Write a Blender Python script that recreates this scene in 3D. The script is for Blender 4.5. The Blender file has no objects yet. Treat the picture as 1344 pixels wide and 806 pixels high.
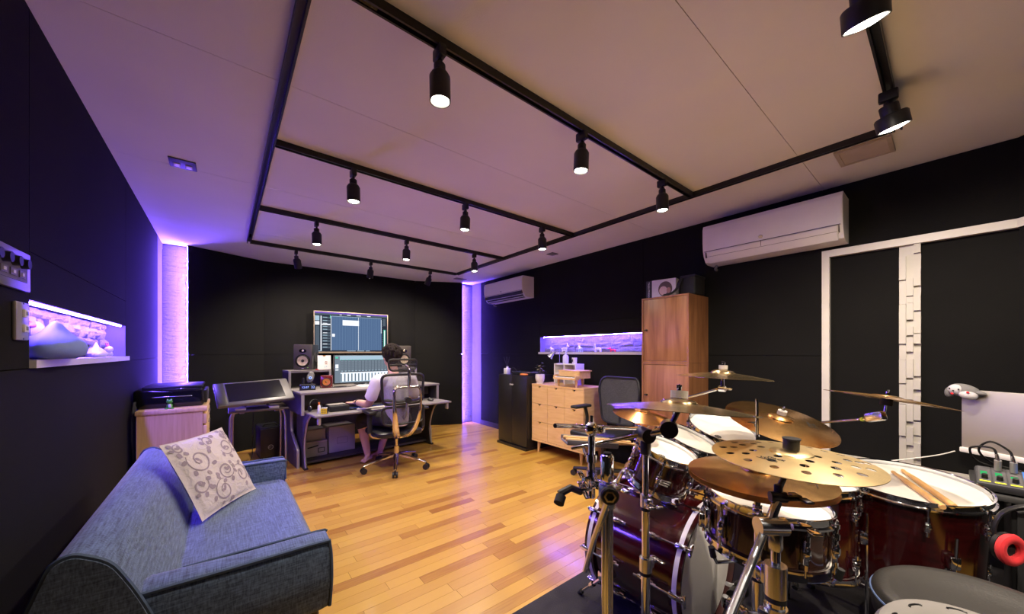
import bpy, bmesh, math, random
from mathutils import Matrix, Vector, Euler
from mathutils.bvhtree import BVHTree
random.seed(7)
C = bpy.context.scene.collection
R = math.radians
SC = bpy.context.scene

# ------------------------------------------------------------------ camera, world, exposure
cam_data = bpy.data.cameras.new('camera')
cam_data.sensor_width = 36.0
cam_data.lens = 467.0 / 1344.0 * 36.0
cam_data.shift_y = 59.5 / 1344.0
cam_data.clip_start = 0.02
cam = bpy.data.objects.new('camera', cam_data)
cam.location = (0, 0, 1.2175)
cam.rotation_euler = (R(90), 0, -R(38.99))
C.objects.link(cam)
SC.camera = cam

world = bpy.data.worlds.new('world')
world.use_nodes = True
world.node_tree.nodes['Background'].inputs[0].default_value = (0.9, 0.85, 1.0, 1)
world.node_tree.nodes['Background'].inputs[1].default_value = 0.0
SC.world = world
SC.view_settings.view_transform = 'Standard'
SC.view_settings.look = 'None'
SC.view_settings.gamma = 1.0
SC.view_settings.use_curve_mapping = False
SC.view_settings.exposure = -0.08

# light levels (the lamps are made by their builders below)
SPOT_W = 47.0          # each track spotlight
SPOT_COL = (1.0, 0.85, 0.69)
LED_COL = (0.15, 0.072, 1.0)
LED_COLUMN = 1650.0      # strength of the strips beside the stone columns
LED_NICHE = 600.0       # strength of the strips in the wall niches

# ------------------------------------------------------------------ materials
MATS = {}
def _nodes(name):
    m = bpy.data.materials.new(name); m.use_nodes = True
    nt = m.node_tree
    return m, nt, nt.nodes['Principled BSDF']
def mat(name, col, rough=0.5, metal=0.0, var=0.06, scale=12.0, bump=0.0, bscale=None, coat=0.0, stretch=None, spec=None, sheen=0.0):
    if name in MATS: return MATS[name]
    m, nt, b = _nodes(name)
    b.inputs['Roughness'].default_value = rough
    b.inputs['Metallic'].default_value = metal
    if spec is not None: b.inputs['Specular IOR Level'].default_value = spec
    if coat: b.inputs['Coat Weight'].default_value = coat; b.inputs['Coat Roughness'].default_value = 0.05
    if sheen: b.inputs['Sheen Weight'].default_value = sheen
    tc = nt.nodes.new('ShaderNodeTexCoord')
    vec = tc.outputs['Object']
    if stretch:
        mp = nt.nodes.new('ShaderNodeMapping'); mp.inputs['Scale'].default_value = stretch
        nt.links.new(vec, mp.inputs['Vector']); vec = mp.outputs['Vector']
    nz = nt.nodes.new('ShaderNodeTexNoise'); nz.inputs['Scale'].default_value = scale; nz.inputs['Detail'].default_value = 4
    nt.links.new(vec, nz.inputs['Vector'])
    rp = nt.nodes.new('ShaderNodeValToRGB')
    lo = tuple(max(0, c*(1-var)) for c in col) + (1,); hi = tuple(min(1, c*(1+var)) for c in col) + (1,)
    rp.color_ramp.elements[0].color = lo; rp.color_ramp.elements[0].position = 0.3
    rp.color_ramp.elements[1].color = hi; rp.color_ramp.elements[1].position = 0.7
    nt.links.new(nz.outputs['Fac'], rp.inputs['Fac'])
    nt.links.new(rp.outputs['Color'], b.inputs['Base Color'])
    if bump:
        bn = nt.nodes.new('ShaderNodeTexNoise'); bn.inputs['Scale'].default_value = bscale or scale*4; bn.inputs['Detail'].default_value = 3
        nt.links.new(vec, bn.inputs['Vector'])
        bp = nt.nodes.new('ShaderNodeBump'); bp.inputs['Strength'].default_value = bump; bp.inputs['Distance'].default_value = 0.004
        nt.links.new(bn.outputs['Fac'], bp.inputs['Height']); nt.links.new(bp.outputs['Normal'], b.inputs['Normal'])
    MATS[name] = m
    return m
def emit(name, col, strength):
    if name in MATS: return MATS[name]
    m = bpy.data.materials.new(name); m.use_nodes = True; nt = m.node_tree
    nt.nodes.remove(nt.nodes['Principled BSDF'])
    e = nt.nodes.new('ShaderNodeEmission'); e.inputs[0].default_value = tuple(col) + (1,); e.inputs[1].default_value = strength
    nt.links.new(e.outputs[0], nt.nodes['Material Output'].inputs[0])
    MATS[name] = m
    return m
def wood(name, c0, c1, stretch, rough=0.4, scale=5.0, bump=0.05, coords='Object', rand=0.0, coat=0.0):
    """long grained wood: noise stretched along the board, fine pores, optional tone per board"""
    if name in MATS: return MATS[name]
    m, nt, b = _nodes(name); N = nt.nodes.new; L = nt.links.new
    b.inputs['Roughness'].default_value = rough
    if coat: b.inputs['Coat Weight'].default_value = coat; b.inputs['Coat Roughness'].default_value = 0.12
    if coords == 'World': vec = N('ShaderNodeNewGeometry').outputs['Position']
    else: vec = N('ShaderNodeTexCoord').outputs['Object']
    mp = N('ShaderNodeMapping'); mp.inputs['Scale'].default_value = stretch; L(vec, mp.inputs['Vector'])
    v = mp.outputs['Vector']
    r = None
    if rand:
        oi = N('ShaderNodeObjectInfo'); g = N('ShaderNodeNewGeometry')
        ad = N('ShaderNodeMath'); ad.operation = 'ADD'; L(oi.outputs['Random'], ad.inputs[0]); L(g.outputs['Random Per Island'], ad.inputs[1])
        fr = N('ShaderNodeMath'); fr.operation = 'FRACT'; L(ad.outputs[0], fr.inputs[0]); r = fr.outputs[0]
        cb = N('ShaderNodeCombineXYZ'); ml = N('ShaderNodeMath'); ml.operation = 'MULTIPLY'; ml.inputs[1].default_value = 37.0; L(r, ml.inputs[0])
        L(ml.outputs[0], cb.inputs[0]); L(ml.outputs[0], cb.inputs[1])
        va = N('ShaderNodeVectorMath'); va.operation = 'ADD'; L(v, va.inputs[0]); L(cb.outputs[0], va.inputs[1]); v = va.outputs[0]
    nz = N('ShaderNodeTexNoise'); nz.inputs['Scale'].default_value = scale; nz.inputs['Detail'].default_value = 5; nz.inputs['Distortion'].default_value = 0.6; L(v, nz.inputs['Vector'])
    fac = nz.outputs['Fac']
    if rand:
        mx = N('ShaderNodeMix'); mx.inputs['Factor'].default_value = rand
        L(fac, mx.inputs['A']); L(r, mx.inputs['B']); fac = mx.outputs['Result']
    rp = N('ShaderNodeValToRGB'); rp.color_ramp.elements[0].color = tuple(c0)+(1,); rp.color_ramp.elements[0].position = 0.22 if not rand else 0.14
    rp.color_ramp.elements[1].color = tuple(c1)+(1,); rp.color_ramp.elements[1].position = 0.75 if not rand else 0.64
    if rand:
        e = rp.color_ramp.elements.new(0.30); e.color = tuple(a*0.36+b_*0.64 for a, b_ in zip(c0, c1))+(1,)
    L(fac, rp.inputs['Fac']); L(rp.outputs['Color'], b.inputs['Base Color'])
    if bump:
        bp = N('ShaderNodeBump'); bp.inputs['Strength'].default_value = bump; bp.inputs['Distance'].default_value = 0.002
        L(nz.outputs['Fac'], bp.inputs['Height']); L(bp.outputs['Normal'], b.inputs['Normal'])
    MATS[name] = m
    return m
def weave(name, c0, c1, scale=260.0, rough=0.9, big=7.0):
    """woven cloth: crossed fine noise threads"""
    if name in MATS: return MATS[name]
    m, nt, b = _nodes(name); N = nt.nodes.new; L = nt.links.new
    b.inputs['Roughness'].default_value = rough; b.inputs['Sheen Weight'].default_value = 0.25
    vec = N('ShaderNodeTexCoord').outputs['Object']
    outs = []
    for st in ((1, 0.06, 0.25), (0.08, 1, 0.9)):
        mp = N('ShaderNodeMapping'); mp.inputs['Scale'].default_value = st; L(vec, mp.inputs['Vector'])
        nz = N('ShaderNodeTexNoise'); nz.inputs['Scale'].default_value = scale; nz.inputs['Detail'].default_value = 2; L(mp.outputs['Vector'], nz.inputs['Vector'])
        outs.append(nz.outputs['Fac'])
    mx = N('ShaderNodeMix'); mx.inputs['Factor'].default_value = 0.5; L(outs[0], mx.inputs['A']); L(outs[1], mx.inputs['B'])
    rp = N('ShaderNodeValToRGB'); rp.color_ramp.elements[0].color = tuple(c0)+(1,); rp.color_ramp.elements[0].position = 0.36
    rp.color_ramp.elements[1].color = tuple(c1)+(1,); rp.color_ramp.elements[1].position = 0.64
    L(mx.outputs['Result'], rp.inputs['Fac']); L(rp.outputs['Color'], b.inputs['Base Color'])
    bp = N('ShaderNodeBump'); bp.inputs['Strength'].default_value = 0.25; bp.inputs['Distance'].default_value = 0.002
    L(mx.outputs['Result'], bp.inputs['Height']); L(bp.outputs['Normal'], b.inputs['Normal'])
    MATS[name] = m
    return m
def netting(name, col, alpha, scale=500.0):
    """see-through mesh cloth of an office chair"""
    if name in MATS: return MATS[name]
    m, nt, b = _nodes(name); N = nt.nodes.new; L = nt.links.new
    b.inputs['Base Color'].default_value = tuple(col)+(1,); b.inputs['Roughness'].default_value = 0.8
    b.inputs['Alpha'].default_value = alpha
    vec = N('ShaderNodeTexCoord').outputs['Object']
    nz = N('ShaderNodeTexNoise'); nz.inputs['Scale'].default_value = scale; L(vec, nz.inputs['Vector'])
    mr = N('ShaderNodeMapRange'); mr.inputs['From Min'].default_value = 0.35; mr.inputs['From Max'].default_value = 0.65
    mr.inputs['To Min'].default_value = alpha-0.2; mr.inputs['To Max'].default_value = min(1, alpha+0.2)
    L(nz.outputs['Fac'], mr.inputs['Value']); L(mr.outputs['Result'], b.inputs['Alpha'])
    MATS[name] = m
    return m

black_wall = mat('black_wall_cloth', (0.0070, 0.0067, 0.0064), 0.9, var=0.12, scale=3, bump=0.25, bscale=300, spec=0.15)
black_trim = mat('black_trim', (0.012, 0.012, 0.013), 0.5)
ceil_white = mat('ceiling_board', (0.74, 0.71, 0.70), 0.9, var=0.03, scale=2, bump=0.15, bscale=220)
white_paint = mat('white_paint', (0.60, 0.56, 0.51), 0.45, var=0.03)
white_tile = mat('white_tile', (0.52, 0.49, 0.44), 0.6, var=0.05, scale=9, bump=0.1)
stone_white = mat('pale_split_stone', (0.14, 0.14, 0.15), 0.9, var=0.3, scale=16, bump=0.9, bscale=60)
stone_niche = mat('pale_niche_stone', (0.25, 0.245, 0.255), 0.9, var=0.3, scale=16, bump=0.9, bscale=60)
niche_cheek = mat('niche_cheek_paint', (0.22, 0.215, 0.225), 0.6)
floor_wood = wood('floor_oak', (0.29, 0.115, 0.020), (0.51, 0.295, 0.055), (0.9, 20.0, 3.0), 0.3, 5.0, 0.06, 'World', 0.74, 0.25)
rail_black = mat('black_rail_metal', (0.014, 0.013, 0.014), 0.35, 0.3)
lamp_black = mat('black_lamp_metal', (0.012, 0.012, 0.012), 0.45, 0.2)
bulb = emit('spot_lamp_glow', (1.0, 0.90, 0.74), 40.0)
reveal_grey = mat('reveal_grey', (0.075, 0.075, 0.08), 0.7)
led_col = emit('led_strip_column', LED_COL, LED_COLUMN)
led_niche = emit('led_strip_niche', LED_COL, LED_NICHE)
plastic_white = mat('white_plastic', (0.75, 0.72, 0.69), 0.35, var=0.02)
plastic_grey = mat('grey_plastic', (0.20, 0.19, 0.19), 0.45)
plastic_black = mat('black_plastic', (0.012, 0.012, 0.013), 0.4)
gloss_black = mat('gloss_black', (0.006, 0.006, 0.008), 0.12)
rubber = mat('black_rubber', (0.01, 0.01, 0.01), 0.8)
chrome = mat('chrome', (0.76, 0.79, 0.84), 0.09, 1.0, var=0.02)
steel = mat('brushed_steel', (0.66, 0.70, 0.77), 0.24, 1.0, var=0.05)
dark_metal = mat('dark_metal', (0.05, 0.05, 0.055), 0.35, 0.8)
alu = mat('silver_plate', (0.50, 0.47, 0.44), 0.4, 0.7, var=0.03)

# ------------------------------------------------------------------ mesh helpers
WM = {}        # world matrix of every thing, by object name
def frame(c, n, hint=(1, 0, 0)):
    """matrix whose local z is n, local x near hint, origin c"""
    z = Vector(n).normalized(); x = Vector(hint); x = x - z*x.dot(z)
    if x.length < 1e-5: x = Vector((0, 1, 0)) - z*z[1]
    x.normalize(); y = z.cross(x)
    m = Matrix((x, y, z)).transposed().to_4x4(); m.translation = Vector(c)
    return m
class MB:
    def __init__(s, T=None):
        s.v = []; s.f = []; s.mi = []; s.cur = 0; s.T = T
    def raw(s, vs, fs, T=None):
        b = len(s.v)
        M = T if T is not None else s.T
        if M is not None:
            if s.T is not None and T is not None: M = s.T @ T
            vs = [M @ Vector(p) for p in vs]
        s.v += [tuple(p) for p in vs]
        s.f += [tuple(b+i for i in f) for f in fs]; s.mi += [s.cur]*len(fs)
        return s
    def box(s, c, d, T=None):
        x, y, z = (q/2 for q in d)
        vs = [(c[0]+i*x, c[1]+j*y, c[2]+k*z) for k in (-1, 1) for j in (-1, 1) for i in (-1, 1)]
        return s.raw(vs, [(0, 2, 3, 1), (4, 5, 7, 6), (0, 1, 5, 4), (2, 6, 7, 3), (0, 4, 6, 2), (1, 3, 7, 5)], T)
    def bb(s, x0, x1, y0, y1, z0, z1, T=None):
        return s.box(((x0+x1)/2, (y0+y1)/2, (z0+z1)/2), (x1-x0, y1-y0, z1-z0), T)
    def rbox(s, c, d, r, seg=2, T=None):
        bm = bmesh.new(); bmesh.ops.create_cube(bm, size=1)
        for v in bm.verts: v.co = Vector((v.co[0]*d[0], v.co[1]*d[1], v.co[2]*d[2])) + Vector(c)
        r = min(r, min(d)*0.49)
        bmesh.ops.bevel(bm, geom=bm.edges[:], offset=r, segments=seg, profile=0.5, affect='EDGES')
        bm.verts.index_update()
        vs = [v.co[:] for v in bm.verts]; fs = [tuple(v.index for v in f.verts) for f in bm.faces]; bm.free()
        return s.raw(vs, fs, T)
    def lathe(s, prof, n=20, T=None, close=False):
        vs = []; fs = []; k = len(prof); ring = []
        for r, z in prof:
            if r < 1e-6: ring.append([len(vs)]); vs.append((0, 0, z))
            else:
                ring.append(list(range(len(vs), len(vs)+n)))
                vs += [(r*math.cos(2*math.pi*i/n), r*math.sin(2*math.pi*i/n), z) for i in range(n)]
        pairs = [(ring[i], ring[i+1]) for i in range(k-1)] + ([(ring[-1], ring[0])] if close else [])
        for a, b in pairs:
            for i in range(n):
                j = (i+1) % n
                if len(a) == 1 and len(b) == 1: continue
                if len(a) == 1: fs.append((a[0], b[j], b[i]))
                elif len(b) == 1: fs.append((a[i], a[j], b[0]))
                else: fs.append((a[i], a[j], b[j], b[i]))
        return s.raw(vs, fs, T)
    def cyl(s, p0, p1, r0, r1=None, n=12, T=None):
        p0 = Vector(p0); p1 = Vector(p1); r1 = r0 if r1 is None else r1
        h = (p1-p0).length
        F = frame(p0, p1-p0); F = (T @ F) if T is not None else F
        return s.lathe([(0, 0), (r0, 0), (r1, h), (0, h)], n, F)
    def path(s, pts, r, n=8, T=None, smooth_n=0, flat=None):
        """tube along points; r a number or one per point; flat = (width factor, thickness factor) of the section"""
        P = [Vector(p) for p in pts]
        rs = list(r) if hasattr(r, '__len__') else [r]*len(P)
        if smooth_n:
            Q = []; RS = []
            for i in range(len(P)-1):
                p0 = P[max(i-1, 0)]; p1 = P[i]; p2 = P[i+1]; p3 = P[min(i+2, len(P)-1)]
                for k in range(smooth_n):
                    t = k/smooth_n
                    Q.append(0.5*((2*p1)+(p2-p0)*t+(2*p0-5*p1+4*p2-p3)*t*t+(3*p1-p0-3*p2+p3)*t**3)); RS.append(rs[i]*(1-t)+rs[i+1]*t)
            Q.append(P[-1]); RS.append(rs[-1]); P = Q; rs = RS
        vs = []; fs = []
        t0 = (P[1]-P[0]).normalized(); up = Vector((0, 0, 1)) if abs(t0.z) < 0.9 else Vector((1, 0, 0))
        x = (up - t0*up.dot(t0)).normalized()
        fw, ft = flat or (1, 1)
        for i, p in enumerate(P):
            t = (P[min(i+1, len(P)-1)]-P[max(i-1, 0)]).normalized()
            x = (x - t*x.dot(t)).normalized(); y = t.cross(x)
            vs += [p + (x*ft*math.cos(2*math.pi*k/n)+y*fw*math.sin(2*math.pi*k/n))*rs[i] for k in range(n)]
        for i in range(len(P)-1):
            for k in range(n):
                j = (k+1) % n
                fs.append((i*n+k, i*n+j, (i+1)*n+j, (i+1)*n+k))
        fs.append(tuple(range(n-1, -1, -1))); fs.append(tuple((len(P)-1)*n+k for k in range(n)))
        return s.raw(vs, fs, T)
    def ell(s, c, d, n=12, m=8, T=None):
        prof = [(math.sin(math.pi*i/m), -math.cos(math.pi*i/m)) for i in range(m+1)]
        F = Matrix.Translation(Vector(c)) @ Matrix.Diagonal((d[0], d[1], d[2], 1))
        return s.lathe(prof, n, (T @ F) if T is not None else F)
    def torus(s, Rr, r, n=32, m=8, T=None, rz=None):
        rz = rz or r
        prof = [(Rr+r*math.cos(2*math.pi*k/m), rz*math.sin(2*math.pi*k/m)) for k in range(m)]
        return s.lathe(prof, n, T, True)
    def prism(s, poly, h, T=None):
        """polygon in local xy extruded from z=0 to h"""
        k = len(poly)
        vs = [(x, y, 0) for x, y in poly] + [(x, y, h) for x, y in poly]
        fs = [tuple(range(k-1, -1, -1)), tuple(range(k, 2*k))] + [(i, (i+1) % k, k+(i+1) % k, k+i) for i in range(k)]
        return s.raw(vs, fs, T)
    def loft(s, rings, T=None, caps=True):
        n = len(rings[0]); vs = [p for r in rings for p in r]; fs = []
        for i in range(len(rings)-1):
            for k in range(n):
                j = (k+1) % n
                fs.append((i*n+k, i*n+j, (i+1)*n+j, (i+1)*n+k))
        if caps: fs += [tuple(range(n-1, -1, -1)), tuple((len(rings)-1)*n+k for k in range(n))]
        return s.raw(vs, fs, T)
    def mesh(s, name, mats, smooth=True, inv=None, ang=35):
        me = bpy.data.meshes.new(name)
        vs = s.v if inv is None else [tuple(inv @ Vector(p)) for p in s.v]
        me.from_pydata(vs, [], s.f)
        for m in (mats if isinstance(mats, (list, tuple)) else [mats]): me.materials.append(m)
        for i, p in enumerate(me.polygons): p.material_index = s.mi[i]
        bm = bmesh.new(); bm.from_mesh(me); bmesh.ops.recalc_face_normals(bm, faces=bm.faces[:])
        if smooth:
            lim = R(ang)
            for f in bm.faces: f.smooth = True
            for e in bm.edges:
                if len(e.link_faces) == 2 and e.calc_face_angle(0) > lim: e.smooth = False
        bm.to_mesh(me); bm.free()
        return me
    def build(s, name, mats, parent=None, smooth=True, local=False, ang=35):
        """one mesh object; vertices are world positions unless local=True"""
        inv = None
        root = parent
        if parent is not None and not local: inv = WM[parent.name].inverted()
        o = bpy.data.objects.new(name, s.mesh(name, mats, smooth, inv, ang)); C.objects.link(o)
        o.parent = parent
        WM[o.name] = WM[parent.name] if parent is not None else Matrix()
        return o
def tag(o, label=None, cat=None, group=None, kind=None):
    if label: o['label'] = label
    if cat: o['category'] = cat
    if group: o['group'] = group
    if kind: o['kind'] = kind
    return o
def thing(name, label, cat, loc=(0, 0, 0), rz=0.0, group=None):
    o = bpy.data.objects.new(name, None); o.empty_display_size = 0.05
    o.location = loc; o.rotation_euler = (0, 0, rz); C.objects.link(o)
    WM[o.name] = Matrix.Translation(Vector(loc)) @ Matrix.Rotation(rz, 4, 'Z')
    return tag(o, label, cat, group)
def part_copy(me, name, parent, M):
    """another object on shared mesh data, placed by a matrix local to its parent"""
    o = bpy.data.objects.new(name, me); C.objects.link(o); o.parent = parent
    o.matrix_local = M; WM[o.name] = WM[parent.name] @ M
    return o
def copy_tree(o, parent=None):
    c = o.copy(); C.objects.link(c)
    if parent is not None:
        c.parent = parent; c.matrix_parent_inverse = o.matrix_parent_inverse.copy()
    for ch in list(o.children): copy_tree(ch, c)
    return c
def move(o, loc, rz=None):
    o.location = loc
    if rz is not None: o.rotation_euler = (0, 0, rz)
    WM[o.name] = Matrix.Translation(Vector(loc)) @ Matrix.Rotation(o.rotation_euler[2], 4, 'Z')
def struct(mb, name, mats, smooth=False, label=None):
    o = mb.build(name, mats, None, smooth); o['kind'] = 'structure'
    if label: o['label'] = label
    return o
def remeshed(mb, voxel, name, mats, parent=None, smooth_it=2, local=False):
    """weld overlapping closed shapes into one continuous skin"""
    me0 = mb.mesh(name+'_raw', mats, False)
    ob = bpy.data.objects.new('raw', me0); C.objects.link(ob)
    md = ob.modifiers.new('r', 'REMESH'); md.mode = 'VOXEL'; md.voxel_size = voxel
    if smooth_it:
        sm = ob.modifiers.new('s', 'SMOOTH'); sm.iterations = smooth_it; sm.factor = 0.5
    bpy.context.view_layer.update()
    dg = bpy.context.evaluated_depsgraph_get()
    me = bpy.data.meshes.new_from_object(ob.evaluated_get(dg))
    bpy.data.objects.remove(ob); bpy.data.meshes.remove(me0)
    me.name = name
    if parent is not None and not local: me.transform(WM[parent.name].inverted())
    for p in me.polygons: p.use_smooth = True
    if not me.materials:
        for m in (mats if isinstance(mats, (list, tuple)) else [mats]): me.materials.append(m)
    o = bpy.data.objects.new(name, me); C.objects.link(o); o.parent = parent
    WM[o.name] = WM[parent.name] if parent is not None else Matrix()
    return o
def text_mesh(txt, size, T, mb, depth=0.0006, align='CENTER'):
    cu = bpy.data.curves.new('t', 'FONT'); cu.body = txt; cu.size = size; cu.align_x = align; cu.align_y = 'CENTER'; cu.extrude = depth; cu.resolution_u = 2
    ob = bpy.data.objects.new('t', cu); C.objects.link(ob)
    bpy.context.view_layer.update()
    me = bpy.data.meshes.new_from_object(ob.evaluated_get(bpy.context.evaluated_depsgraph_get()))
    mb.raw([v.co[:] for v in me.vertices], [tuple(p.vertices) for p in me.polygons], T)
    bpy.data.objects.remove(ob); bpy.data.curves.remove(cu); bpy.data.meshes.remove(me)
# ------------------------------------------------------------------ room shell
XL, XR, HT = -0.519, 3.392, 2.4
YREAR = -0.88
SEAM = 1.17
# floor: dark slab under separate oak boards laid across the room
sub = struct(MB().bb(XL-0.1, XR+0.1, YREAR-0.1, 5.75, -0.08, -0.016), 'floor', black_trim)
sub['label'] = 'glossy oak strip floor of honey and brown boards'
PW = 0.072
unit = MB().box((0, 0, 0), (1, 1, 1)).mesh('plank', floor_wood, False)
boards = []
rf = random.Random(3)
yy = -0.85
while yy < 5.66:
    x = XL - rf.uniform(0, 0.5)
    while x < XR:
        ln = rf.choice((0.38, 0.5, 0.62, 0.75, 0.9, 0.9, 1.1))
        x0, x1 = max(x, XL), min(x+ln, XR)
        if x1-x0 > 0.03: boards.append((x0, x1, yy))
        x += ln
    yy += PW
def seen(b):
    x0, x1, y = b
    if y < 1.26: return x1 > 0.2 and x1 < 1.0 and y > 1.0
    if y > 5.25: return False
    if x1 < 0.15 and y < 3.6: return False
    if x0 > 2.95: return False
    return True
front = [b for b in boards if seen(b)]
front.sort(key=lambda b: b[2])
singles = set(front[:290])
rest = MB()
for b in boards:
    x0, x1, y = b
    cxx, cyy, sx, sy = (x0+x1)/2, y+PW/2, x1-x0-0.0013, PW-0.0011
    if b in singles:
        part_copy(unit, 'plank', sub, Matrix.Translation((cxx, cyy, -0.008)) @ Matrix.Diagonal((sx, sy, 0.016, 1)))
    else: rest.box((cxx, cyy, -0.008), (sx, sy, 0.016))
tag(rest.build('far_planks', floor_wood, sub, False), kind='stuff')

# ceiling boards, joints running across the room
ceil = struct(MB().bb(XL-0.1, XR+0.1, YREAR-0.1, 5.75, HT+0.012, HT+0.08), 'ceiling', ceil_white)
for y0, y1 in ((YREAR-0.1, 0.583), (0.583, 1.845), (1.845, 3.09), (3.09, 4.34), (4.34, 5.75)):
    MB().bb(XL-0.1, XR+0.1, y0+0.0012, y1-0.0012, HT, HT+0.012).build('panel', ceil_white, ceil, False)

# left wall: black cloth panels, lit niche between them
NY0, NY1, NZ0, NZ1 = 1.99, 3.53, 1.191, 1.397
g = 0.0015
wl = struct(MB().bb(XL-0.3, XL-0.12, YREAR, 5.4, 0, HT), 'wall_left', black_wall)
def pan(w, x0, x1, y0, y1, z0, z1): MB().bb(x0, x1, y0+g, y1-g, z0+g, z1-g).build('panel', black_wall, w, False)
pan(wl, XL-0.12, XL, YREAR, 5.03, 0, 1.162)
pan(wl, XL-0.12, XL, YREAR, NY0, 1.162, HT)
pan(wl, XL-0.12, XL, NY1, 5.03, 1.162, HT)
pan(wl, XL-0.12, XL, NY0, NY1, NZ1, 1.564)
pan(wl, XL-0.12, XL, NY0, NY1, 1.564, HT)
MB().bb(XL-0.12, XL-0.001, 5.0, 5.39, 0.0, HT).build('reveal', reveal_grey, wl, False)
# right wall
RY0, RY1, RZ0, RZ1 = 2.02, 3.573, 1.221, 1.424
wr = struct(MB().bb(XR+0.12, XR+0.3, YREAR, 5.4, 0, HT), 'wall_right', black_wall)
pan(wr, XR, XR+0.12, 0.594, 5.03, 0, 1.192)
pan(wr, XR, XR+0.12, RY1, 5.03, 1.192, HT)
pan(wr, XR, XR+0.12, RY0, RY1, RZ1, 1.588)
pan(wr, XR, XR+0.12, RY0, RY1, 1.588, HT)
pan(wr, XR, XR+0.12, 0.594, RY0, 1.192, HT)
pan(wr, XR, XR+0.12, -0.245, 0.594, 1.948, HT)
pan(wr, XR+0.03, XR+0.12, 0.214, 0.552, 0.50, 1.904)
pan(wr, XR+0.03, XR+0.12, -0.24, 0.121, 0.50, 1.904)
pan(wr, XR, XR+0.12, -0.24, 0.594, 0, 0.45)
MB().bb(XR+0.001, XR+0.12, 5.0, 5.33, 0.0, HT).build('reveal', reveal_grey, wr, False)
MB().bb(XR-0.012, XR, 3.0, 5.03, 0.0, 0.075).build('baseboard', black_trim, wr, False)
# back wall: three panels folded like a shallow bay
BK = [(-0.309, 5.296), (0.406, 5.60), (2.457, 5.58), (3.145, 5.225)]
for i, nm_ in enumerate(('wall_back_left', 'wall_back', 'wall_back_right')):
    (ax, ay), (bx, by) = BK[i], BK[i+1]
    d = Vector((bx-ax, by-ay, 0)); L_ = d.length; a = math.atan2(d.y, d.x)
    T = Matrix.Translation((ax, ay, 0)) @ Matrix.Rotation(a, 4, 'Z')
    w = struct(MB(T).bb(0.06, L_-0.06, 0.02, 0.08, 0, HT), nm_, black_wall)
    for z0, z1 in ((0.0, SEAM+0.02), (SEAM+0.02, HT)):
        MB(T).bb(0.0008, L_-0.0008, 0.0, 0.02, z0+g, z1-g).build('panel', black_wall, w, False)
struct(MB().bb(XL-0.2, XR+0.2, 5.70, 5.78, 0, HT), 'wall_back_core', black_wall)
# walls behind the camera, with a folded corner at the right
wre = struct(MB().bb(XL-0.2, XR+0.2, YREAR-0.1, YREAR, 0, HT), 'wall_rear', black_wall)
Tc = Matrix.Translation((XR, -0.235, 0)) @ Matrix.Rotation(R(225), 4, 'Z')
wc = struct(MB(Tc).bb(0.0, 0.92, 0.0, 0.06, 0, HT), 'wall_rear_right', black_wall)

# split-stone faces: one mesh per stone shape, copied
def stone_mesh(seed, nx=5, nz=3, m_=None):
    rr = random.Random(seed); m = MB(); vs = []; fs = []
    ids = {}
    for k in range(nz+1):
        for i in range(nx+1):
            ed = i in (0, nx) or k in (0, nz)
            ids[(i, k)] = len(vs)
            vs.append((-0.5+i/nx+(0 if i in (0, nx) else rr.uniform(-.05, .05)), -0.5-(rr.uniform(-.3, .0) if ed else rr.uniform(-.2, .55)), -0.5+k/nz+(rr.uniform(-.05, .05))))
    for k in range(nz):
        for i in range(nx): fs.append((ids[(i, k)], ids[(i+1, k)], ids[(i+1, k+1)], ids[(i, k+1)]))
    rim = [ids[(i, 0)] for i in range(nx+1)] + [ids[(nx, k)] for k in range(1, nz+1)] + [ids[(i, nz)] for i in range(nx-1, -1, -1)] + [ids[(0, k)] for k in range(nz-1, 0, -1)]
    b = len(vs); vs += [(vs[i][0], 0.5, vs[i][2]) for i in rim]; n = len(rim)
    fs += [(rim[j], b+j, b+(j+1) % n, rim[(j+1) % n]) for j in range(n)]
    fs.append(tuple(range(b+n-1, b-1, -1)))
    return m.raw(vs, fs).mesh('stone', m_ or stone_white, False)
stones = [stone_mesh(40+i) for i in range(7)]
niche_stones = [stone_mesh(60+i, 6, 3, stone_niche) for i in range(7)]
def stone_field(parent, T, W_, H_, rows, cols, depth, seed, kinds=None):
    """T: local x along the face, z up, -y towards the room; stones coursed at random"""
    rr = random.Random(seed); z = 0.0
    while z < H_-0.004:
        h = min(rr.uniform(*rows), H_-z)
        if H_-z-h < rows[0]*0.6: h = H_-z
        x = 0.0
        while x < W_-0.004:
            w = min(rr.uniform(*cols), W_-x)
            if W_-x-w < cols[0]*0.6: w = W_-x
            d = depth*rr.uniform(0.6, 1.25)
            M = T @ Matrix.Translation((x+w/2, -d/2, z+h/2)) @ Matrix.Diagonal((w-0.0016, d, h-0.0016, 1))
            part_copy((kinds or stones)[rr.randrange(7)], 'stone', parent, M)
            x += w
        z += h
# corner columns with LED strips standing beside them
for nm_, x0, x1, yf, lx, ly in (('column_left', XL, -0.30, 5.39, -0.3135, 5.309), ('column_right', 3.15, XR, 5.315, 3.1495, 5.243)):
    cb_ = struct(MB().bb(x0, x1, yf, yf+0.05, 0, HT), nm_, black_trim)
    stone_field(cb_, Matrix.Translation((x0+0.002, yf, 0.0)), x1-x0-0.004, HT-0.01, (0.025, 0.06), (0.06, 0.16), 0.009, 5 if x0 < 0 else 9)
    st = tag(MB().bb(lx-0.0015, lx+0.0015, ly-0.006, ly+0.010, 0.03, HT-0.02).build('led_strip', led_col, None, False),
        'upright violet LED strip beside the %s stone column' % ('left corner' if x0 < 0 else 'far right corner'), 'light strip')
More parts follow.
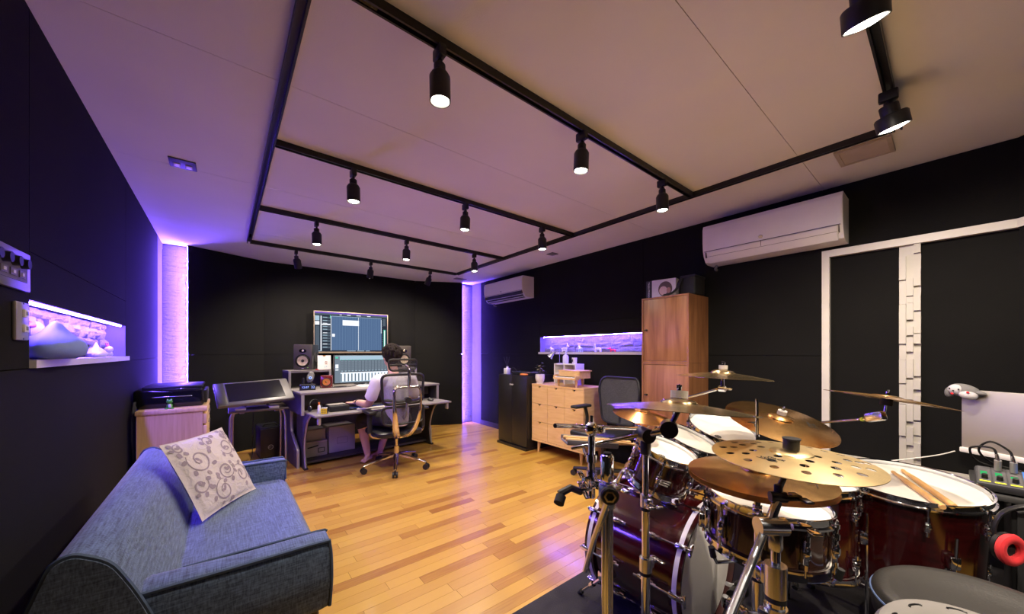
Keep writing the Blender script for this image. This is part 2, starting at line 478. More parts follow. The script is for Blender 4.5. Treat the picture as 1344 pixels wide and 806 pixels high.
# wall niches: stone backs, painted cheeks, sills, LED strips under the top edge
def niche(nm_, side, xw, y0, y1, z0, z1, sill_d, seed):
    xb = xw + side*0.105
    a, b = sorted((xb, xb+side*0.012))
    n = struct(MB().bb(a, b, y0, y1, z0-0.03, z1+0.02), nm_, black_trim)
    T = Matrix.Translation((xb, y0 if side < 0 else y1, z0)) @ Matrix.Rotation(R(90) if side < 0 else R(-90), 4, 'Z')
    if side < 0: stone_field(n, T, y1-y0-0.05, z1-z0, (0.05, 0.085), (0.10, 0.2), 0.028, seed, niche_stones)
    else: stone_field(n, T, y1-y0, z1-z0, (0.035, 0.085), (0.2, 0.34), 0.022, seed, niche_stones)
    for yc in (y0-0.004, y1-0.004):
        a, b = sorted((xw+side*0.001, xb)); MB().bb(a, b, yc, yc+0.008, z0, z1).build('cheek', niche_cheek, n, False)
    a, b = sorted((xw-side*0.016, xb)); MB().bb(a, b, y0-0.002, y1+0.02, z0-0.028, z0).build('sill', white_paint, n, False)
    a, b = sorted((xw+side*0.012, xw+side*0.022)) if side < 0 else (xw+0.006, xw+0.012)
    tag(MB().bb(a, b, y0+0.01, y1-0.06, z1-(0.008 if side < 0 else 0.004), z1-0.001).build('led_strip', led_niche, None, False),
        'violet LED strip under the top edge of the %s wall niche' % ('left' if side < 0 else 'right'), 'light strip')
    return n
niche('trim_1', -1, XL, NY0, NY1, NZ0, NZ1, 0.02, 21)
niche('trim_2', 1, XR, RY0, RY1, RZ0, RZ1, 0.02, 33)
# white frame on the right wall, with a strip of raised white blocks
fr = struct(MB().bb(XR-0.014, XR+0.03, 0.552, 0.594, 0.45, 1.951), 'trim_3', white_paint)
MB().bb(XR-0.014, XR+0.03, -0.245, 0.552, 1.903, 1.951).build('header', white_paint, fr, False)
MB().bb(XR-0.03, XR+0.03, -0.245, 0.552, 0.45, 0.495).build('sill', white_paint, fr, False)
MB(Tc).bb(0.0, 0.3, -0.016, 0.0, 1.903, 1.951).build('corner_header', white_paint, fr, False)
MB().bb(XR+0.016, XR+0.05, 0.121, 0.214, 0.495, 1.903).build('strip_backing', white_tile, fr, False)
def zz(v): return 1.2175-((280+v*0.248)-462.5)/467*2.27
cols3 = [[(225, 350, .022), (352, 478, .008), (480, 690, .024), (692, 773, .01), (775, 900, .022), (903, 1010, .012), (1013, 1180, .024), (1183, 1330, .01), (1335, 1420, .022)],
         [(345, 437, .018), (440, 473, .006), (475, 563, .02), (600, 645, .024), (655, 732, .02), (770, 870, .024), (880, 985, .012), (1010, 1100, .022), (1130, 1225, .02), (1260, 1400, .012)],
         [(165, 215, .02), (300, 387, .022), (430, 517, .022), (520, 635, .008), (640, 690, .024), (730, 860, .016), (880, 930, .022), (960, 1090, .02), (1100, 1170, .01), (1210, 1290, .024), (1320, 1420, .014)]]
for ci, colm in enumerate(cols3):
    ya = 0.214-ci*0.031
    for a, b, d in colm:
        z1, z0 = zz(a), max(zz(b), 0.497)
        if z1-z0 > 0.01: MB().bb(XR+0.016-d, XR+0.0165, ya-0.0302, ya-0.0008, z0, z1-0.001).build('block', white_tile, fr, False)

# ------------------------------------------------------------------ ceiling rails
ZR = HT-0.034
def rail(label, x0, x1, y0, y1, wide=0.034):
    along = 'x' if x1-x0 > y1-y0 else 'y'
    m = MB()
    if along == 'x':
        m.bb(x0, x1, y0, y1, HT-0.012, HT); m.bb(x0, x1, y0, y0+0.008, ZR, HT-0.012); m.bb(x0, x1, y1-0.008, y1, ZR, HT-0.012)
    else:
        m.bb(x0, x1, y0, y1, HT-0.012, HT); m.bb(x0, x0+0.008, y0, y1, ZR, HT-0.012); m.bb(x1-0.008, x1, y0, y1, ZR, HT-0.012)
    o = tag(m.build('lighting_rail', rail_black, None, False), label, 'rail', 'black lighting rails on the ceiling')
    e = MB()
    for q in (0.06, 0.94):
        xx, yq = x0+(x1-x0)*q, y0+(y1-y0)*q
        if along == 'x': e.bb(xx-0.03, xx+0.03, y0+0.008, y1-0.008, ZR+0.003, HT-0.012)
        else: e.bb(x0+0.008, x1-0.008, yq-0.03, yq+0.03, ZR+0.003, HT-0.012)
    e.build('end_feed', gloss_black, o, False)
    return o
rail('wide black lighting rail running along the left of the ceiling grid', 0.186, 0.222, 0.10, 4.67)
rail('black lighting rail along the right of the ceiling grid, above the air conditioners', 2.685, 2.719, 0.194, 4.63)
YS = (1.215, 2.368, 3.508, 4.648)
RN = ('nearest black crossbar rail on the ceiling, with the brightest lamps', 'second black crossbar rail of the ceiling grid from the camera',
      'third black crossbar rail of the ceiling grid, before the last one', 'last black crossbar rail of the ceiling grid, next to the back wall')
for y, l in zip(YS, RN): rail(l, 0.223, 2.684, y-0.017, y+0.017)
rail('short black rail at the top right with two wide-headed lamps', 0.223, 2.72, 0.158, 0.192)

# ------------------------------------------------------------------ track spotlights
def spotlight(label, x, y, aim, on=True, big=False, power=1.0, cone=150):
    t = thing('track_spotlight', label, 'spotlight', (x, y, ZR), 0, 'black track spotlights')
    MB().rbox((x, y, ZR-0.022), (0.03, 0.062, 0.044), 0.006).build('adapter', lamp_black, t)
    a = Vector(aim).normalized()
    piv = Vector((x, y, ZR-0.062))
    s = MB(); s.cyl((x, y, ZR-0.04), piv, 0.006, n=8); s.rbox(piv, (0.012, 0.03, 0.026), 0.004); s.build('neck', lamp_black, t)
    rr_, h1, h2 = (0.055, 0.040, 0.062) if big else (0.039, 0.035, 0.105)
    F = frame(piv - a*0.0, a)
    h = MB()
    if big: prof = [(0, 0.0), (0.03, 0.0), (0.032, 0.004), (0.032, h1), (rr_-0.004, h1+0.004), (rr_, h1+0.010), (rr_, h1+h2), (rr_-0.004, h1+h2), (rr_-0.006, h1+h2-0.008), (0, h1+h2-0.008)]
    else: prof = [(0, 0.0), (0.019, 0.0), (0.022, 0.004), (0.022, h1-0.006), (rr_-0.008, h1), (rr_, h1+0.014), (rr_, h1+h2), (rr_-0.004, h1+h2), (rr_-0.006, h1+h2-0.010), (0, h1+h2-0.010)]
    h.lathe(prof, 24, F); h.build('housing', lamp_black, t)
    zf = h1+h2-(0.006 if big else 0.009)
    MB().lathe([(0, zf+0.013), (rr_*0.5, zf+0.010), (rr_-0.010, zf+0.004), (rr_-0.007, zf-0.002), (0, zf-0.003)], 24, F).build('lens', bulb if on else bulb, t)
    ld = bpy.data.lights.new('spot_lamp', 'SPOT'); ld.energy = SPOT_W*power; ld.color = SPOT_COL
    ld.spot_size = R(cone); ld.spot_blend = 0.85; ld.shadow_soft_size = 0.03
    lo = bpy.data.objects.new('spot_lamp', ld); C.objects.link(lo); lo.parent = t
    lo.matrix_local = WM[t.name].inverted() @ frame(piv + a*(h1+h2+0.025), -a)
    return t
XS = (0.632, 1.453, 2.272); pos = ('left', 'middle', 'right')
rowname = ('on the nearest ceiling crossbar', 'on the second ceiling crossbar', 'on the third ceiling crossbar', 'on the last crossbar, turned to the back wall')
for j, y in enumerate(YS):
    for i, x in enumerate(XS):
        aim = ((0.02, 0.0, -1), (-0.02, 0.03, -1), (0.03, 0, -1))[i] if j < 3 else ((0.25, 0.45, -1), (0.0, 0.30, -1), (-0.2, 0.45, -1))[i]
        spotlight('black track spotlight, %s one of three %s' % (pos[i], rowname[j]), x, y, aim, power=1.0 if j < 3 else 2.2)
spotlight('wide black track spotlight above the drum kit, partly cut by the top edge', 1.47, 0.165, (0.42, -0.02, -1), big=True, power=2.4)
spotlight('wide black track spotlight beside the ceiling air grille', 2.27, 0.175, (0.30, -0.16, -1), big=True, power=2.2)
rail('added black lighting rail behind the camera, out of view', 0.223, 1.95, -0.617, -0.583)  # unseen rail, added to carry the two fill lamps below
spotlight('added fill spotlight behind the camera, left of a pair', 0.72, -0.60, (0.50, 0.42, -1), power=2.0, cone=62)  # added out of view to brighten the drum kit
spotlight('added fill spotlight behind the camera, right of a pair', 1.55, -0.60, (0.12, 0.50, -1), power=2.0, cone=70)  # second added lamp, also there only to light the drums

# ------------------------------------------------------------------ ceiling and wall fittings
def plate_down(c, sx, sy, t=0.008): return MB().rbox((c[0], c[1], HT-t/2), (sx, sy, t), 0.003)
o = tag(plate_down((-0.2, 3.03), 0.128, 0.135).build('ceiling_outlet', mat('dark_outlet_plate', (0.05, 0.045, 0.05), 0.5)), 'dark square socket plate on the ceiling near the left wall', 'outlet')
for dx in (-0.028, 0.028):
    m = MB(); m.rbox((-0.2+dx, 3.045, HT-0.010), (0.030, 0.05, 0.006), 0.002); m.build('socket', plastic_white, o)
gv = thing('air_grille', 'cream slatted air grille in the ceiling at the right', 'vent', (2.925, 0.322, HT))
m = MB()
for a in ((2.806, 2.826, 0.205, 0.44), (3.02, 3.04, 0.205, 0.44), (2.826, 3.02, 0.205, 0.225), (2.826, 3.02, 0.42, 0.44)): m.bb(*a, HT-0.012, HT-0.0005)
m.build('frame', mat('cream_metal', (0.42, 0.35, 0.27), 0.5), gv, False)
MB().bb(2.826, 3.02, 0.225, 0.42, HT-0.002, HT-0.0005).build('backing', black_trim, gv, False)
for k in range(9):
    x = 2.838+k*0.0213
    MB().bb(-0.0055, 0.0055, 0.225, 0.42, -0.001, 0.001, Matrix.Translation((x, 0, HT-0.008)) @ Matrix.Rotation(R(35), 4, 'Y')).build('slat', MATS['cream_metal'], gv, False)
tag(plate_down((2.95, 4.97), 0.19, 0.10, 0.01).build('ceiling_vent', plastic_grey), 'small grey ceiling vent by the far right corner column', 'vent')
tag(plate_down((3.06, 3.01), 0.10, 0.10, 0.01).build('ceiling_vent', plastic_grey), 'small grey ceiling vent in front of the far air conditioner', 'vent')
# dimmer plate and double outlet on the left wall
dp = thing('dimmer_panel', 'grey wall panel with dimmer knobs and switches', 'switch panel', (XL, 1.79, 1.48))
MB().rbox((XL+0.006, 1.795, 1.481), (0.012, 0.32, 0.126), 0.003).build('plate', mat('dimmer_plate', (0.22, 0.20, 0.20), 0.35, 0.4), dp)
MB().bb(XL+0.012, XL+0.0135, 1.66, 1.925, 1.445, 1.525).build('inset', mat('dimmer_inset', (0.13, 0.12, 0.125), 0.5), dp, False)
for k in range(4):
    y = 1.882-k*0.062
    MB().cyl((XL+0.012, y, 1.502), (XL+0.030, y, 1.502), 0.0165, 0.0155, 20).build('knob', plastic_black, dp)
    b_ = MB().bb(XL+0.012, XL+0.016, y-0.022, y+0.022, 1.456, 1.478).build('switch', MATS['dimmer_plate'], dp, False)
    MB().bb(XL+0.016, XL+0.0175, y-0.008, y+0.008, 1.462, 1.472).build('button', plastic_white, b_, False)
op = thing('wall_outlet', 'metal wall plate with two white sockets beside the left niche', 'outlet', (XL, 1.905, 1.32))
MB().rbox((XL+0.005, 1.905, 1.319), (0.010, 0.094, 0.124), 0.004).build('plate', alu, op)
for z in (1.345, 1.296):
    sk = MB().rbox((XL+0.012, 1.915, z), (0.008, 0.034, 0.026), 0.002).build('socket', plastic_white, op)
    MB().bb(XL+0.0155, XL+0.0168, 1.918, 1.921, z-0.006, z+0.006).bb(XL+0.0155, XL+0.0168, 1.908, 1.911, z-0.006, z+0.006).build('slot', plastic_black, sk, False)
for z in (1.262, 1.376): MB().cyl((XL+0.010, 1.905, z), (XL+0.0115, 1.905, z), 0.003, n=8).build('screw', steel, op)

# ------------------------------------------------------------------ air conditioners
def aircon(label, y0, y1, z0, z1, open_flap):
    t = thing('air_conditioner', label, 'air conditioner', (XR, (y0+y1)/2, z0))
    D = 0.215; H = z1-z0
    prof = [(0, 0), (-0.12, 0.0), (-0.155, 0.012), (-0.19, 0.055), (-0.208, 0.10), (-D, 0.17), (-D, H-0.03), (-D+0.012, H), (0, H)]
    F = Matrix.Translation((XR, y0, z0)) @ Matrix(((1, 0, 0, 0), (0, 0, 1, 0), (0, 1, 0, 0), (0, 0, 0, 1)))
    MB().prism(prof, y1-y0, F).build('body', plastic_white, t, ang=25)
    # front cover, slightly proud, ending above the flap
    cov = [(-0.206, 0.098), (-D-0.001, 0.17), (-D-0.001, H-0.03), (-D-0.006, H-0.03), (-D-0.006, 0.168), (-0.212, 0.096)]
    F2 = Matrix.Translation((0, 0.004, 0)) @ F
    MB().prism(cov, y1-y0-0.008, F2).build('front_cover', plastic_white, t, ang=25)
    fl = [(-0.155, 0.008), (-0.192, 0.052), (-0.207, 0.092), (-0.212, 0.090), (-0.197, 0.049), (-0.159, 0.003)]
    F3 = Matrix.Translation((0, 0.03, 0)) @ F
    if open_flap:
        MB().prism([(-0.13, -0.001), (-0.156, 0.006), (-0.192, 0.052), (-0.206, 0.088), (-0.2075, 0.088), (-0.194, 0.051), (-0.157, 0.004), (-0.13, -0.002)], y1-y0-0.06, F3).build('air_outlet', black_trim, t)
        for q in (0.018, 0.048):
            MB().bb(XR-0.198+q*0.5, XR-0.160+q*0.4, y0+0.03, y1-0.03, z0+0.055-q, z0+0.061-q).build('louver', plastic_white, t, False)
    else: MB().prism(fl, y1-y0-0.06, F3).build('flap', plastic_white, t)
    m = MB()
    for yv in (y0+0.018, y1-0.026):
        m.bb(XR-0.2135, XR-0.19, yv, yv+0.004, z0+0.045, z0+0.09)
    yc = (y0+y1)/2+0.02
    if not open_flap:
        m.bb(XR-0.2145, XR-0.2115, yc-0.001, yc+0.001, z0+0.055, z0+0.092)
    m.bb(XR-0.2165, XR-0.2125, y0+0.012, y1-0.012, z0+0.0935, z0+0.0965)
    if not open_flap: m.bb(XR-0.1985, XR-0.1945, y0+0.03, y1-0.03, z0+0.051, z0+0.0535); m.bb(XR-0.163, XR-0.158, y0+0.03, y1-0.03, z0+0.0085, z0+0.011)
    m.build('seam', mat('seam_brown', (0.09, 0.07, 0.06), 0.6), t, False)
    e = MB(); e.cyl((XR-D-0.004, yc, z0+0.125), (XR-D-0.0075, yc, z0+0.122), 0.014, n=16); e.build('emblem', alu, t)
    pp = MB().path([(XR-0.05, y1-0.05, z0), (XR-0.05, y1-0.04, z0-0.025), (XR-0.02, y1-0.03, z0-0.03), (XR+0.0, y1-0.03, z0-0.03)], 0.012, smooth_n=4); pp.build('pipe', plastic_grey, t)
    return t
aircon('large white wall air conditioner near the white frame', 0.452, 1.338, 1.975, 2.287, False)
aircon('white wall air conditioner with open black louvers by the far corner', 3.70, 4.62, 1.985, 2.275, True)
# ------------------------------------------------------------------ sofa and cushion
blue = weave('blue_grey_weave', (0.022, 0.040, 0.080), (0.115, 0.175, 0.285))
piping = mat('blue_piping', (0.045, 0.075, 0.13), 0.8)
dark_wood = mat('dark_leg_wood', (0.02, 0.013, 0.01), 0.4)
sofa = thing('sofa', 'blue-grey woven two-seat sofa with piped edges by the left wall', 'sofa', (-0.05, 2.08, 0))
def sring(poly, y): return [(x, y, z) for x, z in poly]
def round_poly(poly, r, n=4):
    out = []; k = len(poly)
    for i in range(k):
        p = Vector(poly[i]); a = Vector(poly[i-1]); b = Vector(poly[(i+1) % k])
        da = (a-p); db = (b-p); ra = min(r, da.length*0.45, db.length*0.45)
        s = p+da.normalized()*ra; e = p+db.normalized()*ra
        for j in range(n+1):
            t = j/n; out.append(tuple(s*(1-t)**2 + p*2*t*(1-t) + e*t*t))
    return out
# base and seat
MB().rbox((-0.075, 2.08, 0.335), (0.70, 1.26, 0.12), 0.03).build('base', blue, sofa)
sp = round_poly([(-0.20, 0.385), (0.305, 0.385), (0.315, 0.30), (0.325, 0.395), (0.28, 0.425), (-0.20, 0.405)], 0.03)
sp = round_poly([(-0.22, 0.33), (0.30, 0.30), (0.325, 0.37), (0.285, 0.425), (0.05, 0.43), (-0.22, 0.40)], 0.05)
seat = MB()
ys = (1.475, 1.50, 1.60, 2.08, 2.56, 2.66, 2.685)
seat.loft([[(x, y, z - (0.018 if y in (1.475, 2.685) else 0.0)) for x, z in sp] for y in ys]); seat.build('seat_cushion', blue, sofa)
# back: leaning, crest rolled over
bp = round_poly([(-0.10, 0.30), (-0.135, 0.42), (-0.185, 0.56), (-0.235, 0.665), (-0.30, 0.705), (-0.335, 0.69), (-0.40, 0.50), (-0.43, 0.28)], 0.07, 4)
def scale_poly(p, s):
    cx = sum(q[0] for q in p)/len(p); cz = sum(q[1] for q in p)/len(p)
    return [(cx+(x-cx)*s, cz+(z-cz)*s) for x, z in p]
bk = MB(); bk.loft([sring(scale_poly(bp, 0.97), 1.395), sring(bp, 1.405), sring(bp, 2.08), sring(bp, 2.715), sring(scale_poly(bp, 0.97), 2.725)])
bko = bk.build('backrest', blue, sofa)
for y in (1.403, 2.717):
    MB().path([(x, y, z) for x, z in bp]+[(bp[0][0], y, bp[0][1])], 0.0065, 6).build('piping', piping, bko)
# arms: thin upright slabs with a soft top, leaning out towards the front
def arm(y_in, out):
    a = MB(); rings = []
    for x, s in ((-0.20, 0.9), (-0.17, 1), (0.05, 1), (0.27, 1), (0.30, 0.97)):
        yo = y_in + out*(0.105 if x < 0 else 0.105)
        yi = y_in + out*0.0
        z1 = 0.545 if x > -0.1 else 0.555
        sec = round_poly([(yi, 0.285), (yi, z1), (yo, z1-0.008), (yo+out*0.012, 0.40), (yo-out*0.005, 0.285)], 0.03, 3)
        cy = (yi+yo)/2; cz = 0.42
        rings.append([(x, cy+(y-cy)*s, cz+(z-cz)*s) for y, z in sec])
    if out < 0: rings = [list(reversed(r)) for r in rings]
    a.loft(rings); ao = a.build('arm', blue, sofa)
    yo = y_in+out*0.10
    MB().path([(-0.185, yo, 0.542), (0.05, yo, 0.538), (0.27, yo, 0.536), (0.298, yo, 0.52), (0.302, yo+out*0.01, 0.41), (0.298, yo, 0.30)], 0.0065, 6, smooth_n=4).build('piping', piping, ao)
    MB().path([(-0.10, y_in+out*0.008, 0.543), (0.27, y_in+out*0.006, 0.538), (0.298, y_in+out*0.01, 0.52), (0.302, y_in, 0.42)], 0.0055, 6, smooth_n=4).build('piping', piping, ao)
arm(1.52, -1); arm(2.64, 1)
for x, y in ((0.25, 1.48), (-0.36, 1.48), (0.25, 2.68), (-0.36, 2.68)):
    MB().cyl((x, y, 0.28), (x*1.05, y, 0.0), 0.024, 0.015).build('leg', dark_wood, sofa)

# cushion: pale, printed with scrolling leaves
m, nt, b = _nodes('scroll_print_cloth'); N = nt.nodes.new; L = nt.links.new
b.inputs['Roughness'].default_value = 0.9
b.inputs['Base Color'].default_value = (0.52, 0.465, 0.46, 1)
cush_m = m
nzz = N('ShaderNodeTexNoise'); nzz.inputs['Scale'].default_value = 180; bpn = N('ShaderNodeBump'); bpn.inputs['Strength'].default_value = 0.2; bpn.inputs['Distance'].default_value = 0.002
L(N('ShaderNodeTexCoord').outputs['Object'], nzz.inputs['Vector']); L(nzz.outputs['Fac'], bpn.inputs['Height']); wrk = N('ShaderNodeTexNoise'); wrk.inputs['Scale'].default_value = 9; wrk.inputs['Distortion'].default_value = 1.2; bp3 = N('ShaderNodeBump'); bp3.inputs['Strength'].default_value = 0.28; bp3.inputs['Distance'].default_value = 0.02
L(wrk.outputs['Fac'], bp3.inputs['Height']); L(bpn.outputs['Normal'], bp3.inputs['Normal']); L(bp3.outputs['Normal'], b.inputs['Normal'])
print_m = mat('scroll_print', (0.27, 0.22, 0.26), 0.9)
ctr = Vector((-0.059, 2.42, 0.600))
Rc = Matrix.Rotation(R(56.6), 4, 'Z') @ Matrix.Rotation(R(-27.1), 4, 'X')
Tcu = Matrix.Translation(ctr) @ Rc @ Matrix.Translation((0, -0.02, 0))
cu = thing('scatter_cushion', 'pale cushion with scrolling leaf print leaning on the blue sofa', 'cushion', (-0.06, 2.42, 0.43))
def cush_pt(u, v, side):
    """u,v in -1..1"""
    S = 0.198
    e = max(0.0, (1-u*u))*max(0.0, (1-v*v))
    th = 0.085*(e**0.42)*(0.5)
    pin = 1-0.05*(1-abs(u)**2)*(abs(v)) ; pin2 = 1-0.05*(1-abs(v)**2)*abs(u)
    wr = 0.004*math.sin(9*u+4*v)*e
    return (u*S*pin2*1.02, -side*(th+wr), v*S*pin*1.02)
n = 22; vs = []; fs = []
for side in (1, -1):
    b0 = len(vs)
    for j in range(n+1):
        for i in range(n+1): vs.append(cush_pt(-1+2*i/n, -1+2*j/n, side))
    for j in range(n):
        for i in range(n):
            q = (b0+j*(n+1)+i, b0+j*(n+1)+i+1, b0+(j+1)*(n+1)+i+1, b0+(j+1)*(n+1)+i)
            fs.append(q if side > 0 else q[::-1])
mbb = MB(Tcu).raw(vs, fs); me_o = mbb.build('cover', cush_m, cu, ang=80)
bm = bmesh.new(); bm.from_mesh(me_o.data); bmesh.ops.remove_doubles(bm, verts=bm.verts[:], dist=0.0005); bm.to_mesh(me_o.data); bm.free()
# the print: thin ribbons lying on the front face
pm = MB(Tcu); rp = random.Random(12)
def ribbon(pts, w):
    P = []
    for (u, v) in pts:
        if abs(u) > 0.94 or abs(v) > 0.94: continue
        P.append((u, v))
    if len(P) < 3: return
    vs = []; fs = []
    for i, (u, v) in enumerate(P):
        a = P[max(i-1, 0)]; c = P[min(i+1, len(P)-1)]
        dx, dy = c[0]-a[0], c[1]-a[1]; l = math.hypot(dx, dy) or 1; nx, ny = -dy/l, dx/l
        ww = w*(0.35+0.65*math.sin(math.pi*min(1, (i+1)/(len(P)+1))))
        for sgn in (-1, 1):
            p = cush_pt(max(-.97, min(.97, u+nx*ww*sgn)), max(-.97, min(.97, v+ny*ww*sgn)), 1)
            vs.append((p[0], p[1]-0.0012, p[2]))
    fs = [(2*i, 2*i+1, 2*i+3, 2*i+2) for i in range(len(P)-1)]
    pm.raw(vs, fs)
def spiral(cx, cy, r, a0, turns, sgn, w=0.021):
    k = 30
    ribbon([(cx+r*(1-0.72*t)*math.cos(a0+sgn*turns*6.28*t), cy+r*(1-0.72*t)*math.sin(a0+sgn*turns*6.28*t)) for t in [i/k for i in range(k+1)]], w)
def leaf(cx, cy, a, l=0.13, w=0.05):
    ribbon([(cx+l*t*math.cos(a), cy+l*t*math.sin(a)) for t in [i/8 for i in range(9)]], w)
for (cx, cy, r, a0, tr, sg) in ((-0.45, 0.35, 0.34, 2.6, 1.3, 1), (0.1, -0.15, 0.25, 0.4, 1.5, -1), (0.55, 0.45, 0.26, 3.4, 1.4, 1), (-0.2, -0.6, 0.3, 1.2, 1.4, 1), (0.6, -0.4, 0.28, 2.0, 1.3, -1), (0.1, 0.75, 0.18, 4, 1.2, -1), (-0.75, -0.25, 0.2, 0.3, 1.2, -1), (0.8, 0.85, 0.12, 2, 1, 1), (-0.75, 0.78, 0.14, 1, 1.1, 1)):
    spiral(cx, cy, r, a0, tr, sg)
    for q in range(5):
        aa = a0+sg*q*0.9+0.3; leaf(cx+r*1.02*math.cos(aa), cy+r*1.02*math.sin(aa), aa+sg*0.9)
    leaf(cx, cy, a0, 0.12, 0.04); leaf(cx+0.02, cy, a0+1.8, 0.1, 0.035)
pm.build('leaf_print', print_m, cu, ang=80)

# ------------------------------------------------------------------ drawer unit, printer, frog
oak_pale = wood('pale_oak_laminate', (0.52, 0.33, 0.16), (0.66, 0.46, 0.26), (14, 14, 0.7), 0.45, 5, 0.02)
cab = thing('drawer_unit', 'pale oak drawer unit standing by the left wall under a black printer', 'drawer unit', (-0.30, 3.885, 0))
MB().bb(-0.475, -0.125, 3.575, 4.195, 0.03, 0.772).build('carcass', oak_pale, cab, False)
tp = MB(); tp.rbox((-0.290, 3.885, 0.787), (0.385, 0.64, 0.03), 0.004); tp.build('top', oak_pale, cab)
MB().bb(-0.46, -0.14, 3.6, 4.17, 0, 0.03).build('plinth', black_trim, cab, False)
z = 0.755
for k, h in enumerate((0.085, 0.135, 0.17, 0.30)):
    d = MB().rbox((-0.112, 3.885, z-h/2), (0.024, 0.615, h-0.012), 0.003).build('drawer', oak_pale, cab)
    MB().bb(-0.101, -0.088, 3.80, 3.97, z-0.018, z-0.010).build('handle', steel, d, False)
    z -= h
pr = thing('printer', 'low wide black printer on the pale oak drawer unit', 'printer', (-0.31, 3.93, 0.802))
m = MB(); m.rbox((-0.315, 3.93, 0.872), (0.385, 0.50, 0.14), 0.02, 3); m.build('body', gloss_black, pr)
MB().rbox((-0.30, 3.95, 0.951), (0.34, 0.44, 0.02), 0.008).build('scanner_lid', plastic_black, pr)
MB().rbox((-0.115, 3.94, 0.868), (0.02, 0.40, 0.10), 0.005).build('front_panel', plastic_black, pr)
MB().rbox((-0.109, 4.03, 0.90), (0.012, 0.10, 0.03), 0.002).build('display', plastic_grey, pr)
MB().rbox((-0.30, 3.683, 0.885), (0.22, 0.012, 0.006), 0.002).build('side_trim', steel, pr)
green = mat('frog_green', (0.05, 0.32, 0.03), 0.4)
fg = thing('frog_figurine', 'small green frog figurine with white belly in front of the printer', 'figurine', (-0.312, 3.625, 0.802))
m = MB(); m.ell((-0.312, 3.632, 0.822), (0.017, 0.016, 0.022)); m.ell((-0.312, 3.622, 0.855), (0.018, 0.017, 0.014)); m.ell((-0.298, 3.615, 0.806), (0.012, 0.014, 0.006)); m.ell((-0.327, 3.615, 0.806), (0.012, 0.014, 0.006))
m.ell((-0.302, 3.624, 0.868), (0.006, 0.006, 0.008)); m.ell((-0.322, 3.624, 0.868), (0.006, 0.006, 0.008)); m.build('body', green, fg)
MB().ell((-0.310, 3.620, 0.822), (0.010, 0.008, 0.016)).build('belly', plastic_white, fg)
m = MB()
for x in (-0.302, -0.322): m.ell((x, 3.6185, 0.8685), (0.0035, 0.003, 0.004))
m.build('eye', plastic_white, fg)
cbx = thing('cable_bundle', 'dark cables hanging between the drawer unit and the left wall', 'cable', (-0.497, 3.62, 0))
for k in range(3):
    MB().path([(-0.498+0.004*k, 3.66+k*0.02, 0.86), (-0.500, 3.60, 0.72-k*0.05), (-0.494, 3.62+k*0.02, 0.4), (-0.500, 3.60, 0.05), (-0.49, 3.64, 0.006)], 0.005, 6, smooth_n=5).build('cable', rubber, cbx)

# ------------------------------------------------------------------ folding table with pen display, computer beneath
ft = thing('folding_table', 'dark folding table on bent steel tube legs, holding the pen display', 'table', (0.276, 4.5, 0))
MB().rbox((0.276, 4.505, 0.645), (0.49, 0.43, 0.020), 0.006).build('tabletop', mat('dark_table', (0.05, 0.035, 0.028), 0.4), ft)
tube_m = mat('grey_tube', (0.42, 0.41, 0.40), 0.3, 0.9)
for yA, yB in ((4.39, 4.60), (4.64, 4.42)):
    ins = 0.0 if yA < 4.6 else 0.022
    MB().path([(0.045+ins, yA-0.0, 0.011), (0.045+ins, (yA*0.8+yB*0.2), 0.45), (0.055+ins, yA*0.72+yB*0.28, 0.585), (0.10+ins, yA*0.7+yB*0.3, 0.622), (0.276, yA*0.7+yB*0.3, 0.624), (0.452-ins, yA*0.7+yB*0.3, 0.622), (0.497-ins, yA*0.72+yB*0.28, 0.585), (0.507-ins, (yA*0.8+yB*0.2), 0.45), (0.507-ins, yA, 0.011)], 0.011, 8, smooth_n=5).build('leg_frame', tube_m, ft)
for x in (0.14, 0.43): MB().rbox((x, 4.453, 0.621), (0.04, 0.03, 0.03), 0.004).build('bracket', plastic_grey, ft)
pd = thing('pen_display', 'large tilted grey pen display on a folding table', 'display', (0.243, 4.45, 0.656))
Td = Matrix.Translation((0.2426, 4.3985, 0.831)) @ Matrix.Rotation(R(1.9), 4, 'Z') @ Matrix.Rotation(R(-59.3), 4, 'X') @ Matrix.Rotation(R(-4.9), 4, 'Y')
grey_case = mat('grey_display_case', (0.115, 0.11, 0.105), 0.35, 0.3)
MB(Td).rbox((0, 0.018, 0), (0.622, 0.034, 0.369), 0.010, 3).build('case', grey_case, pd)
MB(Td).bb(-0.223, 0.238, -0.0012, 0.002, -0.138, 0.157).build('screen', gloss_black, pd, False)
MB(Td).rbox((-0.268, -0.0005, 0.0), (0.072, 0.003, 0.345), 0.001).build('side_bar', mat('side_bar_grey', (0.075, 0.072, 0.07), 0.3, 0.4), pd)
MB(Td).bb(-0.02, 0.02, -0.0015, 0.0, -0.166, -0.160).build('logo', plastic_grey, pd, False)
m = MB(); m.path([(0.13, 4.36, 0.668), (0.15, 4.44, 0.672), (0.19, 4.50, 0.76)], 0.018, 8, smooth_n=4, flat=(1.2, 0.5)); m.path([(0.39, 4.36, 0.668), (0.36, 4.44, 0.672), (0.32, 4.50, 0.76)], 0.018, 8, smooth_n=4, flat=(1.2, 0.5))
m.rbox((0.25, 4.46, 0.664), (0.2, 0.10, 0.014), 0.005); m.build('stand', plastic_grey, pd)
for x in (0.125, 0.395): MB().rbox((x, 4.335, 0.666), (0.085, 0.07, 0.02), 0.006).build('stand_foot', mat('pale_grey_plastic', (0.45, 0.42, 0.40), 0.5), pd)
pc = thing('computer_tower', 'black computer tower on the floor under the folding table', 'computer', (0.43, 5.13, 0))
Tp = Matrix.Translation((0.405, 5.10, 0)) @ Matrix.Rotation(R(4), 4, 'Z')
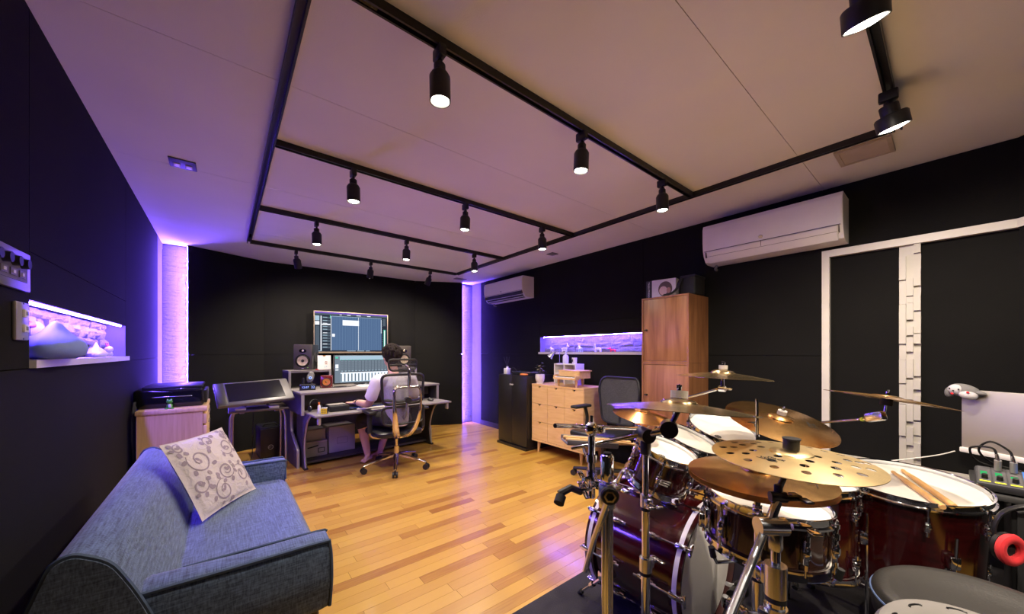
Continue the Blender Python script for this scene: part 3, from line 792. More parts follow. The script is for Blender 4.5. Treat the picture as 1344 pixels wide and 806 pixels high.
MB(Tp).rbox((0, 0.0, 0.185), (0.20, 0.34, 0.35), 0.012).build('case', plastic_black, pc)
fp = MB(Tp).rbox((0, -0.175, 0.18), (0.196, 0.012, 0.32), 0.004).build('front_panel', mat('bronze_black', (0.035, 0.027, 0.02), 0.3, 0.4), pc)
lg = MB(Tp); Tl = Tp @ Matrix.Translation((0.0, -0.1815, 0.13)) @ Matrix.Rotation(R(90), 4, 'X')
MB(Tl).torus(0.024, 0.0022, 24, 6).build('logo_ring', alu, fp)
m = MB(); text_mesh('DELL', 0.016, Tl, m); m.build('lettering', alu, fp, False)
MB(Tp).path([(-0.07, -0.12, 0.36), (-0.05, -0.12, 0.385), (0.05, -0.12, 0.385), (0.07, -0.12, 0.36)], 0.008, 8).build('handle', plastic_black, pc)
for x in (-0.08, 0.08):
    MB(Tp).bb(x-0.012, x+0.012, -0.14, 0.14, 0, 0.012).build('foot', rubber, pc, False)
tag(MB().path([(0.25, 4.80, 0.63), (0.25, 4.85, 0.4), (0.255, 5.04, 0.15), (0.24, 5.0, 0.006), (0.16, 4.95, 0.006), (0.12, 5.1, 0.006)], 0.004, 6, smooth_n=6).build('power_cable', rubber), 'thin black cable hanging behind the folding table to the floor', 'cable')

# ------------------------------------------------------------------ plush and figurines in the left niche
aqua = mat('pale_blue_plush', (0.20, 0.27, 0.62), 0.75, bump=0.1, bscale=200)
bp_ = thing('drop_plush', 'big pale blue drop-shaped plush with a small face in the left niche', 'soft toy', (-0.515, 2.22, NZ0))
m = MB(); prof = [(0, 0.0), (0.06, 0.002), (0.092, 0.018), (0.10, 0.045), (0.090, 0.068), (0.068, 0.086), (0.045, 0.103), (0.030, 0.121), (0.018, 0.137), (0.008, 0.146), (0, 0.148)]
m.lathe(prof, 28, Matrix.Translation((-0.507, 2.19, NZ0)) @ Matrix.Diagonal((0.75, 1.95, 1, 1))); m.build('body', aqua, bp_, ang=70)
m = MB(); m.ell((-0.466, 2.345, 1.243), (0.010, 0.012, 0.013)); m.build('eye', plastic_white, bp_)
MB().ell((-0.458, 2.347, 1.243), (0.0055, 0.008, 0.009)).build('pupil', plastic_black, bp_)
MB().ell((-0.461, 2.325, 1.216), (0.006, 0.009, 0.008)).build('cheek', mat('red_felt', (0.6, 0.01, 0.02), 0.7), bp_)
fluff = mat('white_plush', (0.48, 0.46, 0.48), 0.85, bump=0.2, bscale=150)
t = thing('round_plush', 'round white plush beside the nose of the blue drop plush', 'soft toy', (-0.565, 2.475, NZ0))
m = MB(); m.ell((-0.565, 2.475, NZ0+0.036), (0.044, 0.06, 0.036), 16, 10); m.ell((-0.553, 2.505, NZ0+0.058), (0.022, 0.03, 0.02)); m.build('body', fluff, t)
MB().path([(-0.532, 2.475, NZ0+0.052), (-0.530, 2.505, NZ0+0.052), (-0.532, 2.53, NZ0+0.052)], 0.002, 6).build('mouth', mat('pink_felt', (0.6, 0.15, 0.25), 0.8), t)
t = thing('bird_plush', 'white plush with a pink beak behind the blue drop plush', 'soft toy', (-0.596, 2.33, NZ0))
m = MB(); m.ell((-0.598, 2.40, NZ0+0.055), (0.016, 0.085, 0.055), 16, 10); m.ell((-0.595, 2.34, NZ0+0.115), (0.02, 0.065, 0.038), 14, 8); m.build('body', fluff, t)
MB().cyl((-0.593, 2.29, NZ0+0.135), (-0.588, 2.24, NZ0+0.13), 0.014, 0.003).build('beak', MATS['pink_felt'], t)
t = thing('star_figurine', 'small white drop-shaped figurine on the left niche sill', 'figurine', (-0.56, 3.05, NZ0))
m = MB(); m.lathe([(0, 0), (0.05, 0.0), (0.062, 0.02), (0.045, 0.04), (0.018, 0.055), (0.006, 0.08), (0, 0.084)], 16, Matrix.Translation((-0.56, 3.03, NZ0)) @ Matrix.Diagonal((0.7, 1.4, 1, 1))); m.build('body', plastic_white, t, ang=70)
m = MB(); m.ell((-0.54, 2.94, NZ0+0.015), (0.02, 0.035, 0.015)); m.build('tail', plastic_white, t)
t = thing('lizard_figurine', 'tiny white and pink animal figurine at the end of the left niche sill', 'figurine', (-0.56, 3.30, NZ0))
m = MB(); m.ell((-0.56, 3.30, NZ0+0.02), (0.018, 0.06, 0.018)); m.ell((-0.55, 3.26, NZ0+0.045), (0.02, 0.03, 0.02)); m.ell((-0.56, 3.36, NZ0+0.012), (0.01, 0.05, 0.01)); m.build('body', plastic_white, t)
m = MB(); m.cyl((-0.555, 3.25, NZ0+0.06), (-0.56, 3.235, NZ0+0.085), 0.006, 0.002, 8); m.cyl((-0.555, 3.275, NZ0+0.06), (-0.56, 3.30, NZ0+0.083), 0.006, 0.002, 8); m.build('gill', MATS['pink_felt'], t)
# ------------------------------------------------------------------ studio desk (its own frame: x along the front, y to the back)
DR = R(5.0); DL = Vector((0.655, 4.21, 0))
TD = Matrix.Translation(DL) @ Matrix.Rotation(DR, 4, 'Z')
desk = thing('studio_desk', 'wide grey studio desk with raised shelves, pull-out tray and silver edges', 'desk', DL, DR)
desk_m = mat('charcoal_laminate', (0.045, 0.040, 0.040), 0.5)
desk_top = mat('grey_laminate', (0.21, 0.19, 0.18), 0.4)
edge_m = mat('silver_edge', (0.42, 0.40, 0.39), 0.35, 0.5)
def D(T=None): return MB(TD if T is None else TD @ T)
def desk_obj(mb, nm_, m, parent=None, smooth=False): return mb.build(nm_, m, parent or desk, smooth)
# curved leg panels with a silver front edge
YZ = Matrix(((0, 0, 1, 0), (1, 0, 0, 0), (0, 1, 0, 0), (0, 0, 0, 1)))   # prism xy -> desk yz, height -> x
curve = [(0.0, 0.0), (0.03, 0.1), (0.05, 0.2), (0.035, 0.3), (-0.01, 0.42), (-0.08, 0.52), (-0.20, 0.60)]
for x0 in (-0.01, 1.475):
    poly = curve + [(0.30, 0.60), (0.30, 0.0)]
    p = desk_obj(D().prism(poly, 0.028, Matrix.Translation((x0, 0, 0)) @ YZ), 'leg_panel', desk_m)
    desk_obj(D().path([(x0+0.014, y, z) for y, z in curve], 0.015, 8, smooth_n=3, flat=(1, 0.7)), 'edge_strip', edge_m, p, True)
    desk_obj(D().bb(x0-0.004, x0+0.032, -0.02, 0.06, 0.0, 0.02), 'foot', plastic_black, p)
# outer side supports with stepped silver edge
for x0 in (-0.055, 1.525):
    st = [(0.10, 0.0), (0.10, 0.16), (0.13, 0.21), (0.30, 0.31), (0.36, 0.36), (0.38, 0.48), (0.38, 0.60)]
    poly = st + [(0.78, 0.60), (0.78, 0.0)]
    p = desk_obj(D().prism(poly, 0.026, Matrix.Translation((x0, 0, 0)) @ YZ), 'side_panel', desk_m)
    desk_obj(D().path([(x0+0.013, y, z) for y, z in st], 0.015, 8, smooth_n=3, flat=(0.6, 1)), 'edge_strip', edge_m, p, True)
# upper box sides, desktop
for x0 in (-0.055, 1.525):
    p = desk_obj(D().bb(x0, x0+0.028, -0.06, 0.80, 0.575, 0.785), 'upper_side', desk_m)
    desk_obj(D().bb(x0, x0+0.028, -0.075, -0.06, 0.575, 0.79), 'edge_strip', edge_m, p)
desk_obj(D().rbox((0.75, 0.37, 0.795), (1.63, 0.90, 0.026), 0.008), 'desktop', desk_top, None, True)
desk_obj(D().bb(-0.027, 1.525, 0.60, 0.62, 0.25, 0.782), 'back_panel', desk_m)
desk_obj(D().bb(0.0, 1.5, 0.10, 0.115, 0.66, 0.782), 'apron', desk_m)
# keyboard tray
tr = desk_obj(D().rbox((0.745, -0.205, 0.602), (1.54, 0.45, 0.022), 0.008), 'tray', desk_top, None, True)
for x in (0.02, 1.47): desk_obj(D().rbox((x, -0.39, 0.565), (0.03, 0.05, 0.10), 0.012), 'tray_handle', edge_m, tr, True)
# foot rest of three boards
for k in range(3): desk_obj(D().bb(0.02, 1.47, 0.10+k*0.16, 0.245+k*0.16, 0.03, 0.055), 'footrest_board', desk_m)
# raised shelves
for x0, x1 in ((-0.045, 0.40), (1.22, 1.545)):
    h = desk_obj(D().bb(x0, x1, 0.50, 0.80, 0.985, 1.008), 'shelf_top', desk_top)
    for xx in (x0, x1-0.02):
        desk_obj(D().bb(xx, xx+0.02, 0.505, 0.80, 0.808, 0.985), 'shelf_side', desk_m, h)
        desk_obj(D().bb(xx-0.002, xx+0.022, 0.493, 0.505, 0.808, 1.008), 'edge_strip', edge_m, h)
    desk_obj(D().bb(x0+0.02, x1-0.02, 0.78, 0.80, 0.808, 0.985), 'shelf_back', desk_m, h)
    desk_obj(D().bb(x0+0.022, x0+0.032, 0.508, 0.52, 0.82, 0.975), 'rack_strip', plastic_black, h)

# ------------------------------------------------------------------ loudspeakers
spk_m = mat('speaker_brown_black', (0.05, 0.04, 0.032), 0.45)
cone_m = mat('flax_cone', (0.55, 0.45, 0.30), 0.6, var=0.2, scale=40)
def monitor_speaker(label, x, y, z, rz):
    t = thing('monitor_speaker', label, 'speaker', (x, y, z), rz, 'studio monitor speakers')
    W, H, Dp = 0.20, 0.302, 0.24
    def b(mb, n_, m_, par=None, sm=True): return mb.build(n_, m_, par or t, sm, local=True)
    b(MB().rbox((0, Dp/2, H/2), (W, Dp, H), 0.006), 'cabinet', plastic_black)
    fr_ = b(MB().rbox((0, -0.006, H/2), (W-0.002, 0.014, H-0.002), 0.006), 'baffle', spk_m)
    F = Matrix.Translation((0, -0.022, 0.108)) @ Matrix.Rotation(R(90), 4, 'X')
    b(MB(F).torus(0.062, 0.006, 32, 8), 'surround', rubber)
    b(MB(F).lathe([(0, -0.006), (0.018, -0.005), (0.058, 0.003), (0.058, -0.006), (0, -0.009)], 32), 'woofer_cone', cone_m)
    b(MB(F).lathe([(0, 0.004), (0.010, 0.002), (0.017, -0.005), (0, -0.006)], 20), 'dust_cap', rubber)
    b(MB(F).torus(0.073, 0.005, 32, 6, Matrix.Translation((0, 0, -0.007)), rz=0.004), 'trim_ring', gloss_black)
    F2 = Matrix.Translation((0, -0.013, 0.228)) @ Matrix.Rotation(R(90), 4, 'X')
    b(MB(F2).lathe([(0, 0.002), (0.036, 0.002), (0.040, 0.0), (0.0, -0.001)], 28, Matrix.Diagonal((1, 0.6, 1, 1))), 'waveguide', gloss_black)
    b(MB(F2).lathe([(0, 0.009), (0.010, 0.005), (0.013, 0.0), (0, 0.0)], 18), 'tweeter', cone_m)
    b(MB().bb(-0.012, 0.012, -0.0145, -0.012, 0.014, 0.022), 'badge', alu)
    b(MB().bb(0.052, 0.056, -0.0145, -0.012, 0.026, 0.030), 'power_light', emit('green_light', (0.3, 1, 0.1), 3))
    for s in (-1, 1):
        Fs = Matrix.Translation((s*W/2, 0.12, 0.15)) @ Matrix.Rotation(R(90*s), 4, 'Y')
        b(MB(Fs).torus(0.058, 0.006, 28, 6).lathe([(0, 0.002), (0.05, 0.004), (0.054, 0.0), (0, -0.001)], 28), 'side_radiator', rubber)
    return t
monitor_speaker('studio monitor speaker on the left end of the desk shelf', 0.73, 4.84, 1.009, R(-26))
monitor_speaker('studio monitor speaker on the right desk shelf, half hidden by the head of the person', 1.98, 4.88, 1.009, R(-8))
# ------------------------------------------------------------------ small red speaker, clock, webcam, calendar
red_wood = wood('red_cherry_lacquer', (0.10, 0.008, 0.008), (0.20, 0.018, 0.014), (2, 2, 12), 0.2, 6, 0.0, coat=0.5)
t = thing('wooden_speaker', 'small red wooden speaker with a copper cone on the desk', 'speaker', (0.915, 4.52, 0.8085), R(-14))
def b(mb, n_, m_, par=None, sm=True): return mb.build(n_, m_, par or t, sm, local=True)
b(MB().rbox((0, 0.065, 0.07), (0.125, 0.13, 0.14), 0.004), 'cabinet', red_wood)
F = Matrix.Translation((0, -0.006, 0.068)) @ Matrix.Rotation(R(90), 4, 'X')
b(MB(F).torus(0.044, 0.005, 28, 8), 'surround', rubber)
b(MB(F).lathe([(0, -0.003), (0.02, -0.002), (0.043, 0.003), (0.043, -0.005), (0, -0.006)], 28), 'cone', mat('copper_cone', (0.75, 0.26, 0.05), 0.35, 0.6))
b(MB(F).lathe([(0, 0.006), (0.010, 0.003), (0.014, -0.002), (0, -0.003)], 16), 'phase_plug', mat('brass', (0.8, 0.45, 0.12), 0.25, 1.0))
for x in (-0.052, 0.052):
    for z in (0.012, 0.128): b(MB().cyl((x, 0.002, z), (x, -0.0025, z), 0.004, n=8), 'screw', alu)
t = thing('digital_clock', 'small black digital clock with blue digits on the desk', 'clock', (0.70, 4.36, 0.8085), R(-10))
b(MB().rbox((0, 0.02, 0.032), (0.15, 0.04, 0.064), 0.004), 'case', plastic_black)
m = MB(); Ft = Matrix.Translation((-0.022, -0.001, 0.032)) @ Matrix.Rotation(R(90), 4, 'X'); text_mesh('12:07', 0.030, Ft, m)
text_mesh('22', 0.036, Matrix.Translation((0.05, -0.001, 0.032)) @ Matrix.Rotation(R(90), 4, 'X'), m); b(m, 'digits', emit('blue_digits', (0.30, 0.40, 1.0), 1.8), None, False)
t = thing('oval_controller', 'dark oval remote on a stand with a blue light, behind the clock', 'device', (0.73, 4.50, 0.815), R(-12))
Fo = Matrix.Translation((0.02, 0.0, 0.125)) @ Matrix.Rotation(R(12), 4, 'Y') @ Matrix.Rotation(R(65), 4, 'X')
b(MB(Fo).lathe([(0, 0.012), (0.030, 0.011), (0.038, 0.004), (0.036, -0.006), (0, -0.008)], 28, Matrix.Diagonal((1, 1.75, 1, 1))), 'body', mat('dark_grey_plastic', (0.06, 0.058, 0.06), 0.35), None)
b(MB(Fo).torus(0.012, 0.002, 16, 6, Matrix.Translation((0.0, -0.012, 0.0115))), 'light_ring', emit('blue_ring', (0.15, 0.3, 1.0), 4.0))
b(MB().cyl((0.02, 0.03, 0.10), (0.02, 0.05, 0.0), 0.012, 0.03), 'stand', plastic_black)
t = thing('black_post', 'short black microphone stand at the left end of the desktop', 'stand', (0.672, 4.45, 0.8085))
b(MB().cyl((0, 0, 0.008), (0, 0, 0.13), 0.011), 'post', plastic_black); b(MB().cyl((0, 0, 0), (0, 0, 0.01), 0.03, n=20), 'base', plastic_black)
t = thing('desk_calendar', 'white flip calendar standing on the desk shelf', 'calendar', (0.955, 4.83, 1.009), R(-6))
b(MB().prism([(0, 0), (0.06, 0), (0.032, 0.17), (0.028, 0.17)], 0.145, Matrix.Translation((-0.072, 0, 0)) @ YZ), 'easel', plastic_white, None, False)
T_ = Matrix.Rotation(R(-9.35), 4, 'X')
pg = b(MB(T_).bb(-0.07, 0.07, -0.0015, -0.0005, 0.004, 0.166), 'page', mat('paper_white', (0.75, 0.72, 0.66), 0.8), None, False)
m = MB(T_); m.lathe([(0.014, 0), (0.017, 0), (0.017, 0.0006), (0.014, 0.0006)], 18, Matrix.Translation((0.02, -0.0022, 0.085)) @ Matrix.Rotation(R(90), 4, 'X'), True)
m.bb(0.005, 0.035, -0.0022, -0.0016, 0.062, 0.066); m.bb(0.016, 0.024, -0.0022, -0.0016, 0.07, 0.1); b(m, 'drawing', mat('brown_ink', (0.25, 0.16, 0.10), 0.8), pg, False)
m = MB(); text_mesh('29', 0.034, T_ @ Matrix.Translation((0.015, -0.002, 0.032)) @ Matrix.Rotation(R(90), 4, 'X'), m); b(m, 'date', mat('teal_ink', (0.12, 0.42, 0.45), 0.8), pg, False)
b(MB(T_).bb(-0.014, 0.014, -0.004, 0.004, 0.162, 0.172), 'clip', mat('brass', (0.8, 0.45, 0.12), 0.25, 1.0), None, False)
m = MB(); m.path([(0.845, 4.74, 1.012), (0.87, 4.715, 1.0125)], 0.005, 8); tag(m.build('red_pen', mat('red_plastic', (0.65, 0.03, 0.02), 0.4)), 'small red pen lying on the shelf beside the left speaker', 'pen')
# ------------------------------------------------------------------ TV and wide monitor
def screen_mats(pref):
    return [emit(pref+'_blue', (0.085, 0.155, 0.30), 1.0), emit(pref+'_line', (0.20, 0.30, 0.48), 1.0), emit(pref+'_white', (0.85, 0.88, 0.95), 1.25), emit(pref+'_dark', (0.028, 0.036, 0.055), 1.0),
            emit(pref+'_violet', (0.20, 0.10, 0.55), 1.2), emit(pref+'_green', (0.10, 0.75, 0.50), 1.0), emit(pref+'_grey', (0.20, 0.25, 0.31), 1.0), emit(pref+'_pale', (0.42, 0.58, 0.70), 1.1), emit(pref+'_mid', (0.10, 0.13, 0.17), 1.0)]
SM = screen_mats('screen')
tvx, tvy, tvz = 1.455, 5.46, 1.498
tv = thing('television', 'large flat television on the back wall showing a blue track view', 'television', (tvx, tvy+0.05, tvz-0.3), R(-3))
def TVM(): return MB(Matrix.Translation((0, -0.05, 0.3)))
tvw, tvh = 1.0, 0.586
TVM().rbox((0, 0.022, 0), (tvw, 0.04, tvh), 0.004).build('case', plastic_black, tv, local=True)
m = TVM(); e = 0.010
m.bb(-tvw/2, tvw/2, -0.004, 0.002, tvh/2-e, tvh/2); m.bb(-tvw/2, -tvw/2+e, -0.004, 0.002, -tvh/2, tvh/2); m.bb(tvw/2-e, tvw/2, -0.004, 0.002, -tvh/2, tvh/2); m.bb(-tvw/2, tvw/2, -0.006, 0.002, -tvh/2, -tvh/2+0.022)
m.build('bezel', mat('champagne_metal', (0.55, 0.44, 0.34), 0.3, 0.8), tv, False, local=True)
TVM().bb(-0.15, 0.15, 0.04, 0.13, -0.15, 0.15).build('wall_mount', plastic_black, tv, False, local=True)
m = TVM(); sx0, sx1, sz0, sz1 = -tvw/2+e, tvw/2-e, -tvh/2+0.022, tvh/2-e
W_, H_ = sx1-sx0, sz1-sz0; lay = [0]
def rect(u0, u1, v0, v1, k, dy):
    m.cur = k; x0, x1 = sx0+u0*W_, sx0+u1*W_; z0, z1 = sz1-v1*H_, sz1-v0*H_
    m.raw([(x0, -dy, z0), (x1, -dy, z0), (x1, -dy, z1), (x0, -dy, z1)], [(0, 1, 2, 3)])
rect(0, 1, 0, 1, 3, 0.0004)
rect(0, 1, 0, 0.035, 4, 0.0008); rect(0, 1, 0.035, 0.075, 8, 0.0008)
rect(0.215, 0.915, 0.095, 0.965, 0, 0.0008)
for k in range(36): rect(0.222+k*0.0193, 0.2255+k*0.0193, 0.10, 0.965, 1, 0.0010)
rect(0.215, 0.915, 0.093, 0.103, 7, 0.0012); rect(0.205, 0.212, 0.10, 0.97, 2, 0.0012); rect(0.075, 0.088, 0.10, 0.97, 2, 0.0012)
rect(0.36, 0.585, 0.185, 0.325, 2, 0.0014); rect(0.575, 0.580, 0.10, 0.96, 2, 0.0014); rect(0.222, 0.258, 0.545, 0.62, 2, 0.0014); rect(0.905, 0.912, 0.13, 0.5, 2, 0.0014)
rect(0.005, 0.06, 0.10, 0.22, 7, 0.0012); rect(0.005, 0.06, 0.24, 0.33, 2, 0.0012); rect(0.01, 0.06, 0.36, 0.94, 8, 0.0012)
for k, v in enumerate((0.12, 0.2, 0.27, 0.35, 0.42, 0.51, 0.57, 0.64, 0.71, 0.79, 0.87)):
    rect(0.095, 0.2, v, v+0.045, 8, 0.0010); rect(0.105, 0.16, v+0.01, v+0.024, 2 if k in (2, 5, 9) else 7, 0.0014)
rect(0.09, 0.2, 0.30, 0.33, 2, 0.0016); rect(0.195, 0.203, 0.08, 0.16, 5, 0.0016)
rect(0.935, 0.975, 0.10, 0.30, 8, 0.0012); rect(0.945, 0.972, 0.40, 0.95, 5, 0.0014); rect(0.952, 0.965, 0.42, 0.95, 2, 0.0016)
for k in range(14): rect(0.925, 0.932, 0.12+k*0.06, 0.125+k*0.06, 7, 0.0014)
for u, l in ((0.42, 0.05), (0.55, 0.06), (0.70, 0.05), (0.32, 0.03)): rect(u, u+l, 0.05, 0.065, 2, 0.0012)
for u, l in ((0.0, 0.09), (0.42, 0.12), (0.56, 0.1), (0.68, 0.06)): rect(u, u+l, 0.975, 0.99, 7, 0.0012)
m.build('screen', SM, tv, False, local=True)
mo = thing('wide_monitor', 'wide monitor on the desk showing a mixer with white faders', 'monitor', (1.425, 4.708, 0.8085), R(0.5))
mw, mh, mz = 0.78, 0.358, 0.018
def MM(): return MB(Matrix.Translation((0, 0, mz)))
MM().rbox((0, 0.018, mh/2), (mw, 0.034, mh), 0.005).build('case', plastic_black, mo, local=True)
MB().cyl((0, 0.055, 0.0), (0, 0.055, 0.16), 0.022, n=14).build('stand', steel, mo, local=True)
MB().rbox((0, 0.03, 0.005), (0.26, 0.20, 0.010), 0.004).build('base', steel, mo, local=True)
m = MM(); sx0, sx1, sz0, sz1 = -mw/2+0.008, mw/2-0.008, 0.016, mh-0.008; W_, H_ = sx1-sx0, sz1-sz0
rect(0, 1, 0, 1, 6, 0.0004)
rect(0, 1, 0, 0.16, 7, 0.0008); rect(0, 0.075, 0.02, 0.98, 6, 0.0010); rect(0.01, 0.05, 0.05, 0.10, 5, 0.0012); rect(0.01, 0.055, 0.32, 0.46, 2, 0.0012); rect(0.01, 0.055, 0.50, 0.54, 2, 0.0012)
rect(0.085, 1, 0.17, 0.62, 8, 0.0010)
for k in range(17):
    u = 0.09+k*0.0535
    rect(u, u+0.045, 0.19, 0.58, 6, 0.0012); rect(u+0.006, u+0.02, 0.14, 0.165, 5, 0.0014); rect(u+0.006, u+0.032, 0.56, 0.58, 7, 0.0014)
    for q in range(8): rect(u+0.006, u+0.038, 0.24+q*0.04, 0.248+q*0.04, 8, 0.0014)
rect(0.085, 1, 0.62, 0.97, 7, 0.0010); rect(0.085, 1, 0.62, 0.66, 2, 0.0012)
for k in range(17):
    u = 0.09+k*0.0535
    rect(u, u+0.014, 0.68, 0.95, 8, 0.0014); rect(u+0.018, u+0.050, 0.66, 0.95, 2, 0.0014)
m.build('screen', SM, mo, False, local=True)
# ------------------------------------------------------------------ things on the desktop and the tray
def onD(x, y, z): return TD @ Vector((x, y, z))
t = thing('paper_sheets', 'loose white paper sheets on the desktop in front of the wide monitor', 'paper', onD(0.80, 0.25, 0.808), DR)
for k in range(2): MB().bb(-0.16, 0.16, -0.09, 0.09, 0.0008+k*0.0012, 0.0016+k*0.0012, Matrix.Rotation(R(4-9*k), 4, 'Z')).build('sheet', MATS['paper_white'], t, False, local=True)
tag(MB(TD).path([(0.33, 0.30, 0.813), (0.40, 0.22, 0.813), (0.50, 0.27, 0.813), (0.44, 0.33, 0.813), (0.36, 0.26, 0.818), (0.47, 0.21, 0.813), (0.62, 0.3, 0.813)], 0.004, 6, smooth_n=6).build('coiled_cable', rubber), 'black cable coiled on the desktop before the red speaker', 'cable')
kb = thing('lit_keyboard', 'black keyboard with blue backlit keys on the desk tray', 'keyboard', onD(0.56, -0.22, 0.6135), DR)
MB().rbox((0, 0, 0.010), (0.44, 0.15, 0.020), 0.005).build('case', plastic_black, kb, local=True)
MB().bb(-0.21, 0.21, -0.065, 0.065, 0.0195, 0.0205).build('backlight', emit('key_blue', (0.03, 0.10, 0.9), 1.6), kb, False, local=True)
m = MB()
for j in range(5):
    for i in range(15): m.box((-0.196+i*0.028, -0.052+j*0.026, 0.0245), (0.023, 0.021, 0.008))
m.build('keys', plastic_black, kb, False, local=True)['kind'] = 'stuff'
pad = thing('wrist_rest', 'white wrist rest in front of the lit keyboard', 'wrist rest', onD(0.55, -0.335, 0.6135), DR)
MB().rbox((0, 0, 0.008), (0.30, 0.05, 0.016), 0.007).build('pad', plastic_white, pad, local=True)
ct = thing('drawing_tablet', 'black panel with a slim silver top lying on the left of the tray', 'tablet', onD(0.245, -0.19, 0.6135), DR)
MB().rbox((0, 0, 0.028), (0.19, 0.20, 0.056), 0.006).build('body', plastic_black, ct, local=True)
MB().rbox((0, 0.03, 0.060), (0.17, 0.10, 0.008), 0.003).build('top_plate', alu, ct, local=True)
# colour cube puzzle standing on the tray: 3 x 3 faces of yellow stickers
rc = thing('puzzle_cube', 'twisting puzzle cube with a yellow face on the left end of the tray', 'puzzle', onD(0.085, -0.335, 0.613), R(-20))
MB().rbox((0, 0, 0.0285), (0.056, 0.056, 0.056), 0.003).build('core', plastic_black, rc, local=True)
yel = mat('yellow_sticker', (0.80, 0.55, 0.02), 0.4); grn = mat('green_sticker', (0.03, 0.35, 0.06), 0.4); wht = mat('white_sticker', (0.75, 0.75, 0.72), 0.4)
for i in range(3):
    for k in range(3):
        a = (i-1)*0.0185; z = 0.0285+(k-1)*0.0185
        MB().box((a, -0.0284, z), (0.0155, 0.0012, 0.0155)).build('sticker', yel, rc, False, local=True)
        MB().box((-0.0284, a, z), (0.0012, 0.0155, 0.0155)).build('sticker', grn, rc, False, local=True)
        MB().box((a, z-0.0285, 0.0572), (0.0155, 0.0155, 0.0012)).build('sticker', wht, rc, False, local=True)
pt = thing('pen_bottle', 'slim white bottle with an orange cap behind the puzzle cube', 'bottle', onD(0.06, -0.25, 0.613))
MB().lathe([(0, 0), (0.014, 0), (0.014, 0.07), (0.008, 0.08), (0, 0.08)], 14).build('body', plastic_white, pt, local=True)
MB().cyl((0, 0, 0.08), (0, 0, 0.105), 0.008).build('cap', mat('orange_plastic', (0.85, 0.22, 0.03), 0.4), pt, local=True)
t = thing('headset', 'dark headset lying on the tray behind the puzzle cube', 'headset', onD(0.065, -0.10, 0.6135), R(20))
b(MB(Matrix.Translation((0, 0, 0.066)) @ Matrix.Rotation(R(75), 4, 'X')).path([(0.055*math.cos(a), 0.055*math.sin(a), 0) for a in [math.pi*i/10 for i in range(11)]], 0.006, 8), 'band', plastic_black)
for s in (-1, 1): b(MB().cyl((s*0.050, 0.0, 0.032), (s*0.062, 0.0, 0.032), 0.03, n=18), 'ear_cup', dark_metal)
ms = thing('computer_mouse', 'black computer mouse on the right end of the tray', 'mouse', onD(1.33, -0.24, 0.6135))
b2 = MB().ell((0, 0, 0.012), (0.032, 0.055, 0.022), 16, 8); b2.v = [(x, y, max(z, 0.0005)) for x, y, z in b2.v]; b2.build('shell', plastic_black, ms, local=True)
MB().cyl((-0.003, 0.03, 0.03), (0.003, 0.03, 0.03), 0.008).build('wheel', plastic_grey, ms, local=True)
wb = thing('white_cup', 'small white cup near the right end of the tray', 'cup', onD(1.22, -0.13, 0.6135))
MB().lathe([(0, 0), (0.026, 0), (0.034, 0.055), (0.031, 0.055), (0.024, 0.004), (0, 0.004)], 20).build('body', plastic_white, wb, local=True)
# rack unit in the right shelf
rk = thing('rack_interface', 'rack audio unit with lit blue buttons in the right desk shelf', 'audio interface', onD(1.384, 0.52, 0.809), DR)
MB().rbox((0, 0.11, 0.07), (0.27, 0.22, 0.13), 0.004).build('case', plastic_black, rk, local=True)
MB().bb(-0.13, 0.13, -0.003, 0.0, 0.01, 0.13).build('face', plastic_grey, rk, False, local=True)
for j in range(3):
    for i in range(5): MB().box((-0.11+i*0.028, -0.0045, 0.035+j*0.032), (0.020, 0.004, 0.018)).build('button', emit('rack_blue', (0.3, 0.5, 1.0), 1.5), rk, False, local=True)
for i in range(2): MB().cyl((0.05+i*0.05, -0.003, 0.07), (0.05+i*0.05, -0.022, 0.07), 0.018, n=16).build('knob', plastic_white, rk, local=True)
# boxes under the desk
def Bx(label, name, x, y, w, d, h, m_, z=0.0555):
    t = thing(name, label, 'box', onD(x, y, z), DR)
    MB().rbox((0, d/2, h/2), (w, d, h), 0.004).build('body', m_, t, local=True)
    return t
card = mat('pale_card', (0.50, 0.46, 0.46), 0.7); card2 = mat('grey_card', (0.36, 0.33, 0.33), 0.7)
t = Bx('large pale carton with a cut-out outline under the desk', 'carton', 0.455, 0.27, 0.29, 0.30, 0.30, card)
m = MB()
for a in ((-0.06, 0.06, 0.165, 0.169), (-0.06, 0.06, 0.095, 0.099), (-0.06, -0.056, 0.095, 0.169), (0.056, 0.06, 0.095, 0.169)): m.bb(a[0], a[1], -0.0012, 0.0, a[2], a[3])
m.build('outline', plastic_grey, t, False, local=True)
t = Bx('grey storage box with a dark handle on the footrest under the desk', 'storage_box', 0.165, 0.24, 0.235, 0.30, 0.155, card2)
MB().path([(-0.085, -0.004, 0.105), (-0.03, -0.016, 0.115), (0.02, -0.004, 0.12)], 0.007, 8, smooth_n=4).build('handle', plastic_black, t, local=True)
m = MB()
for a in ((0.02, 0.09, 0.085, 0.092), (0.02, 0.09, 0.04, 0.047), (0.02, 0.027, 0.04, 0.092), (0.083, 0.09, 0.04, 0.092)): m.bb(a[0], a[1], -0.002, 0.0, a[2], a[3])
m.build('label_holder', plastic_black, t, False, local=True)
MB().rbox((0, 0.15, 0.160), (0.242, 0.306, 0.014), 0.004).build('lid', card, t, local=True)
t = Bx('flat pale box stacked on the grey storage box', 'flat_box', 0.165, 0.30, 0.23, 0.24, 0.12, card, 0.0555+0.167)
MB().rbox((0, 0.12, 0.118), (0.236, 0.246, 0.014), 0.004).build('lid', card2, t, local=True)
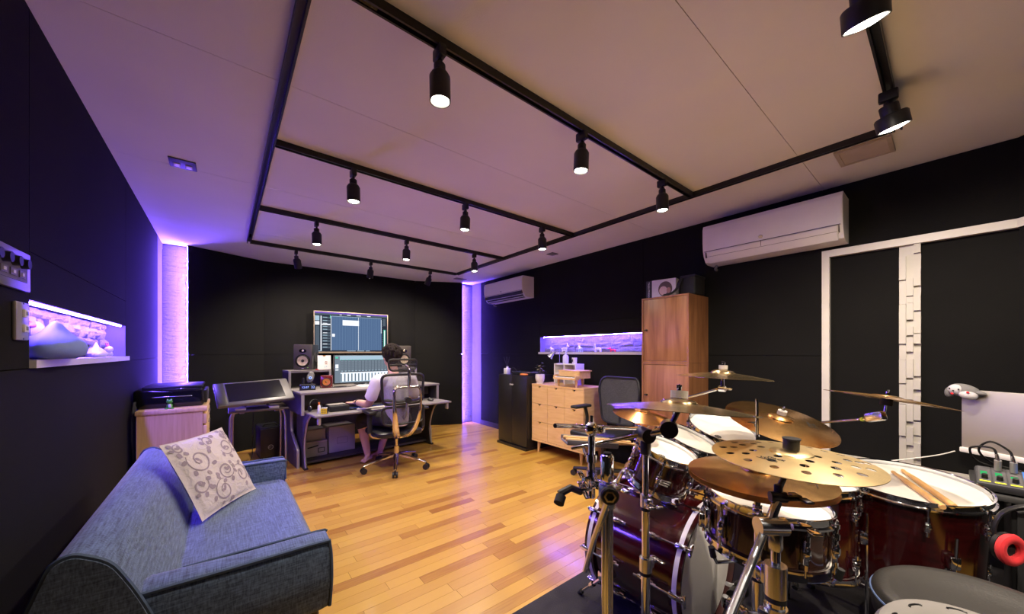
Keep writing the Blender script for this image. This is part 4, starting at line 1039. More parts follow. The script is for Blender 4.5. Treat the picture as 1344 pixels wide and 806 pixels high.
# ------------------------------------------------------------------ desk chair with chrome frame
CX, CY_ = 1.42, 3.70
ch = thing('office_chair', 'black mesh office chair with polished frame and headrest at the desk, someone seated', 'chair', (CX, CY_, 0))
seat_black = mat('black_leather', (0.012, 0.012, 0.013), 0.35, bump=0.1, bscale=90)
polish = mat('polished_aluminium', (0.72, 0.66, 0.60), 0.16, 1.0, var=0.03)
mesh_cloth = netting('chair_netting', (0.025, 0.023, 0.025), 0.55)
def star_base(t, cx, cy, angs, rad, m_spoke, zc=0.10):
    for a in angs:
        a = R(a); d = Vector((math.cos(a), math.sin(a), 0)); c = Vector((cx, cy, 0))
        MB().path([c+d*0.02+Vector((0, 0, 0.135)), c+d*rad*0.45+Vector((0, 0, 0.115)), c+d*rad*0.85+Vector((0, 0, 0.085)), c+d*rad+Vector((0, 0, 0.072))], [0.028, 0.024, 0.018, 0.015], 10, smooth_n=4, flat=(1, 0.75)).build('spoke', m_spoke, t)
        p = c+d*rad; n_ = Vector((-d.y, d.x, 0))
        w = MB()
        for s in (-1, 1): w.cyl(p+n_*s*0.008+Vector((0, 0, 0.029)), p+n_*s*0.026+Vector((0, 0, 0.029)), 0.029, n=16)
        w.cyl(p+n_*-0.01+Vector((0, 0, 0.029)), p+n_*0.01+Vector((0, 0, 0.029)), 0.008, n=8)
        w.cyl(p+Vector((0, 0, 0.03)), p+Vector((0, 0, 0.072)), 0.008, n=8)
        w.build('caster', plastic_black, t)
star_base(ch, CX, CY_, (180, 247, 311, 33, 103), 0.335, polish)
m = MB(); m.cyl((CX, CY_, 0.07), (CX, CY_, 0.23), 0.027, n=16); m.cyl((CX, CY_, 0.22), (CX, CY_, 0.40), 0.015, n=14); m.build('column', polish, ch)
m = MB(); m.rbox((CX, CY_-0.03, 0.365), (0.16, 0.26, 0.06), 0.02); m.build('mechanism', polish, ch)
sp_ = [(x, y) for x, y in round_poly([(-0.235, -0.22), (0.235, -0.22), (0.25, 0.20), (0.20, 0.26), (-0.20, 0.26), (-0.25, 0.20)], 0.09, 4)]
m = MB()
m.loft([[(CX-0.012+x*s, CY_+0.02+y*s, z) for x, y in sp_] for s, z in ((0.90, 0.362), (0.985, 0.370), (1.0, 0.388), (0.985, 0.408), (0.9, 0.418), (0.5, 0.413))]); m.build('seat', seat_black, ch)
BX, BY = 1.402, 3.455
def backpoly(w0, w1, z0, z1, r): return round_poly([(-w0, z0), (w0, z0), (w1, z1), (-w1, z1)], r, 5)
def yb(x, z, d=0.0): return BY + d - 0.35*max(0, abs(x)-0.05)**2*(-1)*1.8
def frame_part(nm_, poly, d, r, mesh_nm):
    pts = [(BX+x, yb(x, z, d), z) for x, z in poly]; pts.append(pts[0])
    MB().path(pts, r, 8).build(nm_, plastic_black, ch)
    k = len(poly); cz = sum(z for x, z in poly)/k
    vs = [(BX, yb(0, cz, d)-0.004, cz)]; fs = []
    for s in (0.5, 1.0): vs += [(BX+x*s, yb(x*s, z, d), cz+(z-cz)*s) for x, z in poly]
    for i in range(k):
        j = (i+1) % k
        fs += [(0, 1+i, 1+j), (1+i, 1+k+i, 1+k+j, 1+j)]
    MB().raw(vs, fs).build(mesh_nm, mesh_cloth, ch, ang=80)
frame_part('back_frame', backpoly(0.205, 0.218, 0.705, 0.995, 0.06), 0.0, 0.014, 'back_netting')
frame_part('lumbar_frame', backpoly(0.20, 0.222, 0.505, 0.675, 0.05), -0.012, 0.012, 'lumbar_netting')
frame_part('headrest_frame', backpoly(0.135, 0.15, 1.035, 1.145, 0.04), 0.02, 0.010, 'headrest_netting')
MB().rbox((BX, BY+0.012, 1.090), (0.27, 0.012, 0.02), 0.005).build('headrest_bar', plastic_black, ch)
FY = 3.36
for s in (-1, 1):
    pts = [(BX+s*0.025, 3.60, 0.365), (BX+s*0.05, 3.50, 0.37), (BX+s*0.095, 3.42, 0.45), (BX+s*0.125, FY, 0.60), (BX+s*0.135, FY-0.005, 0.72), (BX+s*0.132, FY, 0.84), (BX+s*0.115, FY+0.005, 0.87), (BX+s*0.09, FY+0.005, 0.878), (BX, FY+0.005, 0.88)]
    MB().path(pts, [0.026, 0.028, 0.028, 0.018, 0.013, 0.012, 0.012, 0.012, 0.012], 10, smooth_n=4, flat=(1.2, 0.7)).build('back_arm', polish, ch)
MB().path([(BX+0.012, FY+0.005, 0.875), (BX+0.014, FY-0.005, 0.97), (BX+0.012, FY+0.0, 1.055), (BX+0.0, FY+0.03, 1.085), (BX-0.01, BY+0.015, 1.09)], [0.014, 0.015, 0.013, 0.011, 0.009], 10, smooth_n=5).build('headrest_post', polish, ch)
m = MB(); m.path([(BX-0.20, BY-0.01, 0.755), (BX-0.08, FY+0.02, 0.74), (BX, FY, 0.748), (BX+0.08, FY+0.02, 0.74), (BX+0.20, BY-0.01, 0.755)], 0.014, 8, smooth_n=4); m.cyl((BX, FY-0.02, 0.748), (BX, FY+0.02, 0.748), 0.03, n=18); m.build('lumbar_bracket', plastic_black, ch)
MB().path([(BX, FY+0.01, 0.74), (BX, FY+0.03, 0.62), (BX, BY+0.005, 0.56)], 0.018, 8, smooth_n=4, flat=(1.3, 0.6)).build('lumbar_strut', plastic_grey, ch)
for s in (-1, 1):
    x = CX+s*0.285
    MB().path([(CX+s*0.06, 3.66, 0.36), (CX+s*0.16, 3.65, 0.345), (CX+s*0.26, 3.66, 0.365), (x, 3.665, 0.41)], [0.02, 0.018, 0.017, 0.017], 10, smooth_n=4, flat=(1, 0.8)).build('arm_bracket', polish, ch)
    MB().path([(x, 3.665, 0.40), (x, 3.67, 0.50), (x-s*0.005, 3.685, 0.60)], [0.02, 0.022, 0.026], 10, smooth_n=3, flat=(0.7, 1.1)).build('arm_post', plastic_black, ch)
    MB().rbox((x-s*0.005, 3.695, 0.614), (0.085, 0.22, 0.030), 0.012, 3).build('arm_pad', plastic_black, ch)

# ------------------------------------------------------------------ the person at the desk
skin = mat('skin', (0.62, 0.36, 0.26), 0.55, var=0.04)
shirt = mat('white_cotton', (0.82, 0.78, 0.80), 0.9, bump=0.2, bscale=30)
shorts_m = mat('black_cotton', (0.018, 0.016, 0.02), 0.9)
hair_m = mat('dark_brown_hair', (0.012, 0.007, 0.005), 0.75, var=0.4, scale=60, stretch=(1, 1, 0.2), spec=0.2)
pe = thing('person', 'person in white t-shirt and black shorts seated at the desk, back to the camera', 'person', (1.40, 3.70, 0.46))
def limb(m, pts, rs, n=14, sm=3):
    m.path(pts, rs, n, smooth_n=sm)
    m.ell(pts[0], (rs[0],)*3, n, 8); m.ell(pts[-1], (rs[-1],)*3, n, 8)
def hand(m, wrist, fwd, up, side):
    """palm, four bent fingers and a thumb leaving the side of the palm"""
    f = Vector(fwd).normalized(); u = Vector(up); u = (u-f*u.dot(f)).normalized(); s = f.cross(u)*side   # s points to the thumb side
    w = Vector(wrist)
    T = Matrix((s, f, u)).transposed().to_4x4(); T.translation = w+f*0.05
    m.ell((0, 0, 0), (0.040, 0.052, 0.016), 14, 8, T)
    for k, ln in enumerate((0.068, 0.078, 0.072, 0.056)):
        o = w + f*0.085 + s*(0.028-0.0187*k)
        fan = (f + s*(0.12-0.09*k)).normalized()
        m.path([o, o+fan*ln*0.42+u*0.008, o+fan*ln*0.78-u*0.004, o+fan*ln*0.95-u*0.020], [0.0095, 0.009, 0.008, 0.0065], 8)
        m.ell(o+fan*ln*0.95-u*0.020, (0.0065,)*3, 8, 6)
    o = w+f*0.03+s*0.032
    m.path([o-s*0.012, o+s*0.018+f*0.025, o+s*0.020+f*0.052-u*0.010], [0.013, 0.011, 0.008], 8); m.ell(o+s*0.020+f*0.052-u*0.010, (0.008,)*3, 8, 6)
HC = Vector((1.393, 3.775, 1.172))
body = MB()
body.path([(1.41, 3.67, 0.50), (1.41, 3.655, 0.62), (1.405, 3.66, 0.74), (1.402, 3.685, 0.87), (1.40, 3.71, 0.955)], [0.12, 0.125, 0.135, 0.14, 0.075], 18, smooth_n=4, flat=(1.15, 0.75))
body.path([(1.40, 3.71, 0.94), (1.396, 3.735, 1.02), (1.394, 3.76, 1.10)], [0.062, 0.053, 0.052], 14, smooth_n=3)
body.ell(HC, (0.076, 0.092, 0.108), 20, 14)
body.ell(HC+Vector((-0.002, 0.045, -0.055)), (0.056, 0.052, 0.055), 16, 10)
body.ell(HC+Vector((-0.003, 0.093, -0.018)), (0.011, 0.016, 0.020), 10, 8)
body.ell(HC+Vector((-0.003, 0.086, -0.055)), (0.022, 0.010, 0.008), 10, 6)
for s in (-1, 1): body.ell(HC+Vector((s*0.077, -0.004, -0.012)), (0.010, 0.020, 0.030), 10, 8)
armL = [(1.215, 3.70, 0.915), (1.185, 3.735, 0.80), (1.165, 3.80, 0.685), (1.125, 3.92, 0.682), (1.095, 4.01, 0.682)]
armR = [(1.592, 3.72, 0.915), (1.635, 3.75, 0.80), (1.655, 3.81, 0.685), (1.60, 3.92, 0.682), (1.545, 4.005, 0.682)]
ar = [0.052, 0.046, 0.040, 0.036, 0.026]
limb(body, armL, ar); limb(body, armR, ar)
hand(body, (1.093, 4.015, 0.678), (-0.35, 1, -0.10), (0, 0, 1), 1)
hand(body, (1.542, 4.01, 0.678), (-0.45, 1, -0.10), (0, 0, 1), -1)
legL = [(1.335, 3.70, 0.525), (1.275, 3.92, 0.502), (1.215, 4.13, 0.480), (1.205, 4.16, 0.39), (1.225, 4.15, 0.28), (1.248, 4.115, 0.085)]
legR = [(1.485, 3.70, 0.525), (1.53, 3.92, 0.502), (1.565, 4.15, 0.480), (1.545, 4.19, 0.39), (1.49, 4.21, 0.28), (1.425, 4.205, 0.085)]
lr = [0.080, 0.072, 0.056, 0.052, 0.050, 0.033]
limb(body, legL, lr); limb(body, legR, lr)
def foot(m, ank, heel, toe):
    heel = Vector(heel); toe = Vector(toe); d = (toe-heel).normalized(); sd = Vector((-d.y, d.x, 0))
    m.ell(heel, (0.030, 0.030, 0.030), 12, 8)
    m.path([Vector(ank), heel*0.6+toe*0.4+Vector((0, 0, 0.028)), toe], [0.034, 0.034, 0.026], 12, smooth_n=3, flat=(1.25, 0.75))
    m.path([heel, (heel+toe)/2, toe], [0.028, 0.030, 0.026], 12, flat=(1.3, 0.8))
    for k in range(5):
        o = toe + sd*(0.026-0.013*k) - d*0.005
        m.path([o, o+d*(0.030-0.003*k)+Vector((0, 0, -0.006))], [0.011 if k else 0.014, 0.008], 8); m.ell(o+d*(0.030-0.003*k)+Vector((0, 0, -0.006)), (0.009,)*3, 8, 6)
foot(body, (1.248, 4.115, 0.085), (1.283, 4.145, 0.032), (1.195, 4.075, 0.024))
foot(body, (1.425, 4.205, 0.085), (1.432, 4.185, 0.032), (1.385, 4.275, 0.024))
remeshed(body, 0.0055, 'body', skin, pe, 2)
# shirt
sh = MB()
sh.path([(1.41, 3.665, 0.48), (1.41, 3.655, 0.60), (1.405, 3.66, 0.72), (1.402, 3.68, 0.85), (1.401, 3.70, 0.925), (1.40, 3.712, 0.968)], [0.138, 0.142, 0.147, 0.152, 0.118, 0.072], 22, smooth_n=4, flat=(1.18, 0.78))
for arm_ in (armL, armR):
    a0, a1, a2 = Vector(arm_[0]), Vector(arm_[1]), Vector(arm_[2])
    mid = Vector((1.40, 3.70, 0.93))
    sh.path([mid, a0*0.75+mid*0.25+Vector((0, 0, 0.012)), a0, a1, a1*0.55+a2*0.45], [0.06, 0.066, 0.064, 0.062, 0.064], 16, smooth_n=4)
remeshed(sh, 0.007, 'shirt', shirt, pe, 2)
so = MB()
so.ell((1.41, 3.665, 0.508), (0.165, 0.12, 0.085), 18, 12)
for lg_ in (legL, legR):
    so.path(lg_[:4], [0.084, 0.078, 0.071, 0.066], 16, smooth_n=4); so.ell(lg_[0], (0.092, 0.088, 0.080), 14, 8)
    so.cyl(lg_[3], Vector(lg_[3])*0.85+Vector(lg_[4])*0.15, 0.068, 0.066, 16)
remeshed(so, 0.008, 'shorts', shorts_m, pe, 1)
# hair: a rounded mass with layered locks
ha = MB(); rh = random.Random(4)
ha.ell(HC+Vector((0, -0.012, 0.038)), (0.100, 0.112, 0.098), 22, 14)
ha.ell(HC+Vector((0, -0.048, -0.005)), (0.088, 0.066, 0.080), 18, 12)
for k in range(170):
    th = rh.uniform(0, 6.283); ph = rh.uniform(0.05, 1.75)
    dv = Vector((math.cos(th)*math.sin(ph), math.sin(th)*math.sin(ph), math.cos(ph)))
    if dv.y > 0.35 and dv.z < 0.25: continue
    if abs(dv.x) > 0.75 and dv.z < -0.02 and dv.y > -0.25: continue
    p = HC + Vector((dv.x*0.098, dv.y*0.110-0.014, dv.z*0.100+0.034))
    tan = Vector((dv.x, dv.y, 0)); tan = (tan.normalized() if tan.length > 0.05 else Vector((0, 1, 0)))
    dn = (tan*0.5*max(0.1, dv.z)+Vector((rh.uniform(-.3, .3), rh.uniform(-.3, .3), -0.8*(1-dv.z)-0.15))).normalized()
    ha.path([p-dn*0.012, p+dn*0.018+dv*0.002, p+dn*0.045-dv*0.001], [0.010, 0.008, 0.003], 7)
remeshed(ha, 0.0048, 'hair', hair_m, pe, 1)
m = MB()
for s in (-1, 1): m.ell(HC+Vector((s*0.030-0.003, 0.083, 0.0)), (0.011, 0.006, 0.006), 10, 6)
m.build('eyes', plastic_white, pe)
m = MB()
for s in (-1, 1): m.ell(HC+Vector((s*0.030-0.003, 0.0875, 0.0)), (0.0055, 0.003, 0.0055), 8, 6); m.path([HC+Vector((s*0.016-0.003, 0.088, 0.016)), HC+Vector((s*0.032-0.003, 0.085, 0.020)), HC+Vector((s*0.046-0.003, 0.074, 0.015))], 0.003, 6)
m.build('brows_and_pupils', hair_m, pe)
Fw = frame((1.108, 3.98, 0.682), Vector((-0.3, 0.9, 0)))
m = MB(); m.torus(0.031, 0.006, 24, 8, Fw, rz=0.010); m.rbox((0, 0, 0), (0.03, 0.006, 0.03), 0.002, T=Matrix.Translation((1.108, 3.98, 0.714)) @ Matrix.Rotation(R(90), 4, 'X')); m.build('wristwatch', plastic_black, pe)
# ------------------------------------------------------------------ black cabinet and the things on it
bc = thing('black_cabinet', 'tall black two-door cabinet against the right wall', 'cabinet', (3.13, 3.58, 0))
cab_black = mat('black_cabinet_paint', (0.014, 0.012, 0.012), 0.35)
MB().bb(2.912, 3.375, 3.29, 3.868, 0.03, 0.925).build('carcass', cab_black, bc, False)
MB().bb(2.875, 3.375, 3.285, 3.873, 0.0, 0.03).build('plinth', cab_black, bc, False)
for y0, y1 in ((3.292, 3.577), (3.581, 3.866)):
    d = MB().rbox((2.903, (y0+y1)/2, 0.482), (0.016, y1-y0, 0.88), 0.002).build('door', cab_black, bc)
m = MB(); text_mesh('myer', 0.04, Matrix.Translation((2.8945, 3.585, 0.805)) @ Matrix.Rotation(R(-90), 4, 'Z') @ Matrix.Rotation(R(90), 4, 'X'), m); m.build('badge_lettering', plastic_white, bc, False)
t = thing('reed_diffuser', 'square white diffuser bottle with dark reeds on the black cabinet', 'diffuser', (2.97, 3.77, 0.926))
MB().rbox((2.97, 3.77, 0.966), (0.07, 0.07, 0.08), 0.006).build('bottle', mat('milk_glass', (0.72, 0.70, 0.70), 0.15), t)
MB().cyl((2.97, 3.77, 1.005), (2.97, 3.77, 1.028), 0.016, n=16).build('neck', plastic_white, t)
for k, (dx, dy) in enumerate(((-0.02, 0.05), (0.01, 0.03), (-0.01, -0.004), (0.02, -0.02))):
    MB().cyl((2.97, 3.77, 1.01), (2.97+dx, 3.77+dy, 1.155), 0.0022, n=6).build('reed', mat('black_reed', (0.02, 0.015, 0.02), 0.7), t)
t = thing('record_player', 'slim dark deck with a silver edge on the black cabinet', 'deck', (3.12, 3.50, 0.926))
MB().rbox((3.12, 3.49, 0.945), (0.30, 0.34, 0.035), 0.006).build('body', plastic_black, t)
MB().rbox((3.12, 3.49, 0.966), (0.31, 0.35, 0.008), 0.003).build('top_plate', steel, t)
MB().cyl((3.12, 3.51, 0.970), (3.12, 3.51, 0.980), 0.12, n=32).build('disc', gloss_black, t)
tag(MB().path([(2.965, 3.70, 0.932), (2.96, 3.69, 0.985), (2.965, 3.64, 1.015), (2.97, 3.58, 0.985), (2.94, 3.52, 0.931), (2.93, 3.47, 0.931)], 0.0035, 6, smooth_n=6).build('looped_cable', rubber), 'thin dark cable looping up on the black cabinet', 'cable')
t = thing('orange_case', 'small orange lozenge-shaped case on the front edge of the black cabinet', 'case', (2.935, 3.385, 0.926))
MB().rbox((2.935, 3.385, 0.938), (0.05, 0.11, 0.022), 0.010, 3).build('body', mat('orange_rubber', (0.85, 0.25, 0.05), 0.5), t)
MB().bb(2.9085, 2.9615, 3.383, 3.386, 0.937, 0.9395).build('seam', plastic_grey, t, False)

# ------------------------------------------------------------------ nine-drawer chest
oak = wood('light_oak', (0.60, 0.35, 0.13), (0.75, 0.50, 0.23), (1.2, 1.2, 9), 0.4, 4, 0.02)
leg_oak = wood('oak_leg', (0.50, 0.28, 0.10), (0.62, 0.38, 0.16), (12, 12, 1), 0.4, 4, 0.02)
dr = thing('chest_of_drawers', 'light oak chest of nine drawers with notched fronts on tapered legs', 'chest of drawers', (3.15, 2.86, 0))
X0, X1, Y0, Y1, Z0, Z1 = 2.962, 3.365, 2.45, 3.27, 0.135, 0.832
m = MB(); m.bb(X0, X1, Y0, Y1, Z1-0.022, Z1); m.build('top', oak, dr, False)
for ya_ in (Y0, Y1-0.018): MB().bb(X0+0.004, X1, ya_, ya_+0.018, Z0+0.025, Z1-0.022).build('side', oak, dr, False)
MB().bb(X0, X1, Y0, Y1, Z0, Z0+0.025).build('bottom', oak, dr, False)
MB().bb(X0+0.03, X1, Y0+0.018, Y1-0.018, Z0+0.025, Z1-0.022).build('carcass', black_trim, dr, False)
rows_z = [(0.163, 0.375), (0.379, 0.593), (0.597, 0.807)]; cw = (Y1-Y0-0.006)/3
for z0, z1 in rows_z:
    for k in range(3):
        ya, yb_ = Y0+0.003+k*cw+0.0018, Y0+0.003+(k+1)*cw-0.0018; yc = (ya+yb_)/2
        poly = [(ya, z0), (yb_, z0), (yb_, z1), (yc+0.026, z1), (yc+0.008, z1-0.022), (yc-0.008, z1-0.022), (yc-0.026, z1), (ya, z1)]
        MB().prism(poly, 0.018, Matrix.Translation((X0-0.001, 0, 0)) @ YZ).build('drawer', oak, dr, False)
for x in (X0+0.045, X1-0.05):
    for y in (Y0+0.07, Y1-0.09):
        MB().cyl((x, y, Z0), (x-0.008 if x < 3.1 else x+0.005, y+(-0.008 if y < 2.8 else 0.008), 0.0), 0.022, 0.012, 14).build('leg', leg_oak, dr)
# on the chest: flower pot, small white shelf with bottle, can and lamp, toy piano
t = thing('potted_plant', 'small dark-leaved plant in a rounded white pot on the oak chest', 'plant', (3.04, 3.205, Z1))
MB().lathe([(0, 0.012), (0.034, 0.012), (0.05, 0.03), (0.058, 0.07), (0.056, 0.115), (0.052, 0.115), (0.053, 0.07), (0.046, 0.035), (0, 0.03)], 24, Matrix.Translation((3.04, 3.205, Z1))).build('pot', plastic_white, t)
MB().lathe([(0, 0), (0.04, 0), (0.044, 0.012), (0, 0.014)], 24, Matrix.Translation((3.04, 3.205, Z1))).build('saucer', plastic_white, t)
MB().lathe([(0, 0.10), (0.053, 0.10), (0, 0.108)], 20, Matrix.Translation((3.04, 3.205, Z1))).build('soil', mat('soil', (0.08, 0.035, 0.02), 0.95), t)
leaf_m = mat('dark_leaf', (0.03, 0.05, 0.02), 0.5); leaf_y = mat('lit_leaf', (0.25, 0.24, 0.06), 0.5)  # second leaf colour is a brighter copy, lit look painted in
rl = random.Random(5); stem = MB(); stem.path([(3.04, 3.205, Z1+0.10), (3.043, 3.203, Z1+0.16), (3.038, 3.198, Z1+0.225)], 0.0035, 6, smooth_n=3)
for k in range(16):
    h = 0.12+0.007*k; a = k*2.4; d = Vector((math.cos(a), math.sin(a), 0.25+rl.uniform(-.1, .4))).normalized(); o = Vector((3.041, 3.203, Z1+h))
    e = o+d*rl.uniform(0.035, 0.06); stem.path([o, e], 0.0016, 5)
    F = frame(e, Vector((0, 0, 1))+d*0.4, d)
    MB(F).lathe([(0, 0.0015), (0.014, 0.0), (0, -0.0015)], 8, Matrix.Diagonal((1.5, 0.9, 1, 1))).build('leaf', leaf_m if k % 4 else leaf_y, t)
stem.build('stem', mat('stem_brown', (0.09, 0.06, 0.03), 0.7), t)
ws = thing('white_cube_shelf', 'small white open shelf standing on the oak chest by the wall', 'shelf', (3.25, 3.02, Z1))
sx0, sx1, sy0, sy1, sz0, sz1 = 3.20, 3.355, 2.77, 3.12, Z1, Z1+0.235
for a in ((sx0, sx1, sy0, sy0+0.012, sz0, sz1), (sx0, sx1, sy1-0.012, sy1, sz0, sz1)): MB().bb(*a).build('side', plastic_white, ws, False)
MB().bb(sx0, sx1, sy0, sy1, sz1, sz1+0.012).build('top', plastic_white, ws, False)
MB().bb(sx1-0.006, sx1, sy0+0.012, sy1-0.012, sz0, sz1).build('back', plastic_white, ws, False)
MB().bb(sx0, sx1, 2.945, 2.957, sz0, sz1).build('divider', plastic_white, ws, False)
MB().bb(sx0, sx1-0.006, 2.957, sy1-0.012, sz0+0.12, sz0+0.132).build('shelf', plastic_white, ws, False)
zt = sz1+0.0125
t = thing('pump_bottle', 'clear white pump bottle standing on the small white shelf', 'bottle', (3.27, 2.99, zt))
MB().lathe([(0, 0), (0.034, 0), (0.036, 0.005), (0.036, 0.085), (0.024, 0.105), (0.012, 0.11), (0.012, 0.125), (0, 0.125)], 20, Matrix.Translation((3.27, 2.99, zt))).build('body', mat('frosted_plastic', (0.66, 0.66, 0.74), 0.2), t)
m = MB(); m.cyl((3.27, 2.99, zt+0.125), (3.27, 2.99, zt+0.155), 0.006); m.path([(3.27, 2.99, zt+0.155), (3.265, 3.02, zt+0.157), (3.26, 3.035, zt+0.15)], 0.006, 8); m.build('pump', plastic_white, t)
t = thing('label_cup', 'white cup with a black emblem at the end of the small white shelf', 'cup', (3.25, 2.83, zt))
MB().lathe([(0, 0), (0.027, 0), (0.031, 0.075), (0.028, 0.075), (0.024, 0.004), (0, 0.004)], 20, Matrix.Translation((3.25, 2.83, zt))).build('body', plastic_white, t)
m = MB(); m.ell((3.2185, 2.833, zt+0.038), (0.002, 0.010, 0.015), 10, 6); m.ell((3.2195, 2.833, zt+0.057), (0.002, 0.007, 0.004), 8, 6); m.build('emblem', plastic_black, t)
t = thing('desk_lamp', 'chrome reading lamp with a tilted cone shade on the small white shelf', 'lamp', (3.26, 3.08, zt))
m = MB(); m.cyl((3.26, 3.085, zt), (3.26, 3.085, zt+0.008), 0.03, n=20); m.build('base', steel, t)
MB().path([(3.26, 3.085, zt), (3.26, 3.085, zt+0.13), (3.25, 3.10, zt+0.155), (3.22, 3.14, zt+0.145)], 0.005, 8, smooth_n=3).build('arm', steel, t)
Fl = frame((3.225, 3.135, zt+0.145), Vector((-0.45, 0.42, -0.70)))
MB(Fl).lathe([(0, -0.01), (0.014, -0.01), (0.018, 0.0), (0.042, 0.095), (0.040, 0.095), (0.016, 0.004), (0, 0.004)], 22).build('shade', steel, t)
MB(Fl).ell((0, 0, 0.06), (0.016, 0.016, 0.024), 12, 8).build('bulb', mat('unlit_bulb', (0.8, 0.78, 0.72), 0.2), t)
pn = thing('toy_piano', 'wooden toy grand piano with white keys on the oak chest', 'toy piano', (3.08, 2.74, Z1))
Tpn = Matrix.Translation((3.05, 2.70, Z1)) @ Matrix.Rotation(R(-90), 4, 'Z')     # local x -> -Y, local y -> +X (back)
pine = wood('piano_wood', (0.62, 0.36, 0.13), (0.78, 0.52, 0.24), (8, 1.5, 8), 0.35, 4, 0.01)
case = [(-0.155, -0.06), (0.155, -0.06), (0.155, 0.15), (0.10, 0.185), (0.02, 0.19), (-0.06, 0.13), (-0.155, 0.06)]
MB(Tpn).prism(round_poly(case, 0.03, 3), 0.075, Matrix.Translation((0, 0, 0.095))).build('case', pine, pn, ang=40)
MB(Tpn).prism([(-0.165, -0.05), (0.165, -0.05), (0.165, 0.155), (0.105, 0.195), (0.02, 0.20), (-0.06, 0.14), (-0.165, 0.07)], 0.010, Matrix.Translation((0, 0, 0.172))).build('lid', pine, pn, False)
MB(Tpn).bb(-0.165, 0.165, -0.125, -0.06, 0.083, 0.103).build('key_bed', pine, pn, False)
for x in (-0.158, 0.158): MB(Tpn).rbox((x, -0.085, 0.113), (0.014, 0.075, 0.032), 0.004).build('cheek', pine, pn)
for k in range(18): MB(Tpn).bb(-0.148+k*0.0165, -0.148+k*0.0165+0.0155, -0.122, -0.064, 0.103, 0.111).build('white_key', plastic_white, pn, False)
for k in range(17):
    if k % 7 not in (2, 6): MB(Tpn).bb(-0.148+(k+1)*0.0165-0.005, -0.148+(k+1)*0.0165+0.004, -0.098, -0.062, 0.111, 0.117).build('black_key', plastic_black, pn, False)
for x, y in ((-0.13, -0.07), (0.13, -0.07), (0.03, 0.15)): MB(Tpn).cyl((x, y, 0.085), (x*1.03, y*1.03, 0.0), 0.018, 0.010, 14).build('leg', pine, pn)

# ------------------------------------------------------------------ animal figurines on the right niche sill
def animal(label, nm_, y, m_, L_, h, ears, headc, rz, tail=True, nose=0.0, headr=1.0):
    t = thing(nm_, label, 'figurine', (3.435, y, RZ0+0.0005), rz)
    a = MB(); r = h*0.24
    a.ell((0, 0, h*0.48), (L_*0.36, r*0.9, r), 14, 10)
    for sx in (-1, 1):
        for sy in (-1, 1): a.cyl((sx*L_*0.24, sy*r*0.5, h*0.45), (sx*L_*0.27, sy*r*0.55, 0.0), r*0.38, r*0.36, 8)
    hx = L_*0.36; a.ell((hx, 0, headc), (r*0.85*headr, r*0.8*headr, r*0.8*headr), 12, 8); a.ell((hx-r*0.4, 0, (headc+h*0.5)/2), (r*0.5, r*0.5, r*0.7), 10, 8)
    a.ell((hx+r*(0.75+nose)*headr, 0, headc-r*0.15), (r*(0.5+nose), r*0.45, r*0.4), 10, 8)
    remeshed(a, h*0.035, 'body', m_, t, 2, local=True)
    for sy in (-1, 1): MB().path([(hx-r*0.1, sy*r*0.4, headc+r*0.5), (hx-r*0.2, sy*r*0.55, headc+r*0.5+ears)], [r*0.26, r*0.12], 8).build('ear', m_, t, local=True)
    if tail: MB().path([(-L_*0.34, 0, h*0.52), (-L_*0.46, 0, h*0.62)], [r*0.22, r*0.12], 8).build('tail', m_, t, local=True)
    return t
def yR(px):
    u = (px-672)/467; return 3.435*(0.7772-u*0.6292)/(0.6292+u*0.7772)
white_fig = mat('white_figurine', (0.72, 0.70, 0.72), 0.4); red_fig = mat('red_figurine', (0.75, 0.03, 0.06), 0.4); cyan_fig = mat('white_blue_figurine', (0.55, 0.68, 0.75), 0.4)
animal('white toy sheep at the left end of the right niche, behind the lamp', 'animal_figurine', yR(725), white_fig, 0.09, 0.07, 0.01, 0.055, R(90))
animal('white toy deer behind the pump bottle in the right niche', 'animal_figurine', yR(741), white_fig, 0.11, 0.085, 0.03, 0.075, R(-60))
animal('white and pale blue toy elephant in the right niche', 'animal_figurine', yR(762), cyan_fig, 0.10, 0.085, 0.012, 0.062, R(70), headr=1.1)
animal('white toy rabbit with raised ears in the right niche', 'animal_figurine', yR(785), white_fig, 0.135, 0.075, 0.035, 0.062, R(90))
animal('small red toy animal near the right end of the right niche', 'animal_figurine', yR(804.5), red_fig, 0.11, 0.052, 0.010, 0.042, R(90), nose=0.8)

